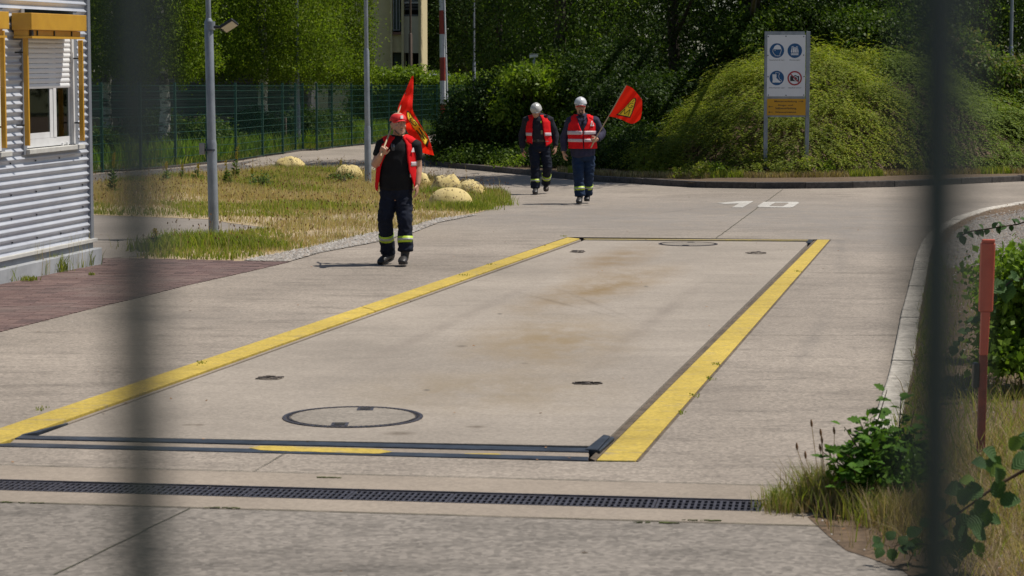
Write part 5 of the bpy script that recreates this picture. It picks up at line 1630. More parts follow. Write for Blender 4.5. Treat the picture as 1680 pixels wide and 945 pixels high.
ok = (X * F / Y > 880)
blades('outer_verge_grass', X[ok], Y[ok], np.full(ok.sum(), .008), .14, .008, ML_straw, 542, lean=.6)
# grass leaning over the kerb edge
X, Y = scatter_poly([(p.x, p.y) for p in GP([(1470, 770), (1560, 740), (1700, 690), (1700, 1000), (1580, 960), (1500, 915), (1440, 885)])], 4500, 531)
blades('tangled_straw', X, Y, np.full(len(X), .008), .11, .004, ML_straw, 532, lean=1.1)
P_ = []
for k in range(2600):
    s = random.random() ** .8; i = int(s * 8); f = s * 8 - i
    a, b = kr[i], kr[min(i + 1, len(kr) - 1)]
    P_.append((a.x + (b.x - a.x) * f + .19 + abs(random.gauss(0, .10)), a.y + (b.y - a.y) * f))
P_ = np.array(P_); blades('kerb_grass', P_[:, 0], P_[:, 1], np.full(len(P_), .014), .05, .005, ML_grass, 526, lean=.8)

# --- plants with leaves big enough to be pieces
def leaf_mesh(name, m, serr=.12, w=.42, fold=.18, n=8):
    """one toothed leaf, 1 long along +X, with a folded midrib and bent tip"""
    vs, fs = [], []
    for i in range(n + 1):
        t = i / n
        hw = w * math.sin(math.pi * min(1, t ** .8 * .98 + .02)) ** .85 * (1 + (serr if i % 2 else -serr))
        if i == n: hw = .004
        z = -.22 * t * t
        vs += [(t, -hw, z + fold * hw), (t, 0, z), (t, hw, z + fold * hw)]
    for i in range(n):
        a = 3 * i
        fs += [(a, a + 3, a + 4, a + 1), (a + 1, a + 4, a + 5, a + 2)]
    me = bpy.data.meshes.new(name); me.from_pydata(vs, [], fs); me.materials.append(m)
    me.polygons.foreach_set('use_smooth', [True] * len(me.polygons))
    return me
def bigleafmat(name, c, c2):
    m = leafmat(name, [c, c2], .3, .4, patch=0)
    nt = m.node_tree; b = nt.nodes['Principled BSDF']
    oi = N_(nt, 'ShaderNodeObjectInfo'); rc = ramp(nt, oi.outputs['Random'], [(0, c), (1, c2)])
    nt.links.new(rc, b.inputs['Base Color'])
    w = N_(nt, 'ShaderNodeTexWave'); w.inputs['Scale'].default_value = 3.2; w.inputs['Distortion'].default_value = .3; w.bands_direction = 'DIAGONAL'
    v = coords(nt, (1, 1, 1), 'Object'); ab = N_(nt, 'ShaderNodeVectorMath', operation='ABSOLUTE'); nt.links.new(v, ab.inputs[0]); nt.links.new(ab.outputs[0], w.inputs['Vector'])
    bump(nt, b, w.outputs['Fac'], .3, .015)
    b.inputs['Roughness'].default_value = .6
    return m
LM_shrub = leaf_mesh('leaf', bigleafmat('shrub_leaf', (0.05, 0.12, 0.014), (0.09, 0.19, 0.02)), .2, .34)
LM_bram = leaf_mesh('leaf', bigleafmat('bramble_leaf', (0.04, 0.09, 0.03), (0.085, 0.15, 0.05)), .08, .46, .25, 10)
LM_bramy = leaf_mesh('leaf', bigleafmat('young_bramble_leaf', (0.12, 0.19, 0.03), (0.15, 0.22, 0.04)), .08, .42, .2, 10)
def put_leaf(me, p, d, up, size, parent):
    d = Vector(d).normalized(); up = Vector(up); y = up.cross(d)
    if y.length < 1e-3: y = Vector((0, 1, 0)).cross(d)
    y.normalize(); z = d.cross(y)
    o = bpy.data.objects.new('leaf', me); COL.objects.link(o); o.parent = parent
    M = Matrix((d, y, z)).transposed().to_4x4() @ Matrix.Diagonal((size, size, size, 1))
    M.translation = Vector(p) - WLOC[parent.name]
    o.matrix_local = M
    return o
# green maple-like shrub at the kerb end
cs = G(1440, 838)
ls = thing('green_shrub', cs, 'fresh green leafy shrub growing over the end of the pale kerb', 'shrub')
rd = random.Random(5); mb = MB(); nodes = []
kS = cs.y / F
def sp(px, py, dy=0): return A(px, py, cs.y + dy)
targets = [(1385, 700, 0), (1372, 735, -.1), (1410, 690, .1), (1455, 640, .05), (1478, 650, .1), (1500, 670, .1), (1430, 715, -.1), (1460, 705, 0), (1400, 765, -.2), (1440, 760, -.2), (1480, 740, -.1), (1505, 720, .1), (1380, 790, -.15), (1420, 800, -.2), (1470, 790, -.2), (1500, 790, 0), (1520, 750, .15), (1395, 725, .1), (1450, 680, .2), (1415, 745, .15), (1490, 700, .2), (1350, 742, 0), (1532, 690, .2)]
for tx, ty, dy in targets:
    e = sp(tx, ty, dy); s = cs + Vector((rd.uniform(-.1, .1), rd.uniform(-.08, .08), 0))
    m1 = s.lerp(e, .5) + Vector((0, 0, .06)); mb.tube([s, m1, e], [.006, .004, .002], 5)
    for k in range(13):
        f = .3 + .7 * k / 12; q = (s.lerp(m1, f * 2) if f < .5 else m1.lerp(e, f * 2 - 1)); nodes.append((q, (e - s).normalized()))
tag(mb.build('stems', M_twig, ls), kind='stuff')
rd.shuffle(nodes)
for q, ax in nodes[:270]:
    a = rd.uniform(0, 6.28); d = Vector((math.cos(a), math.sin(a) * .9, rd.uniform(-.35, .35))) + ax * .4
    put_leaf(LM_shrub, q + Vector((rd.gauss(0, .02), rd.gauss(0, .02), rd.gauss(0, .015))), d, (rd.gauss(0, .35), rd.gauss(-.25, .35), 1), rd.uniform(.045, .085), ls)
crown('inner_foliage', [pb(1430, 790, cs.y, 50, 42), pb(1470, 770, cs.y, 45, 45), pb(1400, 800, cs.y, 30, 28), pb(1490, 800, cs.y + .1, 30, 30), pb(1450, 730, cs.y + .1, 36, 30)], 5200, .04, ML_shrub, ls, 601, spread=.05, shell=.3)
# grass clumps with plantain heads left of it
gt = thing('grass_clump', G(1335, 836), 'wild grass clump with dark plantain heads at the end of the drain', 'grass clump')
def clump(px, py, sx, n, h, m, seed, w=.004, lean=.45):
    c = G(px, py); r = rng(seed); k = c.y / F * sx
    X = c.x + r.normal(size=n) * k; Y = c.y + r.normal(size=n) * .07
    tag(blades('blades', X, Y, np.full(n, .006), h, w, m, seed, gt, lean), kind='stuff')
clump(1345, 832, 20, 800, .17, ML_grass, 611); clump(1350, 834, 26, 450, .19, ML_straw, 612); clump(1290, 836, 18, 420, .10, ML_grass, 613); clump(1300, 838, 26, 380, .08, ML_straw, 614)
clump(1395, 842, 26, 400, .12, ML_straw, 615); clump(1440, 858, 30, 380, .14, ML_grass, 616); clump(1480, 868, 34, 420, .17, ML_straw, 617)
for k, (px, py, bxp) in enumerate([(1332, 700, 1345), (1347, 715, 1350), (1349, 727, 1353), (1369, 712, 1362), (1308, 738, 1338), (1322, 752, 1342), (1346, 740, 1350), (1363, 755, 1358)]):
    e = A(px, py, G(1340, 834).y); b = G(bxp, 834)
    MB().tube([b, b.lerp(e, .5) + Vector((.006, 0, 0)), e], .0016, 4).build('stalk', ML_dry, gt)
    MB().tube([e, e + Vector((-.002, 0, .016)), e + Vector((-.004, 0, .034))], [.004, .0065, .003], 6).build('seed_head', ML_seed, gt)
# bramble shoot crossing the lower right corner
Yb = 8.85
br = thing('bramble_shoot', G(1660, 905), 'arching bramble shoot with large toothed leaves at the lower right', 'bramble')
cane = [A(1760, 740, Yb - .1), A(1680, 772, Yb), A(1630, 800, Yb), A(1596, 826, Yb), A(1565, 848, Yb), A(1540, 866, Yb + .05)]
base_ = G(1830, 860)
MB().tube([base_, A(1800, 760, Yb - .1)] + cane, [.009, .0085, .008, .0075, .006, .005, .004, .003], 7).build('cane', M_twig, br, smooth=True)
bl_specs = [(1665, 748, -18, .085, 0), (1648, 768, -160, .07, 1), (1630, 790, -60, .085, 0), (1612, 800, 200, .09, 0), (1600, 815, 140, .075, 1), (1640, 822, 20, .085, 0), (1612, 830, -100, .105, 0), (1590, 845, -130, .08, 0),
            (1577, 842, 150, .075, 0), (1568, 862, -60, .08, 0), (1580, 876, -90, .105, 0), (1555, 868, 190, .07, 0), (1595, 868, -30, .08, 0), (1560, 886, -120, .08, 0), (1550, 836, 120, .07, 0),
            (1634, 752, 120, .08, 0), (1600, 790, 160, .07, 1), (1582, 800, 190, .08, 0), (1655, 735, 60, .08, 1), (1620, 848, -20, .06, 0), (1670, 765, 10, .09, 0), (1545, 858, 220, .07, 0), (1690, 752, 200, .09, 0), (1675, 738, 80, .08, 0), (1600, 838, 60, .07, 0), (1586, 858, 10, .075, 0), (1642, 790, 100, .07, 0), (1618, 762, 150, .065, 0), (1570, 905, -100, .07, 0), (1600, 890, -60, .07, 1), (1572, 822, 60, .08, 0), (1622, 775, 75, .085, 0)]
rd = random.Random(8)
for px, py, ang, sz, yng in bl_specs:
    a = R(ang); d = Vector((math.cos(a), rd.uniform(-.5, .1), -abs(math.sin(a)) * .2 + math.sin(a) * .75))
    p = A(px, py, Yb + rd.uniform(-.08, .08))
    put_leaf(LM_bramy if yng else LM_bram, p, d, (rd.gauss(0, .3), -1.1, .9), sz, br)
b2 = thing('bramble_sprig', G(1480, 918), 'low bramble sprig with dark leaves creeping onto the concrete', 'bramble')
c_ = [G(1560, 915, .05), A(1520, 893, 9.0), A(1485, 890, 9.05), A(1462, 898, 9.05), A(1448, 893, 9.05)]
MB().tube(c_, [.005, .004, .003, .002, .0015], 6).build('cane', M_twig, b2)
for px, py, ang, sz in [(1450, 895, 170, .05), (1448, 900, -120, .05), (1460, 900, -80, .055), (1442, 892, 110, .04), (1475, 893, 60, .05), (1490, 895, -60, .065), (1505, 882, -100, .075), (1472, 900, -30, .05), (1488, 880, 50, .07), (1520, 880, 10, .07), (1500, 895, 190, .06), (1455, 885, 60, .05), (1530, 890, -60, .07), (1508, 862, 40, .06)]:
    a = R(ang); d = Vector((math.cos(a), rd.uniform(-.4, .2), math.sin(a) * .6))
    put_leaf(LM_bram, A(px, py, 9.0 + rd.uniform(-.06, .06)), d, (rd.gauss(0, .3), -.7, 1), sz, b2)
# bush at the right edge beside the red marker post
bb = thing('bramble_bush', G(1700, 640), 'green bramble bush right of the red marker post', 'bush')
Yq = G(1700, 640).y
crown('foliage', [pb(1690, 560, Yq, 55, 70), pb(1660, 520, Yq, 32, 50), pb(1700, 470, Yq, 60, 60), pb(1650, 590, Yq - .3, 26, 30), pb(1720, 620, Yq - .3, 60, 40), pb(1655, 480, Yq + .5, 30, 40), pb(1640, 455, Yq + 1.5, 30, 25)], 15000, .055, leafmat('bramble_bush_leaves', [(0.10, 0.17, 0.02), (0.15, 0.24, 0.03), (0.20, 0.29, 0.04), (0.07, 0.13, 0.02)], .45, .5, patch=.3, patch_scale=2), bb, 631, spread=.09, shell=.3)
mb = MB(); rd = random.Random(3)
for k in range(12):
    s = G(1700, 645) + Vector((rd.uniform(-.2, .3), rd.uniform(-.2, .3), 0)); e = A(rd.uniform(1640, 1730), rd.uniform(430, 600), Yq); mb.tube([s, s.lerp(e, .5) + Vector((0, 0, .2)), e], [.008, .006, .002], 5)
tag(mb.build('canes', M_twig, bb), kind='stuff')
arc = [A(1720, 470, Yq - .4), A(1690, 455, Yq - .5), A(1660, 460, Yq - .55), A(1638, 478, Yq - .6), A(1610, 520, Yq - .6), A(1585, 548, Yq - .55), A(1555, 580, Yq - .5)]
MB().tube(arc, [.007, .006, .005, .004, .0035, .003, .002], 6).build('cane', M_twig, bb)
for k in range(26):
    f = k / 25 * 5.6; i = int(f); p = arc[i].lerp(arc[min(6, i + 1)], f - i)
    a = rd.uniform(0, 6.28); put_leaf(LM_bram, p, (math.cos(a), -.3, math.sin(a) * .7 - .1), (rd.gauss(0, .3), -.9, 1), rd.uniform(.07, .13) if k < 12 else rd.uniform(.04, .08), bb)
arc = [A(1720, 350, Yq + 4), A(1670, 368, Yq + 4), A(1630, 374, Yq + 4), A(1590, 380, Yq + 4), A(1570, 390, Yq + 4)]
MB().tube(arc, .006, 5).build('cane', M_twig, bb)
for k in range(22):
    f = k / 21 * 3.9; i = int(f); p = arc[i].lerp(arc[min(4, i + 1)], f - i); a = rd.uniform(0, 6.28)
    put_leaf(LM_bram, p, (math.cos(a), -.3, math.sin(a) * .7), (0, -.6, 1), rd.uniform(.05, .09), bb)

# --- red marker post
mp_b = G(1608, 768); Ym = mp_b.y
M_rp = mat('red_post_paint', (0.80, 0.15, 0.075), (0.66, 0.11, 0.06), 6, .55)
M_rp2 = mat('dirty_red_paint', (0.36, 0.07, 0.04), (0.16, 0.04, 0.025), 10, .75)
rpst = thing('marker_post', mp_b, 'slim red marker post with a wider head beside the bramble bush', 'marker post')
def pp(px, py): return A(px, py, Ym)
def lean_box(x0t, x1t, yt, x0b, x1b, yb, dep, m, nm, bev=.004):
    q = [pp(x0b, yb), pp(x1b, yb), pp(x1b, yb) + Vector((0, dep, 0)), pp(x0b, yb) + Vector((0, dep, 0)), pp(x0t, yt), pp(x1t, yt), pp(x1t, yt) + Vector((0, dep, 0)), pp(x0t, yt) + Vector((0, dep, 0))]
    MB().hexa(q).build(nm, m, rpst, bevel=bev)
lean_box(1611, 1634, 399, 1607.5, 1629.5, 512, .045, M_rp, 'head', .008)
lean_box(1613, 1633, 393, 1611.5, 1633, 398.7, .03, M_rp, 'head_cap', .004)
lean_box(1611, 1625, 512.3, 1608.5, 1621, 583, .035, M_rp, 'shaft')
lean_box(1608.5, 1621, 583.3, 1603, 1615, 790, .035, M_rp2, 'lower_shaft')
lean_box(1598.5, 1608, 596, 1597, 1606.5, 638, .06, M_black, 'black_bracket', .01)

# --- moss and weeds in the drain and at the strips
mb_spots = [(425, 809, 5), (907, 818, 5), (926, 822, 7), (1083, 826, 8), (1130, 828, 9), (1160, 824, 4), (1235, 833, 6), (962, 824, 5), (1022, 826, 4)]
for i, (px, py, s) in enumerate(mb_spots):
    c = G(px, py); crown('drain_weed', [(c.x, c.y, .012, (s * c.y / F, .05, .02))], 110, .022, ML_grass, None, 700 + i, spread=.012)
for i, (px, py, s) in enumerate([(1165, 622, 6), (1140, 650, 8), (1175, 598, 6), (1310, 446, 4), (805, 434, 10), (760, 452, 12), (925, 388, 6), (330, 596, 8), (65, 672, 8), (1118, 677, 5)]):
    c = G(px, py); r = rng(720 + i); n = 26
    X = c.x + r.normal(size=n) * s * .6 * c.y / F; Y = c.y + r.normal(size=n) * .05
    blades('edge_weeds', X, Y, np.full(n, .002), .014, .008, ML_grass, 720 + i)
# ------------------------------------------------------------------ people
M_skin = mat('skin', (0.52, 0.29, 0.19), (0.44, 0.23, 0.145), 9, .55, bmp=.05)
M_skin2 = mat('skin_tanned', (0.50, 0.275, 0.18), (0.42, 0.22, 0.135), 9, .55, bmp=.05)
M_tee = mat('black_cotton', (0.012, 0.012, 0.014), (0.008, 0.008, 0.009), 12, .85, bmp=.2, spec=.2)
M_navy = mat('navy_trousers', (0.009, 0.013, 0.028), (0.006, 0.008, 0.016), 9, .85, bmp=.2, spec=.25)
M_blued = mat('blue_work_trousers', (0.016, 0.034, 0.075), (0.010, 0.021, 0.048), 9, .85, bmp=.2, spec=.25)
M_jacket = mat('blue_grey_jacket', (0.040, 0.038, 0.072), (0.025, 0.024, 0.048), 9, .85, bmp=.2, spec=.25)
M_jacketd = mat('dark_jacket', (0.020, 0.020, 0.030), (0.013, 0.013, 0.02), 9, .85, bmp=.2, spec=.25)
M_vest = mat('red_vest', (0.76, 0.013, 0.018), (0.64, 0.010, 0.013), 10, .8, bmp=.1, spec=.12)
M_refl = mat('reflective_grey', (0.62, 0.50, 0.52), (0.52, 0.42, 0.44), 30, .4)
M_hivis = mat('yellow_green_band', (0.50, 0.68, 0.03), (0.42, 0.58, 0.03), 30, .5)
M_bandg = mat('band_grey', (0.42, 0.42, 0.38), (0.36, 0.36, 0.32), 30, .4)
M_boot = mat('boot_leather', (0.022, 0.019, 0.018), (0.014, 0.012, 0.011), 9, .5, bmp=.2)
M_bootb = mat('brown_boot', (0.06, 0.035, 0.022), (0.04, 0.025, 0.016), 9, .6)
M_cap = mat('red_cap', (0.75, 0.02, 0.02), (0.65, 0.015, 0.016), 14, .7)
M_helmet = mat('helmet_shell', (0.62, 0.63, 0.64), (0.55, 0.56, 0.57), 7, .28, bmp=.03)
M_helmet2 = mat('grey_helmet_shell', (0.50, 0.49, 0.46), (0.40, 0.39, 0.37), 9, .3, bmp=.03)
M_hair = mat('dark_hair', (0.02, 0.015, 0.012), None, 40, .8)
M_beard = mat('dark_beard', (0.045, 0.028, 0.02), (0.03, 0.02, 0.015), 60, .9)
M_stub = mat('stubble', (0.16, 0.10, 0.075), (0.11, 0.07, 0.055), 60, .8)
M_lip = mat('lips', (0.30, 0.11, 0.09), None, 10, .5)
M_pole = mat('pale_wood', (0.50, 0.37, 0.22), (0.42, 0.30, 0.17), 12, .6)
M_flag = None
M_fy = mat('flag_yellow', (0.90, 0.62, 0.02), (0.86, 0.58, 0.02), 4, .7, bmp=0)
M_fk = mat('flag_black', (0.012, 0.012, 0.012), None, 4, .8, bmp=0)
M_white2 = mat('white_print', (0.75, 0.68, 0.68), None, 4, .6, bmp=0)
M_badge = mat('badge', (0.22, 0.19, 0.08), (0.14, 0.12, 0.06), 20, .5)


def sweep(mb, pts, rx, ry=None, side=(1, 0, 0), n=16, cap=.5):
    """closed tube of elliptical rings; side: direction of rx"""
    pts = [Vector(p) for p in pts]; ry = ry or rx
    if not hasattr(rx, '__len__'): rx = [rx] * len(pts)
    if not hasattr(ry, '__len__'): ry = [ry] * len(pts)
    side = Vector(side)
    P, RX, RY = list(pts), list(rx), list(ry)
    # rounded ends
    d0 = (pts[0] - pts[1]).normalized(); d1 = (pts[-1] - pts[-2]).normalized()
    P = [pts[0] + d0 * rx[0] * cap, pts[0] + d0 * rx[0] * cap * .7] + P + [pts[-1] + d1 * rx[-1] * cap * .7, pts[-1] + d1 * rx[-1] * cap]
    RX = [rx[0] * .25, rx[0] * .75] + RX + [rx[-1] * .75, rx[-1] * .25]; RY = [ry[0] * .25, ry[0] * .75] + RY + [ry[-1] * .75, ry[-1] * .25]
    vs, fs = [], []
    for i, p in enumerate(P):
        t = (P[min(i + 1, len(P) - 1)] - P[max(i - 1, 0)]).normalized()
        s = (side - t * side.dot(t))
        if s.length < 1e-3: s = Vector((0, 1, 0)).cross(t)
        s.normalize(); u = t.cross(s)
        for k in range(n):
            a = 2 * math.pi * k / n
            vs.append(p + s * math.cos(a) * RX[i] + u * math.sin(a) * RY[i])
    for i in range(len(P) - 1):
        for k in range(n):
            fs.append((i * n + k, i * n + (k + 1) % n, (i + 1) * n + (k + 1) % n, (i + 1) * n + k))
    fs.append(tuple(range(n))[::-1]); fs.append(tuple((len(P) - 1) * n + k for k in range(n)))
    mb.add(vs, fs)


def ball(mb, c, r, M=None, n=12):
    c = Vector(c); r = r if hasattr(r, '__len__') else (r, r, r)
    vs, fs = [], []
    for i in range(1, n):
        ph = math.pi * i / n
        for k in range(n + 4):
            a = 2 * math.pi * k / (n + 4); d = Vector((math.sin(ph) * math.cos(a) * r[0], math.sin(ph) * math.sin(a) * r[1], math.cos(ph) * r[2]))
            vs.append(c + (M @ d if M else d))
    q = n + 4
    for i in range(n - 2):
        for k in range(q): fs.append((i * q + k, (i + 1) * q + k, (i + 1) * q + (k + 1) % q, i * q + (k + 1) % q))
    t = Vector((0, 0, r[2])); vs += [c + (M @ t if M else t), c - (M @ t if M else t)]
    for k in range(q): fs += [(len(vs) - 2, k, (k + 1) % q), (len(vs) - 1, (n - 2) * q + (k + 1) % q, (n - 2) * q + k)]
    mb.add(vs, fs)


def fuse(mb, name, m, parent, voxel, folds=0.0, fscale=9.0, smooth=2, stretch=(1, 1, .6), seed=0):
    """melts the shapes of mb into one continuous surface"""
    loc = WLOC[parent.name]
    me = mb.mesh(name, loc); bm = bmesh.new(); bm.from_mesh(me); bmesh.ops.recalc_face_normals(bm, faces=bm.faces[:]); bm.to_mesh(me); bm.free()
    o = bpy.data.objects.new('tmp', me); COL.objects.link(o)
    md = o.modifiers.new('r', 'REMESH'); md.mode = 'VOXEL'; md.voxel_size = voxel; md.adaptivity = 0
    s = o.modifiers.new('s', 'SMOOTH'); s.factor = .5; s.iterations = smooth
    dg = bpy.context.evaluated_depsgraph_get()
    out = bpy.data.meshes.new_from_object(o.evaluated_get(dg)); out.name = name
    bpy.data.objects.remove(o)
    if folds:
        n = len(out.vertices); co = np.empty(n * 3, np.float32); no = np.empty(n * 3, np.float32)
        out.vertices.foreach_get('co', co); out.vertices.foreach_get('normal', no)
        co = co.reshape(-1, 3); no = no.reshape(-1, 3)
        st_ = co * np.array(stretch) * fscale + np.array([seed, 0, 0])
        f = np.array([noise.noise(q) + .5 * noise.noise((q[0] * 2.1, q[1] * 2.1, q[2] * 2.1)) for q in st_.tolist()])
        co = co + no * (folds * (1 - 2 * np.abs(f)))[:, None]
        out.vertices.foreach_set('co', co.astype(np.float32).ravel()); out.update()
    ob = link(name, out, m, parent, loc, smooth=True)
    return ob


def hand(mb, w, fwd, thumb, curl=.35, s=1.0, palm_n=None):
    """w wrist, fwd towards the fingers, thumb side; curl: finger bend per joint (radians)"""
    w, a, b = Vector(w), Vector(fwd).normalized(), Vector(thumb)
    b = (b - a * b.dot(a)).normalized(); c = a.cross(b) if palm_n is None else Vector(palm_n)
    c = (c - a * c.dot(a) - b * c.dot(b)).normalized()
    sweep(mb, [w - a * .02 * s, w + a * .03 * s, w + a * .06 * s, w + a * .085 * s], [.025 * s, .036 * s, .042 * s, .040 * s], [.019 * s, .017 * s, .015 * s, .012 * s], side=b)
    for k, (off, ln) in enumerate(((.032, .068), (.011, .076), (-.011, .071), (-.031, .056))):
        p = w + a * (.085 - abs(off - .01) * .12) * s + b * off * s; d = a.copy(); ang = 0; pts = [p - a * .012]; 
        for j, f in enumerate((.45, .32, .23)):
            ang += curl * (1.1 if j else .8) * (1 + .12 * k); d = a * math.cos(ang) + c * math.sin(ang) + b * (off * .6)
            p = p + d * ln * f * s; pts.append(p)
        sweep(mb, pts, [.0095 * s, .0092 * s, .0085 * s, .0072 * s], n=8)
    p = w + a * .022 * s + b * .028 * s
    d1 = (a * .62 + b * .68 + c * .30).normalized(); d2 = (a * .85 + b * .18 + c * .45).normalized()
    sweep(mb, [p - d1 * .01, p + d1 * .035 * s, p + d1 * .035 * s + d2 * .032 * s, p + d1 * .035 * s + d2 * .055 * s], [.014 * s, .012 * s, .0105 * s, .008 * s], n=8)


def head(mb, H_, s=1.0):
    """head and face; H_ places it: +x the person's left in the picture's right, -y forward"""
    def T(x, y, z): return H_ @ Vector((x * s, y * s, z * s))
    rot = H_.to_3x3()
    rings = [(-.118, .028, .026, -.060), (-.108, .042, .045, -.046), (-.085, .054, .066, -.026), (-.055, .063, .080, -.012), (-.02, .069, .090, -.004), (.015, .073, .096, 0), (.05, .074, .097, .003), (.08, .067, .088, .006), (.105, .048, .064, .008), (.118, .024, .034, .008)]
    vs, fs = [], []; n = 24
    for z, rx, ry, y in rings:
        for k in range(n):
            a = 2 * math.pi * k / n; cx, sy = math.cos(a), math.sin(a)
            k2 = .93 if (sy < -.8 and -.02 < z < .03) else 1.0        # eye level set back a little
            vs.append(T(cx * rx, y + sy * ry * k2, z))
    for i in range(len(rings) - 1):
        for k in range(n): fs.append((i * n + k, i * n + (k + 1) % n, (i + 1) * n + (k + 1) % n, (i + 1) * n + k))
    fs.append(tuple(range(n))[::-1]); fs.append(tuple((len(rings) - 1) * n + k for k in range(n)))
    mb.add(vs, fs)
    sweep(mb, [T(0, -.088, .018), T(0, -.102, -.01), T(0, -.113, -.032), T(0, -.100, -.040)], [.008, .010, .015, .010], [.008, .010, .012, .006], side=rot @ Vector((1, 0, 0)), n=8)
    ball(mb, T(-.012, -.098, -.036), (.009, .010, .008), rot, 6); ball(mb, T(.012, -.098, -.036), (.009, .010, .008), rot, 6)
    for sx in (-1, 1):
        sweep(mb, [T(sx * .012, -.094, .026), T(sx * .034, -.090, .031), T(sx * .056, -.072, .022)], [.008, .009, .007], n=8)   # brow
        ball(mb, T(sx * .043, -.066, -.028), (.020, .020, .018), rot, 8)                                                # cheek
        ball(mb, T(sx * .073, .006, -.012), (.008, .019, .032), rot @ Matrix.Rotation(-.25 * sx, 3, 'Z'), 8)            # ear
        ball(mb, T(sx * .078, .014, -.004), (.007, .014, .020), rot, 6)
    sweep(mb, [T(-.024, -.083, -.066), T(0, -.093, -.064), T(.024, -.083, -.066)], [.006, .008, .006], n=8)
    sweep(mb, [T(-.020, -.082, -.075), T(0, -.090, -.076), T(.020, -.082, -.075)], [.006, .008, .006], n=8)
    ball(mb, T(0, -.072, -.102), (.020, .018, .016), rot, 8)
    return T


def face_bits(T, root, beard, rot, s=1.0):
    for sx in (-1, 1):
        mb = MB(); ball(mb, T(sx * .031, -.0835, .008), (.012 * s, .007 * s, .0065 * s), rot, 6); mb.build('eye', M_white2, root, smooth=True)
        mb = MB(); ball(mb, T(sx * .031, -.0895, .008), (.0055 * s, .003 * s, .0055 * s), rot, 6); mb.build('iris', M_hair, root)
        mb = MB(); sweep(mb, [T(sx * .016, -.099, .030), T(sx * .036, -.096, .036), T(sx * .052, -.080, .030)], [.0035, .0045, .003], n=6); mb.build('eyebrow', M_hair, root)
    mb = MB(); sweep(mb, [T(-.020, -.0885, -.0705), T(0, -.0985, -.070), T(.020, -.0885, -.0705)], [.003, .0045, .003], n=6); mb.build('lips', M_lip, root)
    if beard == 'goatee':
        mb = MB(); sweep(mb, [T(-.030, -.082, -.068), T(-.022, -.088, -.054), T(0, -.099, -.052), T(.022, -.088, -.054), T(.030, -.082, -.068)], [.006, .007, .007, .007, .006], n=8)
        sweep(mb, [T(-.029, -.080, -.072), T(-.022, -.078, -.095), T(0, -.086, -.108), T(.022, -.078, -.095), T(.029, -.080, -.072)], [.008, .013, .017, .013, .008], n=8)
        ball(mb, T(0, -.082, -.110), (.026, .018, .018), rot, 8)
        fuse(mb, 'goatee', M_beard, root, .005, smooth=1)
    elif beard == 'stubble':
        mb = MB()
        sweep(mb, [T(-.058, -.040, -.062), T(-.044, -.060, -.088), T(-.02, -.074, -.106), T(0, -.0795, -.112), T(.02, -.074, -.106), T(.044, -.060, -.088), T(.058, -.040, -.062)], [.008, .013, .014, .014, .014, .013, .008], n=8)
        sweep(mb, [T(-.026, -.083, -.058), T(0, -.094, -.053), T(.026, -.083, -.058)], [.005, .0055, .005], n=8)
        fuse(mb, 'stubble_beard', M_stub, root, .005, smooth=1)


def dome_shell(H_, rx, ry, rz, z0, m, name, root, flare=0.0, th=.006, ridges=0, cy=0.0):
    """half dome worn on the head: cap crown or helmet shell"""
    n, nv = 36, 12; vs, fs = [], []
    for j in range(nv + 1):
        ph = math.pi / 2 * j / nv
        for k in range(n):
            a = 2 * math.pi * k / n
            w = math.cos(ph) ** .85; rr = 1 + (flare if j == 0 else 0)
            rid = 1 + (.03 * max(0, math.cos(a * 2) ** 24) if False else 0)
            x = math.cos(a) * rx * w * rr; y = math.sin(a) * ry * w * rr + cy; z = z0 + math.sin(ph) * rz
            if ridges and abs(x) < .018: z += .006 * math.sin(ph)
            vs.append(H_ @ Vector((x, y, z)))
    for j in range(nv):
        for k in range(n): fs.append((j * n + k, j * n + (k + 1) % n, (j + 1) * n + (k + 1) % n, (j + 1) * n + k))
    mb = MB(); mb.add(vs, fs)
    o = mb.build(name, m, root, smooth=True)
    s = o.modifiers.new('thick', 'SOLIDIFY'); s.thickness = th; s.offset = 1
    return o


def brim(H_, w, l, y0, z0, drop, m, name, root, curve=.012, back=0.0, all_round=None):
    """visor in front: w half width, l length"""
    n, q = 14, 5; vs, fs = [], []
    for j in range(q + 1):
        t = j / q
        for k in range(n + 1):
            a = math.pi * k / n
            x = math.cos(a) * w * (1 - .10 * t)
            yb = -math.sin(a) * y0; y = yb - l * t * math.sin(a) ** .6
            z = z0 - drop * t - curve * (abs(math.cos(a)) ** 2) * (1 + t)
            vs.append(H_ @ Vector((x, y, z)))
    for j in range(q):
        for k in range(n): fs.append((j * (n + 1) + k, j * (n + 1) + k + 1, (j + 1) * (n + 1) + k + 1, (j + 1) * (n + 1) + k))
    mb = MB(); mb.add(vs, fs); o = mb.build(name, m, root, smooth=True)
    s = o.modifiers.new('thick', 'SOLIDIFY'); s.thickness = .005; s.offset = 0
    return o


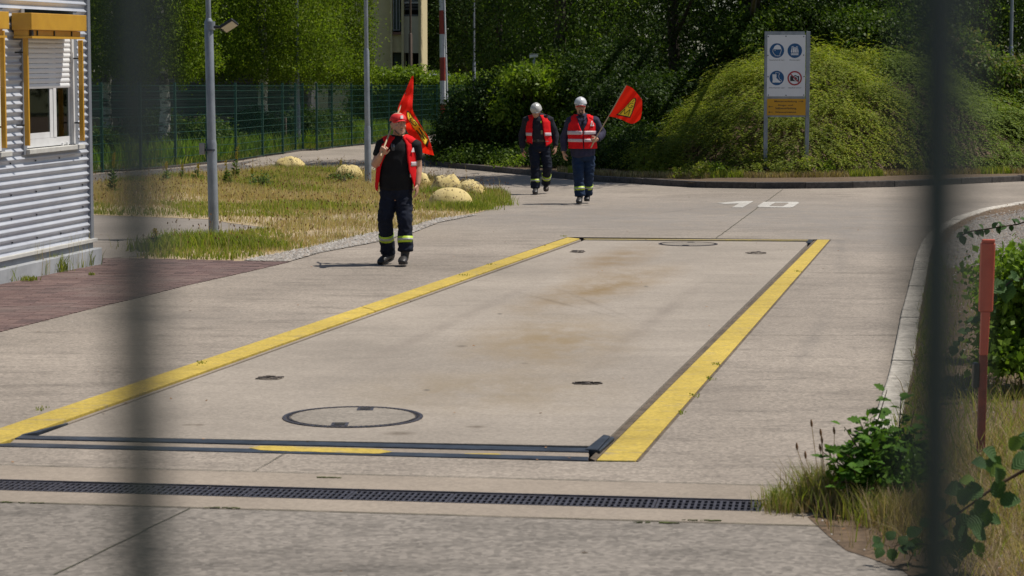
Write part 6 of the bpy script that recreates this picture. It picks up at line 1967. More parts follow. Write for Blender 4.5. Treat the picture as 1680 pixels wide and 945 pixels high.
class Torso:
    """rings (z, cx, cy, rx, ry) from hem to neck; gives points on the body's surface"""
    def __init__(self, rings, yaw=0.0):
        self.r = rings; self.s = Vector((math.cos(yaw), math.sin(yaw), 0)); self.f = Vector((-math.sin(yaw), math.cos(yaw), 0))
    def ring(self, z):
        R_ = self.r
        if z <= R_[0][0]: return R_[0][1:]
        for a, b in zip(R_[:-1], R_[1:]):
            if z <= b[0]:
                t = (z - a[0]) / (b[0] - a[0]); t = t * t * (3 - 2 * t)
                return tuple(p + (q - p) * t for p, q in zip(a[1:], b[1:]))
        return R_[-1][1:]
    def pt(self, deg, z, off):
        cx, cy, rx, ry = self.ring(z); a = R(deg)
        return Vector((cx, cy, z)) + self.s * math.cos(a) * (rx + off) + self.f * math.sin(a) * (ry + off)
    def body(self, mb, k=1.0):
        R_ = self.r; zt = R_[-1][0]
        q = [1.0 if c[0] > zt - .18 else k for c in R_]
        sweep(mb, [(c[1], c[2], c[0]) for c in R_], [c[3] * f for c, f in zip(R_, q)], [c[4] * f for c, f in zip(R_, q)], side=self.s, n=28, cap=.3)
    def shell(self, name, z0, z1, eR, eL, off, m, parent, nz_=26, na=56, th=.005, folds=.006, seed=0, flare=.0, shape=None):
        """sheet round the body from the right front edge, round the back, to the left front edge. eR/eL(t): edge angle from the front centre"""
        vs, fs = [], []
        for j in range(nz_ + 1):
            t = j / nz_; z = z0 + (z1 - z0) * t
            a0, a1 = -90 + eR(t), 270 - eL(t)
            for k in range(na + 1):
                a = a0 + (a1 - a0) * k / na
                f = noise.noise(Vector((a * .035, z * 4.0, seed))) + .5 * noise.noise(Vector((a * .08, z * 9, seed + 3)))
                zz_ = z + (shape(a, t) if shape else 0)
                vs.append(self.pt(a, zz_, off + folds * f + flare * (1 - t) ** 2))
        for j in range(nz_):
            for k in range(na): fs.append((j * (na + 1) + k, j * (na + 1) + k + 1, (j + 1) * (na + 1) + k + 1, (j + 1) * (na + 1) + k))
        mb = MB(); mb.add(vs, fs); o = mb.build(name, m, parent, fix=False)
        o.data.polygons.foreach_set('use_smooth', [True] * len(o.data.polygons))
        if th:
            s = o.modifiers.new('thick', 'SOLIDIFY'); s.thickness = th; s.offset = -1
        return o
    def patch(self, name, a0, a1, z0, z1, off, m, parent, pts=None):
        """small print lying on the garment; pts in 0..1 over the rectangle"""
        pts = pts or [(0, 0), (1, 0), (1, 1), (0, 1)]
        return MB().poly([self.pt(a0 + (a1 - a0) * u, z0 + (z1 - z0) * v, off) for u, v in pts]).build(name, m, parent, fix=False)


def leg_band(a, b, ra, rb, root, t0, t1, side=(1, 0, 0)):
    """hi-vis band round a trouser leg between the fractions t0..t1 of a-b"""
    a, b = Vector(a), Vector(b); d = (b - a)
    for f0, f1, m, ex, nm in ((t0, t1, M_hivis, .007, 'leg_band'), (t0 + (t1 - t0) * .33, t0 + (t1 - t0) * .67, M_bandg, .0095, 'reflective_stripe')):
        vs, fs = [], []; n = 24; t = d.normalized(); s = Vector(side); s = (s - t * s.dot(t)).normalized(); u = t.cross(s)
        for f in (f0, f1):
            r_ = ra + (rb - ra) * f + ex
            for k in range(n):
                an = 2 * math.pi * k / n; w = 1 + .02 * math.sin(an * 3 + f0 * 9)
                vs.append(a + d * f + (s * math.cos(an) + u * math.sin(an)) * r_ * w)
        fs = [(k, (k + 1) % n, n + (k + 1) % n, n + k) for k in range(n)]
        mb = MB(); mb.add(vs, fs); o = mb.build(nm, m, root, smooth=True)
        o.modifiers.new('thick', 'SOLIDIFY').thickness = .004


def boot(name, ankle, heel, toe, m, root, up=.16, w=.048, sole=.018):
    """ankle/heel/toe are points at sole level except ankle"""
    ankle, heel, toe = Vector(ankle), Vector(heel), Vector(toe)
    d = (toe - heel); L = d.length; d.normalize(); upv = Vector((0, 0, 1)); upv = (upv - d * upv.dot(d)).normalized(); s = d.cross(upv)
    mb = MB()
    pts = [heel + d * L * f + upv * h for f, h in ((.03, .045), (.2, .05), (.45, .052), (.68, .046), (.86, .036), (.97, .028))]
    sweep(mb, pts, [w * .72, w * .82, w * .88, w * 1.05, w * 1.0, w * .72], [.040, .046, .048, .042, .034, .024], side=s, n=16, cap=.3)
    sweep(mb, [heel + d * L * .2 + upv * .05, heel.lerp(ankle, .6) + d * L * .12, ankle, ankle + (ankle - (heel + d * L * .2)).normalized() * up * .5], [.045, .046, .050, .054], [.052, .050, .052, .056], side=s, n=16)
    sweep(mb, [ankle, ankle + Vector((0, 0, .13))], .056, .058)
    fuse(mb, name, m, root, .006, folds=.002, fscale=26, smooth=2)
    mb = MB(); out = []
    for k in range(28):
        a = 2 * math.pi * k / 28; f = .5 - math.cos(a) * .5
        ww = w * (.80 + .32 * f) * (1.0 if f < .95 else .6)
        out.append(heel + d * (L * (f * 1.02 - .01)) + s * math.sin(a) ** 1 * ww * 1.02)
    mb.poly(out, upv * (sole)); mb.build('boot_sole', M_black, root)
    mb = MB()
    for k in range(5):
        c = heel + d * L * (.36 + .07 * k) + upv * (.105 - .008 * k)
        mb.obox(c, s * .026, d * .003, upv * .003)
    tag(mb.build('laces', M_stub, root), kind='stuff')


class Man:
    def __init__(self, foot_px, foot_py, label, skin, group=None):
        self.Y = G(foot_px, foot_py).y
        self.k = self.Y / F
        self.root = thing('person', G(foot_px, foot_py), label, 'person', group)
        self.skin = skin
    def J(self, px, py, dy=0.0): return A(px, py, self.Y + dy)


def flagmat():
    m, nt, b = newmat('red_flag_cloth')
    v = coords(nt, (1, 1, 1), 'Position')
    col = ramp(nt, nz(nt, v, 6, 3), [(.3, (0.90, 0.016, 0.010)), (.7, (0.95, 0.024, 0.012))])
    nt.links.new(col, b.inputs['Base Color']); b.inputs['Roughness'].default_value = .75; b.inputs['Specular IOR Level'].default_value = .2
    tr = N_(nt, 'ShaderNodeBsdfTranslucent'); tr.inputs['Color'].default_value = (1.0, 0.035, 0.010, 1)
    ms = N_(nt, 'ShaderNodeMixShader'); ms.inputs[0].default_value = .55
    nt.links.new(b.outputs[0], ms.inputs[1]); nt.links.new(tr.outputs[0], ms.inputs[2]); nt.links.new(ms.outputs[0], nt.nodes['Material Output'].inputs['Surface'])
    return m
M_flag = flagmat()


def cloth(name, rows, depth, m, parent, nu=40, nv=28, off=0.0):
    """cloth through a net of photo positions (rows of (px, py)); depth(px, py) -> distance"""
    rows = [[Vector((a, b)) for a, b in r] for r in rows]
    def cr(P, t):
        n = len(P) - 1; x = t * n; i = min(int(x), n - 1); f = x - i
        p0, p1, p2, p3 = P[max(i - 1, 0)], P[i], P[i + 1], P[min(i + 2, n)]
        return .5 * ((2 * p1) + (p2 - p0) * f + (2 * p0 - 5 * p1 + 4 * p2 - p3) * f * f + (3 * p1 - p0 - 3 * p2 + p3) * f ** 3)
    vs = []
    for j in range(nv + 1):
        P = [cr([r[i] for r in rows], j / nv) for i in range(len(rows[0]))]
        for i in range(nu + 1):
            q = cr(P, i / nu); vs.append(A(q.x, q.y, depth(q.x, q.y) - off))
    fs = [(j * (nu + 1) + i, j * (nu + 1) + i + 1, (j + 1) * (nu + 1) + i + 1, (j + 1) * (nu + 1) + i) for j in range(nv) for i in range(nu)]
    mb = MB(); mb.add(vs, fs); o = mb.build(name, m, parent, fix=False)
    o.data.polygons.foreach_set('use_smooth', [True] * len(o.data.polygons))
    return o


def print_poly(name, pts, depth, off, m, parent, map_=None, nu=34, nv=60):
    """flat print on the cloth, laid on the cloth's own surface cell by cell; pts outline in the print's own 0..1 frame"""
    us = np.linspace(-.15, 1.15, nu + 1); vs_ = np.linspace(-.12, 1.12, nv + 1)
    cu, cv = np.meshgrid((us[1:] + us[:-1]) / 2, (vs_[1:] + vs_[:-1]) / 2, indexing='ij')
    ok = pip(cu, cv, pts)
    mb = MB(); vs = []
    for u in us:
        for v in vs_:
            x, y = map_(u, v); vs.append(A(x, y, depth(x, y) - off))
    used = {}; out = []; fs = []
    for i in range(nu):
        for j in range(nv):
            if ok[i, j]:
                f = []
                for a, b in ((i, j), (i + 1, j), (i + 1, j + 1), (i, j + 1)):
                    k = a * (nv + 1) + b
                    if k not in used: used[k] = len(out); out.append(vs[k])
                    f.append(used[k])
                fs.append(tuple(f))
    mb.add(out, fs)
    return mb.build(name, m, parent, fix=False)


def print_line(name, pts, w, depth, off, m, parent):
    mb = MB()
    for a, b in zip(pts[:-1], pts[1:]):
        d = Vector((b[0] - a[0], b[1] - a[1])); L = d.length; d.normalize(); n = Vector((-d.y, d.x)) * w
        q = max(1, int(L / 1.5)); a_, b_ = Vector(a) - d * w * .6, Vector(b) + d * w * .6
        vs = []
        for i in range(q + 1):
            c = a_.lerp(b_, i / q)
            for s in (-1, 1): vs.append(A(c.x + n.x * s, c.y + n.y * s, depth(c.x, c.y) - off))
        mb.add(vs, [(2 * i, 2 * i + 1, 2 * i + 3, 2 * i + 2) for i in range(q)])
    return mb.build(name, m, parent, fix=False)


def emblem(map_, depth, parent, scale):
    """the emblem: slanted yellow field edged black with the letters I, G, M; map_ (u,v) -> photo position, v up"""
    def mp(P): return [map_(u, v) for u, v in P]
    field = [(0, 0), (1, 0), (.99, .2), (.90, .55), (.78, .88), (.70, .97), (.60, 1.0), (.50, .95), (.42, .82), (.34, .60), (.22, .34), (.10, .14)]
    print_poly('emblem_border', [((u - .53) * 1.2 + .53, (v - .5) * 1.12 + .5) for u, v in field], depth, .010, M_fk, parent, map_)
    print_poly('emblem_field', field, depth, .016, M_fy, parent, map_)
    w = scale
    print_line('letter_m', mp([(.16, .05), (.32, .36), (.50, .08), (.74, .38), (.86, .05)]), w, depth, .024, M_fk, parent)
    print_line('letter_g', mp([(.76, .72), (.58, .74), (.44, .66), (.44, .54), (.58, .47), (.78, .50), (.78, .60), (.66, .60)]), w, depth, .024, M_fk, parent)
    print_line('letter_i', mp([(.60, .80), (.68, .92)]), w * 1.1, depth, .024, M_fk, parent)


# ---------------- the man in the red cap
m1 = Man(648, 434, 'man in red cap, black T-shirt and open vest, carrying a flag over his shoulder', M_skin)
J = m1.J; rt = m1.root
yw = R(6)
def ring(px, py, rx, ry, dy=0): p = J(px, py, dy); return (p.z, p.x, p.y, rx, ry)
T1 = Torso([ring(650, 326, .165, .125), ring(650, 314, .185, .132), ring(650, 300, .182, .135, -.01), ring(650, 284, .183, .138, -.015), ring(651, 266, .190, .136, -.01), ring(652, 248, .200, .130), ring(653, 238, .190, .115, .01), ring(653, 231, .150, .095, .015), ring(653.5, 226, .095, .078, .015), ring(653.5, 221, .066, .066, .01)], yw)
hc = J(653.5, 203.5, -.02)
H1 = Matrix.Translation(hc) @ Matrix.Rotation(R(24), 4, 'Z') @ Matrix.Rotation(R(-3), 4, 'X')
mb = MB(); T1.body(mb, .76); T = head(mb, H1, 1.06)
sweep(mb, [J(653.5, 228, .02), J(653.5, 216, 0)], .06)
shL, elL, wrL = J(628, 238, 0), J(616, 270, -.06), J(626, 252.5, -.25)
shR, elR, wrR = J(680.5, 239, 0), J(686, 274, .03), J(684.5, 303, -.05)
sweep(mb, [shL, shL.lerp(elL, .5), elL], [.062, .053, .047]); sweep(mb, [elL, elL.lerp(wrL, .35), wrL], [.047, .046, .031])
sweep(mb, [shR, shR.lerp(elR, .5), elR], [.062, .053, .046]); sweep(mb, [elR, elR.lerp(wrR, .35), wrR], [.046, .045, .031])
hand(mb, wrR, J(684, 318, -.07) - wrR, Vector((-.2, -1, 0)), .28, 1.0, palm_n=(-1, 0, 0))
hipL, knL, anL = J(639, 322, 0), J(631.5, 361, -.06), J(636.5, 412, .10)
hipR, knR, anR = J(661.5, 322, 0), J(664.5, 362, -.12), J(665.5, 409, -.15)
for a, b, c in ((hipL, knL, anL), (hipR, knR, anR)): sweep(mb, [a, b, c, c + Vector((0, 0, -.06))], [.085, .062, .042, .04])
# the hand gripping the pole
pA, pB = J(626.5, 250, -.30), J(640.5, 215, -.05)
pd = (pB - pA).normalized()
gp_ = pA.lerp(pB, .04)
hand(mb, wrL + Vector((0, 0, 0)), (J(629, 244.5, -.30) - wrL), Vector((.6, -.6, .3)), 1.05, .95, palm_n=Vector((.35, .65, .3)))
fuse(mb, 'body', M_skin, rt, .006, smooth=2)
face_bits(T, rt, 'stubble', H1.to_3x3(), 1.06)
# T-shirt
mb = MB()
T1s = Torso([(z, x, y, rx + .010, ry + .014) for z, x, y, rx, ry in [ring(650, 308, .176, .130, -.005)] + T1.r[3:-1]], yw)
T1s.body(mb)
sweep(mb, [shL + Vector((.03, 0, .012)), shL, shL.lerp(elL, .3), shL.lerp(elL, .56)], [.078, .080, .072, .068], cap=.35); sweep(mb, [shR + Vector((-.03, 0, .012)), shR, shR.lerp(elR, .3), shR.lerp(elR, .60)], [.078, .080, .072, .068], cap=.35)
fuse(mb, 'tshirt', M_tee, rt, .009, folds=.006, fscale=7, smooth=2)
# trousers
def trousers(root, pelvis, legs, m, seed, voxel=.01, rad=(.098, .078, .076, .082), hem_drop=.0, folds=.011):
    mb = MB()
    sweep(mb, [pelvis[0], pelvis[1]], [.180, .178], [.130, .132], n=20, cap=.2)
    for hip, kn, an in legs:
        sweep(mb, [hip + Vector((0, 0, .03)), hip.lerp(kn, .5), kn, kn.lerp(an, .5), an], [rad[0], (rad[0] + rad[1]) / 2 + .004, rad[1], rad[2], rad[3]], n=18, cap=.12)
    return fuse(mb, 'trousers', m, root, voxel, folds=folds, fscale=8, smooth=2, stretch=(1, 1, 1.5), seed=seed)
anLt, anRt = J(636.5, 415, .10), J(665.5, 411, -.16)
trousers(rt, (J(650, 322, 0), J(650, 306, 0)), [(hipL, knL, anLt), (hipR, knR, anRt)], M_navy, 3)
leg_band(knL, anLt, .080, .080, rt, .42, .60); leg_band(knR, anRt, .080, .080, rt, .52, .73)
boot('boot', anL, J(645.5, 424.5, .16), J(622.5, 435.5, -.06), M_boot, rt); boot('boot', J(665, 412, -.16), J(664, 431.5, -.08), J(659.5, 434.5, -.36), M_boot, rt, w=.050)
# vest: open wide, hanging
vz0, vz1 = J(650, 306).z, J(650, 224).z
def e_r(t): return float(np.interp(t, [0, .2, .35, .6, .8, 1], [62, 50, 36, 27, 24, 22]))
def e_l(t): return float(np.interp(t, [0, .3, .45, .65, .8, 1], [66, 58, 52, 36, 28, 22]))
v1 = T1s.shell('vest', vz0, vz1, e_r, e_l, .018, M_vest, rt, seed=1.0, flare=.03, folds=.010, shape=lambda a, t: (1 - t) ** 3 * .05 * math.sin(R(a) * 3))
for z0, z1 in ((J(0, 272).z, J(0, 265).z), (J(0, 290).z, J(0, 283).z)):
    T1s.shell('reflective_strip', z0, z1, lambda t: 42, lambda t: 60, .031, M_refl, rt, nz_=3, seed=1.0, folds=.009, th=.003)
T1s.patch('vest_emblem', -53, -41, J(0, 249).z, J(0, 242).z, .034, M_white2, rt, [(0, 0), (1, 0), (.75, 1), (.45, 1)])
# vest straps over the shoulders
for sh, sx in ((shL, -1), (shR, 1)):
    mb = MB(); c = T1s.pt(0, J(0, 226).z, 0)
    a_ = J(653 + sx * 9, 223, -.04); b_ = J(653 + sx * 27.5, 236, -.02)
    sweep(mb, [J(653 + sx * 11, 224.5, .02), J(653 + sx * 18, 230, .01), J(653 + sx * 23.5, 236, 0)], [.036, .054, .064], [.085, .088, .074], side=(0, 0, 1), n=18, cap=.15)
    fuse(mb, 'vest_shoulder', M_vest, rt, .009, folds=.004, fscale=9, smooth=2, seed=sx)
# glasses hung at the collar
mb = MB()
for sx in (-1, 1): mb.tube([J(644 + sx * 1.5, 236 + sx * .5, -.165), J(644.5 + sx * 1.6, 241, -.17), J(645 + sx * 1.0, 247, -.165)], [.006, .012, .007], 8)
mb.build('hanging_glasses', M_steel, rt)
# cap
hz = Matrix.Translation(Vector((0, 0, 0)))
dome_shell(H1, .088, .110, .080, .038, M_cap, 'cap', rt, th=.004, cy=.004)
brim(H1, .078, .070, .088, .044, .016, M_cap, 'cap_visor', rt, curve=.010)
mb = MB()
def capt(x, z): 
    return H1 @ Vector((x, -.1115 * math.sqrt(max(0, 1 - (x / .092) ** 2)) * math.cos(math.asin(min(1, max(0, (z - .038) / .096)))) ** .85 - .0015, z))
for k in range(1):
    g_ = [(-.017, .056), (.017, .056), (.020, .092), (-.008, .092)]
    mb.add([capt(x, z) + (H1.to_3x3() @ Vector((0, -.006, 0))) for x, z in g_], [(0, 1, 2, 3)])
mb.build('cap_emblem', M_white2, rt, fix=False)
mb = MB(); ball(mb, T(-.068, .03, .012), (.010, .045, .030), H1.to_3x3(), 8); ball(mb, T(.068, .03, .012), (.010, .045, .030), H1.to_3x3(), 8); ball(mb, T(0, .088, .0), (.055, .016, .035), H1.to_3x3(), 8); ball(mb, T(.03, -.092, .037), (.014, .006, .009), H1.to_3x3(), 6)
mb.build('hair', M_hair, rt, smooth=True)

# the first flag, its pole resting on the shoulder
f1 = thing('flag', WLOC[rt.name] + Vector((0, 0, 1.1)), 'red flag with yellow emblem hanging behind the shoulder of the man in the red cap', 'flag')
Yf = m1.Y
pole = [J(624.5, 256, -.345), J(626.5, 250, -.30), J(640.5, 215, -.03), J(656, 178, .40), J(677.0, 126, .66)]
MB().tube(pole, [.010, .010, .010, .010, .009], 10).build('pole', M_pole, f1, smooth=True)
def dep1(x, y):
    t = (y - 124) / 130
    return Yf + .60 - .30 * min(t, .45) / .45 * .9 + .035 * math.sin(x * .32 + y * .10) + .02 * math.sin(x * .1 - y * .22)
cloth('flag_cloth', [[(675.5, 125), (677, 124.5), (678.5, 125)], [(664.5, 151), (671, 152), (678, 151)], [(652.5, 180), (666, 178), (677, 179)], [(660, 197), (672, 198), (684, 194)], [(668, 216), (682, 214), (693, 210)], [(682, 240), (695, 232), (704, 228)], [(688, 249.5), (700, 252.5), (712, 255)]],
      dep1, M_flag, f1)
q = [(672.5, 206), (660.5, 188), (674.5, 184.5), (698.5, 236)]
def mp1(u, v):
    # bottom edge (v=0) at the lower right, top at the upper left; foreshortened by the hanging cloth
    b0, b1 = Vector((690, 236)), Vector((699, 233)); t0, t1 = Vector((661, 190)), Vector((674, 183))
    p = b0.lerp(b1, 1 - u * 1.0).lerp(t0.lerp(t1, u), v)
    b = Vector((673, 208)); return (p.x, p.y)
def mpA(u, v):
    L = [(660, 187), (664, 198), (673, 209), (685, 222), (698, 238)]; Rr = [(674.5, 182), (678.5, 191), (686, 202), (694.5, 214), (702, 229)]
    def at(P, t): x = t * 4; i = max(0, min(3, int(x))); f = x - i; return Vector(P[i]).lerp(Vector(P[i + 1]), f)
    t = 1 - v; p = at(L, t).lerp(at(Rr, t), u); return (p.x, p.y)
emblem(mpA, dep1, f1, .6)

# ---------------- the helmeted man with the flag
m2 = Man(955, 334, 'bearded man in white helmet and closed red vest, holding a red flag in front', M_skin2)
J = m2.J; rt = m2.root
T2 = Torso([ring(958, 262, .175, .135), ring(957, 252, .190, .140), ring(956, 240, .190, .145, -.01), ring(955, 226, .195, .15, -.015), ring(955, 214, .205, .145, -.01), ring(955.5, 204, .215, .135), ring(955.5, 198, .195, .12, .01), ring(955, 193.5, .155, .10, .015), ring(954.5, 190, .105, .085, .015), ring(954, 187, .070, .070, .01)], R(3))
hc = J(952.5, 174.5, -.02)
H2 = Matrix.Translation(hc) @ Matrix.Rotation(R(3), 4, 'Z') @ Matrix.Rotation(R(2), 4, 'X')
mb = MB(); T2.body(mb, .76); T = head(mb, H2, 1.08)
sweep(mb, [J(954, 192, .02), J(953, 183, 0)], .065)
shL, elL, wrL = J(936, 199, 0), J(925.5, 224, .05), J(924.5, 250, .0)
shR, elR, wrR = J(975.5, 199, 0), J(988, 219.5, -.02), J(979, 229, -.24)
for s_, e_, w_ in ((shL, elL, wrL), (shR, elR, wrR)):
    sweep(mb, [s_, s_.lerp(e_, .5), e_], [.064, .055, .048]); sweep(mb, [e_, e_.lerp(w_, .35), w_], [.048, .046, .032])
hand(mb, wrL, J(926.5, 262, -.03) - wrL, Vector((.35, -1, 0)), .35, 1.05, palm_n=(1, .2, 0))
hand(mb, wrR, J(974.5, 230, -.30) - wrR, Vector((-.1, -.3, 1)), 1.0, 1.05, palm_n=Vector((.2, .9, 0)))
hipL, knL, anL = J(948, 260, 0), J(949, 286, -.13), J(951.5, 321, -.16)
hipR, knR, anR = J(966.5, 260, 0), J(966, 284, -.02), J(963.5, 318, .14)
for a, b, c in ((hipL, knL, anL), (hipR, knR, anR)): sweep(mb, [a, b, c, c + Vector((0, 0, -.05))], [.088, .064, .044, .042])
fuse(mb, 'body', M_skin2, rt, .0075, smooth=2)
face_bits(T, rt, 'goatee', H2.to_3x3(), 1.08)
mb = MB(); T2s = Torso([(z, x, y, rx + .016, ry + .018) for z, x, y, rx, ry in [ring(957, 254.5, .185, .135)] + T2.r[2:-1]], R(3)); T2s.body(mb)
for s_, e_, w_, ix in ((shL, elL, wrL, 1), (shR, elR, wrR, -1)):
    sweep(mb, [s_ + Vector((.03 * ix, 0, .01)), s_, s_.lerp(e_, .5), e_], [.084, .084, .073, .067]); sweep(mb, [e_, e_.lerp(w_, .5), e_.lerp(w_, .90)], [.067, .060, .050], cap=.2)
fuse(mb, 'jacket', M_jacket, rt, .010, folds=.011, fscale=8, smooth=2, seed=5)
# dark shirt showing in the open collar
T2s.patch('shirt_front', -101, -79, J(0, 216).z, J(0, 189).z, .020, M_tee, rt, [(.42, 0), (.58, 0), (1.0, .9), (.8, 1), (.2, 1), (0, .9)])
for sx in (-1, 1):
    mb = MB(); sweep(mb, [J(954 + sx * 7.5, 187, .02), J(954 + sx * 6.5, 191.5, -.10), J(954 + sx * 4, 197, -.155)], [.022, .024, .012], [.008, .010, .008], side=(1, 0, 0)); mb.build('collar', M_jacket, rt, smooth=True)
trousers(rt, (J(957, 262, 0), J(957, 250, 0)), [(hipL, knL, anL), (hipR, knR, anR)], M_blued, 9, rad=(.102, .084, .080, .086), voxel=.011)
leg_band(knL, anL, .084, .084, rt, .57, .75); leg_band(knR, anR, .084, .084, rt, .55, .71)
boot('boot', J(951.5, 322, -.15), J(951.5, 331, -.10), J(949.5, 334.2, -.36), M_boot, rt, w=.052); boot('boot', J(963.5, 321, .14), J(963.5, 328.5, .26), J(962.5, 330.5, -.02), M_boot, rt, w=.050)
vz0, vz1 = J(0, 241.5).z, J(0, 187.5).z
vR = lambda t: 2.0 if t < .52 else 2.0 + 62 * (t - .52) ** 1.0
vL = lambda t: 2.0 if t < .44 else 2.0 + 58 * (t - .44) ** 1.0
sp_ = lambda a, t: (1 - t) ** 4 * (-.02)
T2s.shell('vest', vz0, vz1, vR, vL, .022, M_vest, rt, seed=7.0, flare=.018, folds=.009, shape=sp_)
for y0, y1 in ((220.5, 214.5), (232.5, 227.5)):
    z0, z1 = J(0, y0).z, J(0, y1).z
    T2s.shell('reflective_strip', z0, z1, lambda t: 3.0, lambda t: 3.0, .036, M_refl, rt, nz_=3, seed=7.0, folds=.008, th=.003, flare=.004)
T2s.patch('vest_emblem', -63, -45, J(0, 206.5).z, J(0, 198).z, .040, M_white2, rt, [(0, 0), (1, 0), (.62, 1), (.40, 1)])
T2s.patch('emblem_letters', -57, -52, J(0, 205).z, J(0, 200).z, .043, M_vest, rt, [(0, 0), (1, 0), (.8, 1), (.2, 1)])
# vest shoulders
for sx in (-1, 1):
    mb = MB(); sweep(mb, [J(955 + sx * 9, 190.5, .02), J(955 + sx * 14, 194.5, .01), J(955 + sx * 18, 198.5, 0)], [.034, .056, .070], [.10, .105, .09], side=(0, 0, 1), n=18, cap=.15)
    fuse(mb, 'vest_shoulder', M_vest, rt, .010, folds=.004, fscale=9, smooth=2, seed=sx)
# helmet over a red cap, glasses
dome_shell(H2, .100, .124, .112, .040, M_helmet, 'helmet', rt, flare=.05, ridges=1, cy=.008)
brim(H2, .096, .028, .112, .040, .010, M_helmet, 'helmet_peak', rt, curve=.008)
brim(H2, .080, .060, .088, .036, .020, M_cap, 'cap_visor', rt, curve=.014)
for sx in (-1, 1):
    mb = MB(); n = 14; c0 = Vector((sx * .032, -.102, .008)); P = [H2 @ (c0 + Vector((math.cos(2 * math.pi * k / n) * .024, abs(math.cos(2 * math.pi * k / n)) * .003, math.sin(2 * math.pi * k / n) * .016))) for k in range(n + 1)]
    mb.tube(P, .0016, 5); mb.build('glasses_rim', M_steel, rt)
    MB().tube([H2 @ Vector((sx * .056, -.100, .010)), H2 @ Vector((sx * .080, -.02, .006))], .002, 5).build('glasses_arm', M_steel, rt)
    mb = MB(); ball(mb, T(sx * .070, .03, .005), (.008, .04, .028), H2.to_3x3(), 8); mb.build('hair', M_hair, rt, smooth=True)
MB().tube([H2 @ Vector((-.009, -.104, .012)), H2 @ Vector((.009, -.104, .012))], .002, 5).build('glasses_bridge', M_steel, rt)
# second flag
f2 = thing('flag', WLOC[rt.name] + Vector((.4, -.3, 1.0)), 'red flag with yellow lettered emblem held out by the man in the white helmet', 'flag')
MB().tube([J(969.5, 242.5, -.30), J(975, 231, -.31), J(999, 190, -.33), J(1027, 140.3, -.36)], [.011, .011, .010, .009], 10).build('pole', M_pole, f2, smooth=True)
Y2 = m2.Y
def dep2(x, y):
    u = (x - 1000) + (y - 190) * .55
    return Y2 - .34 + .045 * math.sin(u * .17 + .5) * min(1, max(0, u / 20)) + .02 * math.sin(u * .4 + y * .09) * min(1, max(0, u / 20))
cloth('flag_cloth', [[(998.5, 190.5), (1017, 195), (1036.5, 203), (1050.5, 196)], [(1008, 173), (1022, 180), (1038, 185), (1053, 184)], [(1018, 156), (1030, 164), (1043, 170), (1053.5, 170)], [(1027.5, 140), (1036, 143.5), (1044.5, 152), (1053, 163)]], dep2, M_flag, f2)
def mp2(u, v):
    b0, b1 = Vector((1015.2, 187), ), Vector((1031.4, 191)); t0, t1 = Vector((1031, 162.5)), Vector((1048, 165)); L_, R2 = Vector((1015.2, 187)), Vector((1031.2, 190.8))
    p = Vector((1013.5, 187.5)).lerp(Vector((1033, 191.5)), u).lerp(Vector((1029, 161)).lerp(Vector((1048, 162.5)), u), v); return (p.x, p.y)
emblem(mp2, dep2, f2, .4)

# ---------------- the third man, looking down
m3 = Man(882, 318.5, 'man in grey helmet and open red vest, looking down at the road', M_skin)
J = m3.J; rt = m3.root
T3 = Torso([ring(885, 248, .165, .13), ring(885, 238, .180, .135), ring(884, 230, .180, .14, -.01), ring(883.5, 218, .185, .145, -.015), ring(883, 208, .195, .14, -.01), ring(883, 200, .200, .13), ring(883, 195, .180, .115, .01), ring(882.5, 191.5, .14, .10, .015), ring(882, 189, .095, .08, .01), ring(881.5, 187, .068, .068, 0)], R(-4))
hc = J(879.5, 182.5, -.07)
H3 = Matrix.Translation(hc) @ Matrix.Rotation(R(-6), 4, 'Z') @ Matrix.Rotation(R(24), 4, 'X')
mb = MB(); T3.body(mb, .76); T = head(mb, H3, 1.04)
sweep(mb, [J(882, 192, .02), J(880.5, 186, -.03)], .062)
shL, elL, wrL = J(865, 197, 0), J(856.5, 222, .04), J(857, 245, -.06)
shR, elR, wrR = J(901, 197, 0), J(911, 220, .06), J(912, 240.5, .0)
for s_, e_, w_ in ((shL, elL, wrL), (shR, elR, wrR)):
    sweep(mb, [s_, s_.lerp(e_, .5), e_], [.062, .053, .046]); sweep(mb, [e_, e_.lerp(w_, .35), w_], [.046, .045, .032])
hand(mb, wrL, J(858.5, 257, -.09) - wrL, Vector((.35, -1, 0)), .35, 1.05, palm_n=(1, .2, 0))
hand(mb, wrR, J(911, 252, -.02) - wrR, Vector((-.35, -1, 0)), .35, 1.05, palm_n=(-1, .2, 0))
hipL, knL, anL = J(876, 246, 0), J(878, 272, -.10), J(878.5, 308, -.12)
hipR, knR, anR = J(894, 246, 0), J(898, 274, -.06), J(895.5, 300, .24)
for a, b, c in ((hipL, knL, anL), (hipR, knR, anR)): sweep(mb, [a, b, c, c + Vector((0, 0, -.05))], [.085, .062, .043, .042])
fuse(mb, 'body', M_skin, rt, .0075, smooth=2)
face_bits(T, rt, None, H3.to_3x3(), 1.04)
mb = MB(); T3s = Torso([(z, x, y, rx + .014, ry + .016) for z, x, y, rx, ry in [ring(884.5, 233, .172, .130)] + T3.r[3:-1]], R(-4)); T3s.body(mb)
for s_, e_, w_, ix in ((shL, elL, wrL, 1), (shR, elR, wrR, -1)):
    sweep(mb, [s_ + Vector((.03 * ix, 0, .01)), s_, s_.lerp(e_, .5), e_], [.082, .082, .070, .064]); sweep(mb, [e_, e_.lerp(w_, .5), e_.lerp(w_, .92)], [.064, .056, .048], cap=.2)
fuse(mb, 'jacket', M_jacketd, rt, .010, folds=.010, fscale=8, smooth=2, seed=8)
trousers(rt, (J(885, 247, 0), J(885, 232, 0)), [(hipL, knL, anL), (hipR, knR, anR)], M_navy, 14, rad=(.100, .082, .078, .082), voxel=.011)
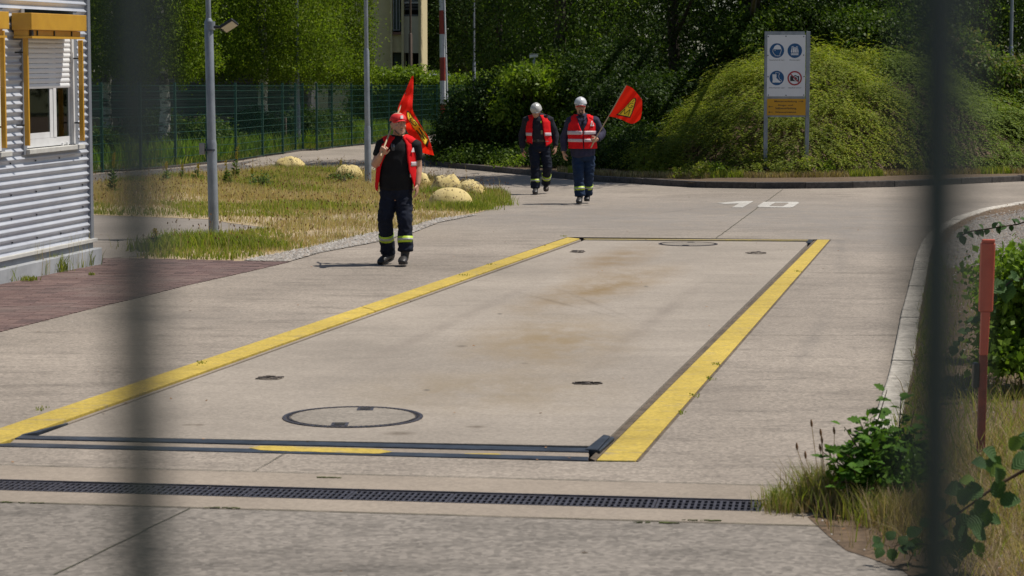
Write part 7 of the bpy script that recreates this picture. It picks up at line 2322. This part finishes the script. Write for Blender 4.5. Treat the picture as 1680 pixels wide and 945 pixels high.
leg_band(knL, anL, .082, .080, rt, .60, .75); leg_band(knR, anR, .082, .080, rt, .47, .68)
T3s.shell('belt', J(0, 232).z, J(0, 228.5).z, lambda t: 0, lambda t: 0, .012, mat('leather_belt', (.05, .04, .03)), rt, nz_=2, folds=0, th=.004)
T3s.patch('belt_buckle', -96, -86, J(0, 232.3).z, J(0, 228).z, .020, M_steel, rt)
boot('boot', J(878.5, 309, -.11), J(879, 316, -.06), J(877.5, 318.8, -.32), M_boot, rt, w=.050); boot('boot', J(895.5, 302.5, .25), J(896.5, 307.5, .33), J(895.5, 314.5, .10), M_bootb, rt, w=.050)
vz0, vz1 = J(0, 236).z, J(0, 188.5).z
wR = lambda t: 36 - 20 * t if t < .85 else 19 + 10 * (t - .85)
wL = lambda t: 30 - 8 * t
T3s.shell('vest', vz0, vz1, wR, wL, .022, M_vest, rt, seed=17.0, flare=.03, folds=.012, shape=lambda a, t: (1 - t) ** 3 * .05 * math.sin(R(a) * 2 + 1))
for y0, y1 in ((222.5, 217.5), (232, 227.5)):
    z0, z1 = J(0, y0).z, J(0, y1).z
    T3s.shell('reflective_strip', z0, z1, lambda t: 32, lambda t: 28, .038, M_refl, rt, nz_=3, seed=17.0, folds=.010, th=.003, flare=.008)
for sx in (-1, 1):
    mb = MB(); sweep(mb, [J(883 + sx * 8.5, 190, .02), J(883 + sx * 13, 193, .01), J(883 + sx * (18 if sx < 0 else 14), 198, 0)], [.032, .052, .062], [.095, .10, .085], side=(0, 0, 1), n=18, cap=.15)
    fuse(mb, 'vest_shoulder', M_vest, rt, .010, folds=.004, fscale=9, smooth=2, seed=sx + 4)
MB().obox(J(896, 189.5, -.0), (.03, 0, .008), (0, .10, 0), (-.003, 0, .012)).build('shoulder_strap', M_black, rt, bevel=.006)
T3s.patch('badge', -76, -66, J(0, 220).z, J(0, 213.5).z, .016, M_badge, rt)
T3s.patch('pen', -76, -72, J(0, 201.5).z, J(0, 198).z, .018, M_hivis, rt)
MB().obox(J(856.5, 246.5, -.12), (.022, 0, 0), (0, .012, 0), (0, 0, .045)).build('held_phone', M_black, rt, bevel=.006)
dome_shell(H3, .100, .122, .112, .034, M_helmet2, 'helmet', rt, flare=.05, ridges=1, cy=.008)
brim(H3, .094, .032, .110, .036, .012, M_helmet2, 'helmet_peak', rt, curve=.008)
for sx in (-1, 1):
    mb = MB(); ball(mb, T(sx * .086, .004, .010), (.018, .028, .036), H3.to_3x3(), 8); mb.build('ear_defender', M_black, rt, smooth=True)

# ------------------------------------------------------------------ the gate the picture was taken through
M_gate = mat('gate_paint', (0.045, 0.052, 0.055), (0.035, 0.04, 0.043), 20, .5)
gy = .34
gt_ = thing('gate', (0, gy, 0), 'dark metal gate very close to the camera, its blurred bars crossing the view', 'gate')
kx = gy / F
def gbar(pxt, pxb, w):
    a, b = A(pxt, 0, gy), A(pxb, 945, gy); d = (b - a) / (b.z - a.z)
    p0, p1 = a + d * (.12 - a.z), a + d * (2.75 - a.z)
    MB().tube([p0, p1], w / 2, 12).build('bar', M_gate, gt_, smooth=True)
gbar(216, 236, .0076)
gbar(1541, 1532, .0102)
for k in (-4, -3, -2, 2, 3, 4):
    x_ = (-.0615 if k < 0 else .070) + (k + (1 if k < 0 else -1)) * .1315
    MB().tube([(x_, gy, .12), (x_, gy, 2.75)], .0045, 10).build('bar', M_gate, gt_, smooth=True)
MB().box(-1.5, 1.5, gy - .02, gy + .02, .06, .119).build('bottom_rail', M_gate, gt_)
MB().box(-1.5, 1.5, gy - .02, gy + .02, 2.751, 2.80).build('top_rail', M_gate, gt_)
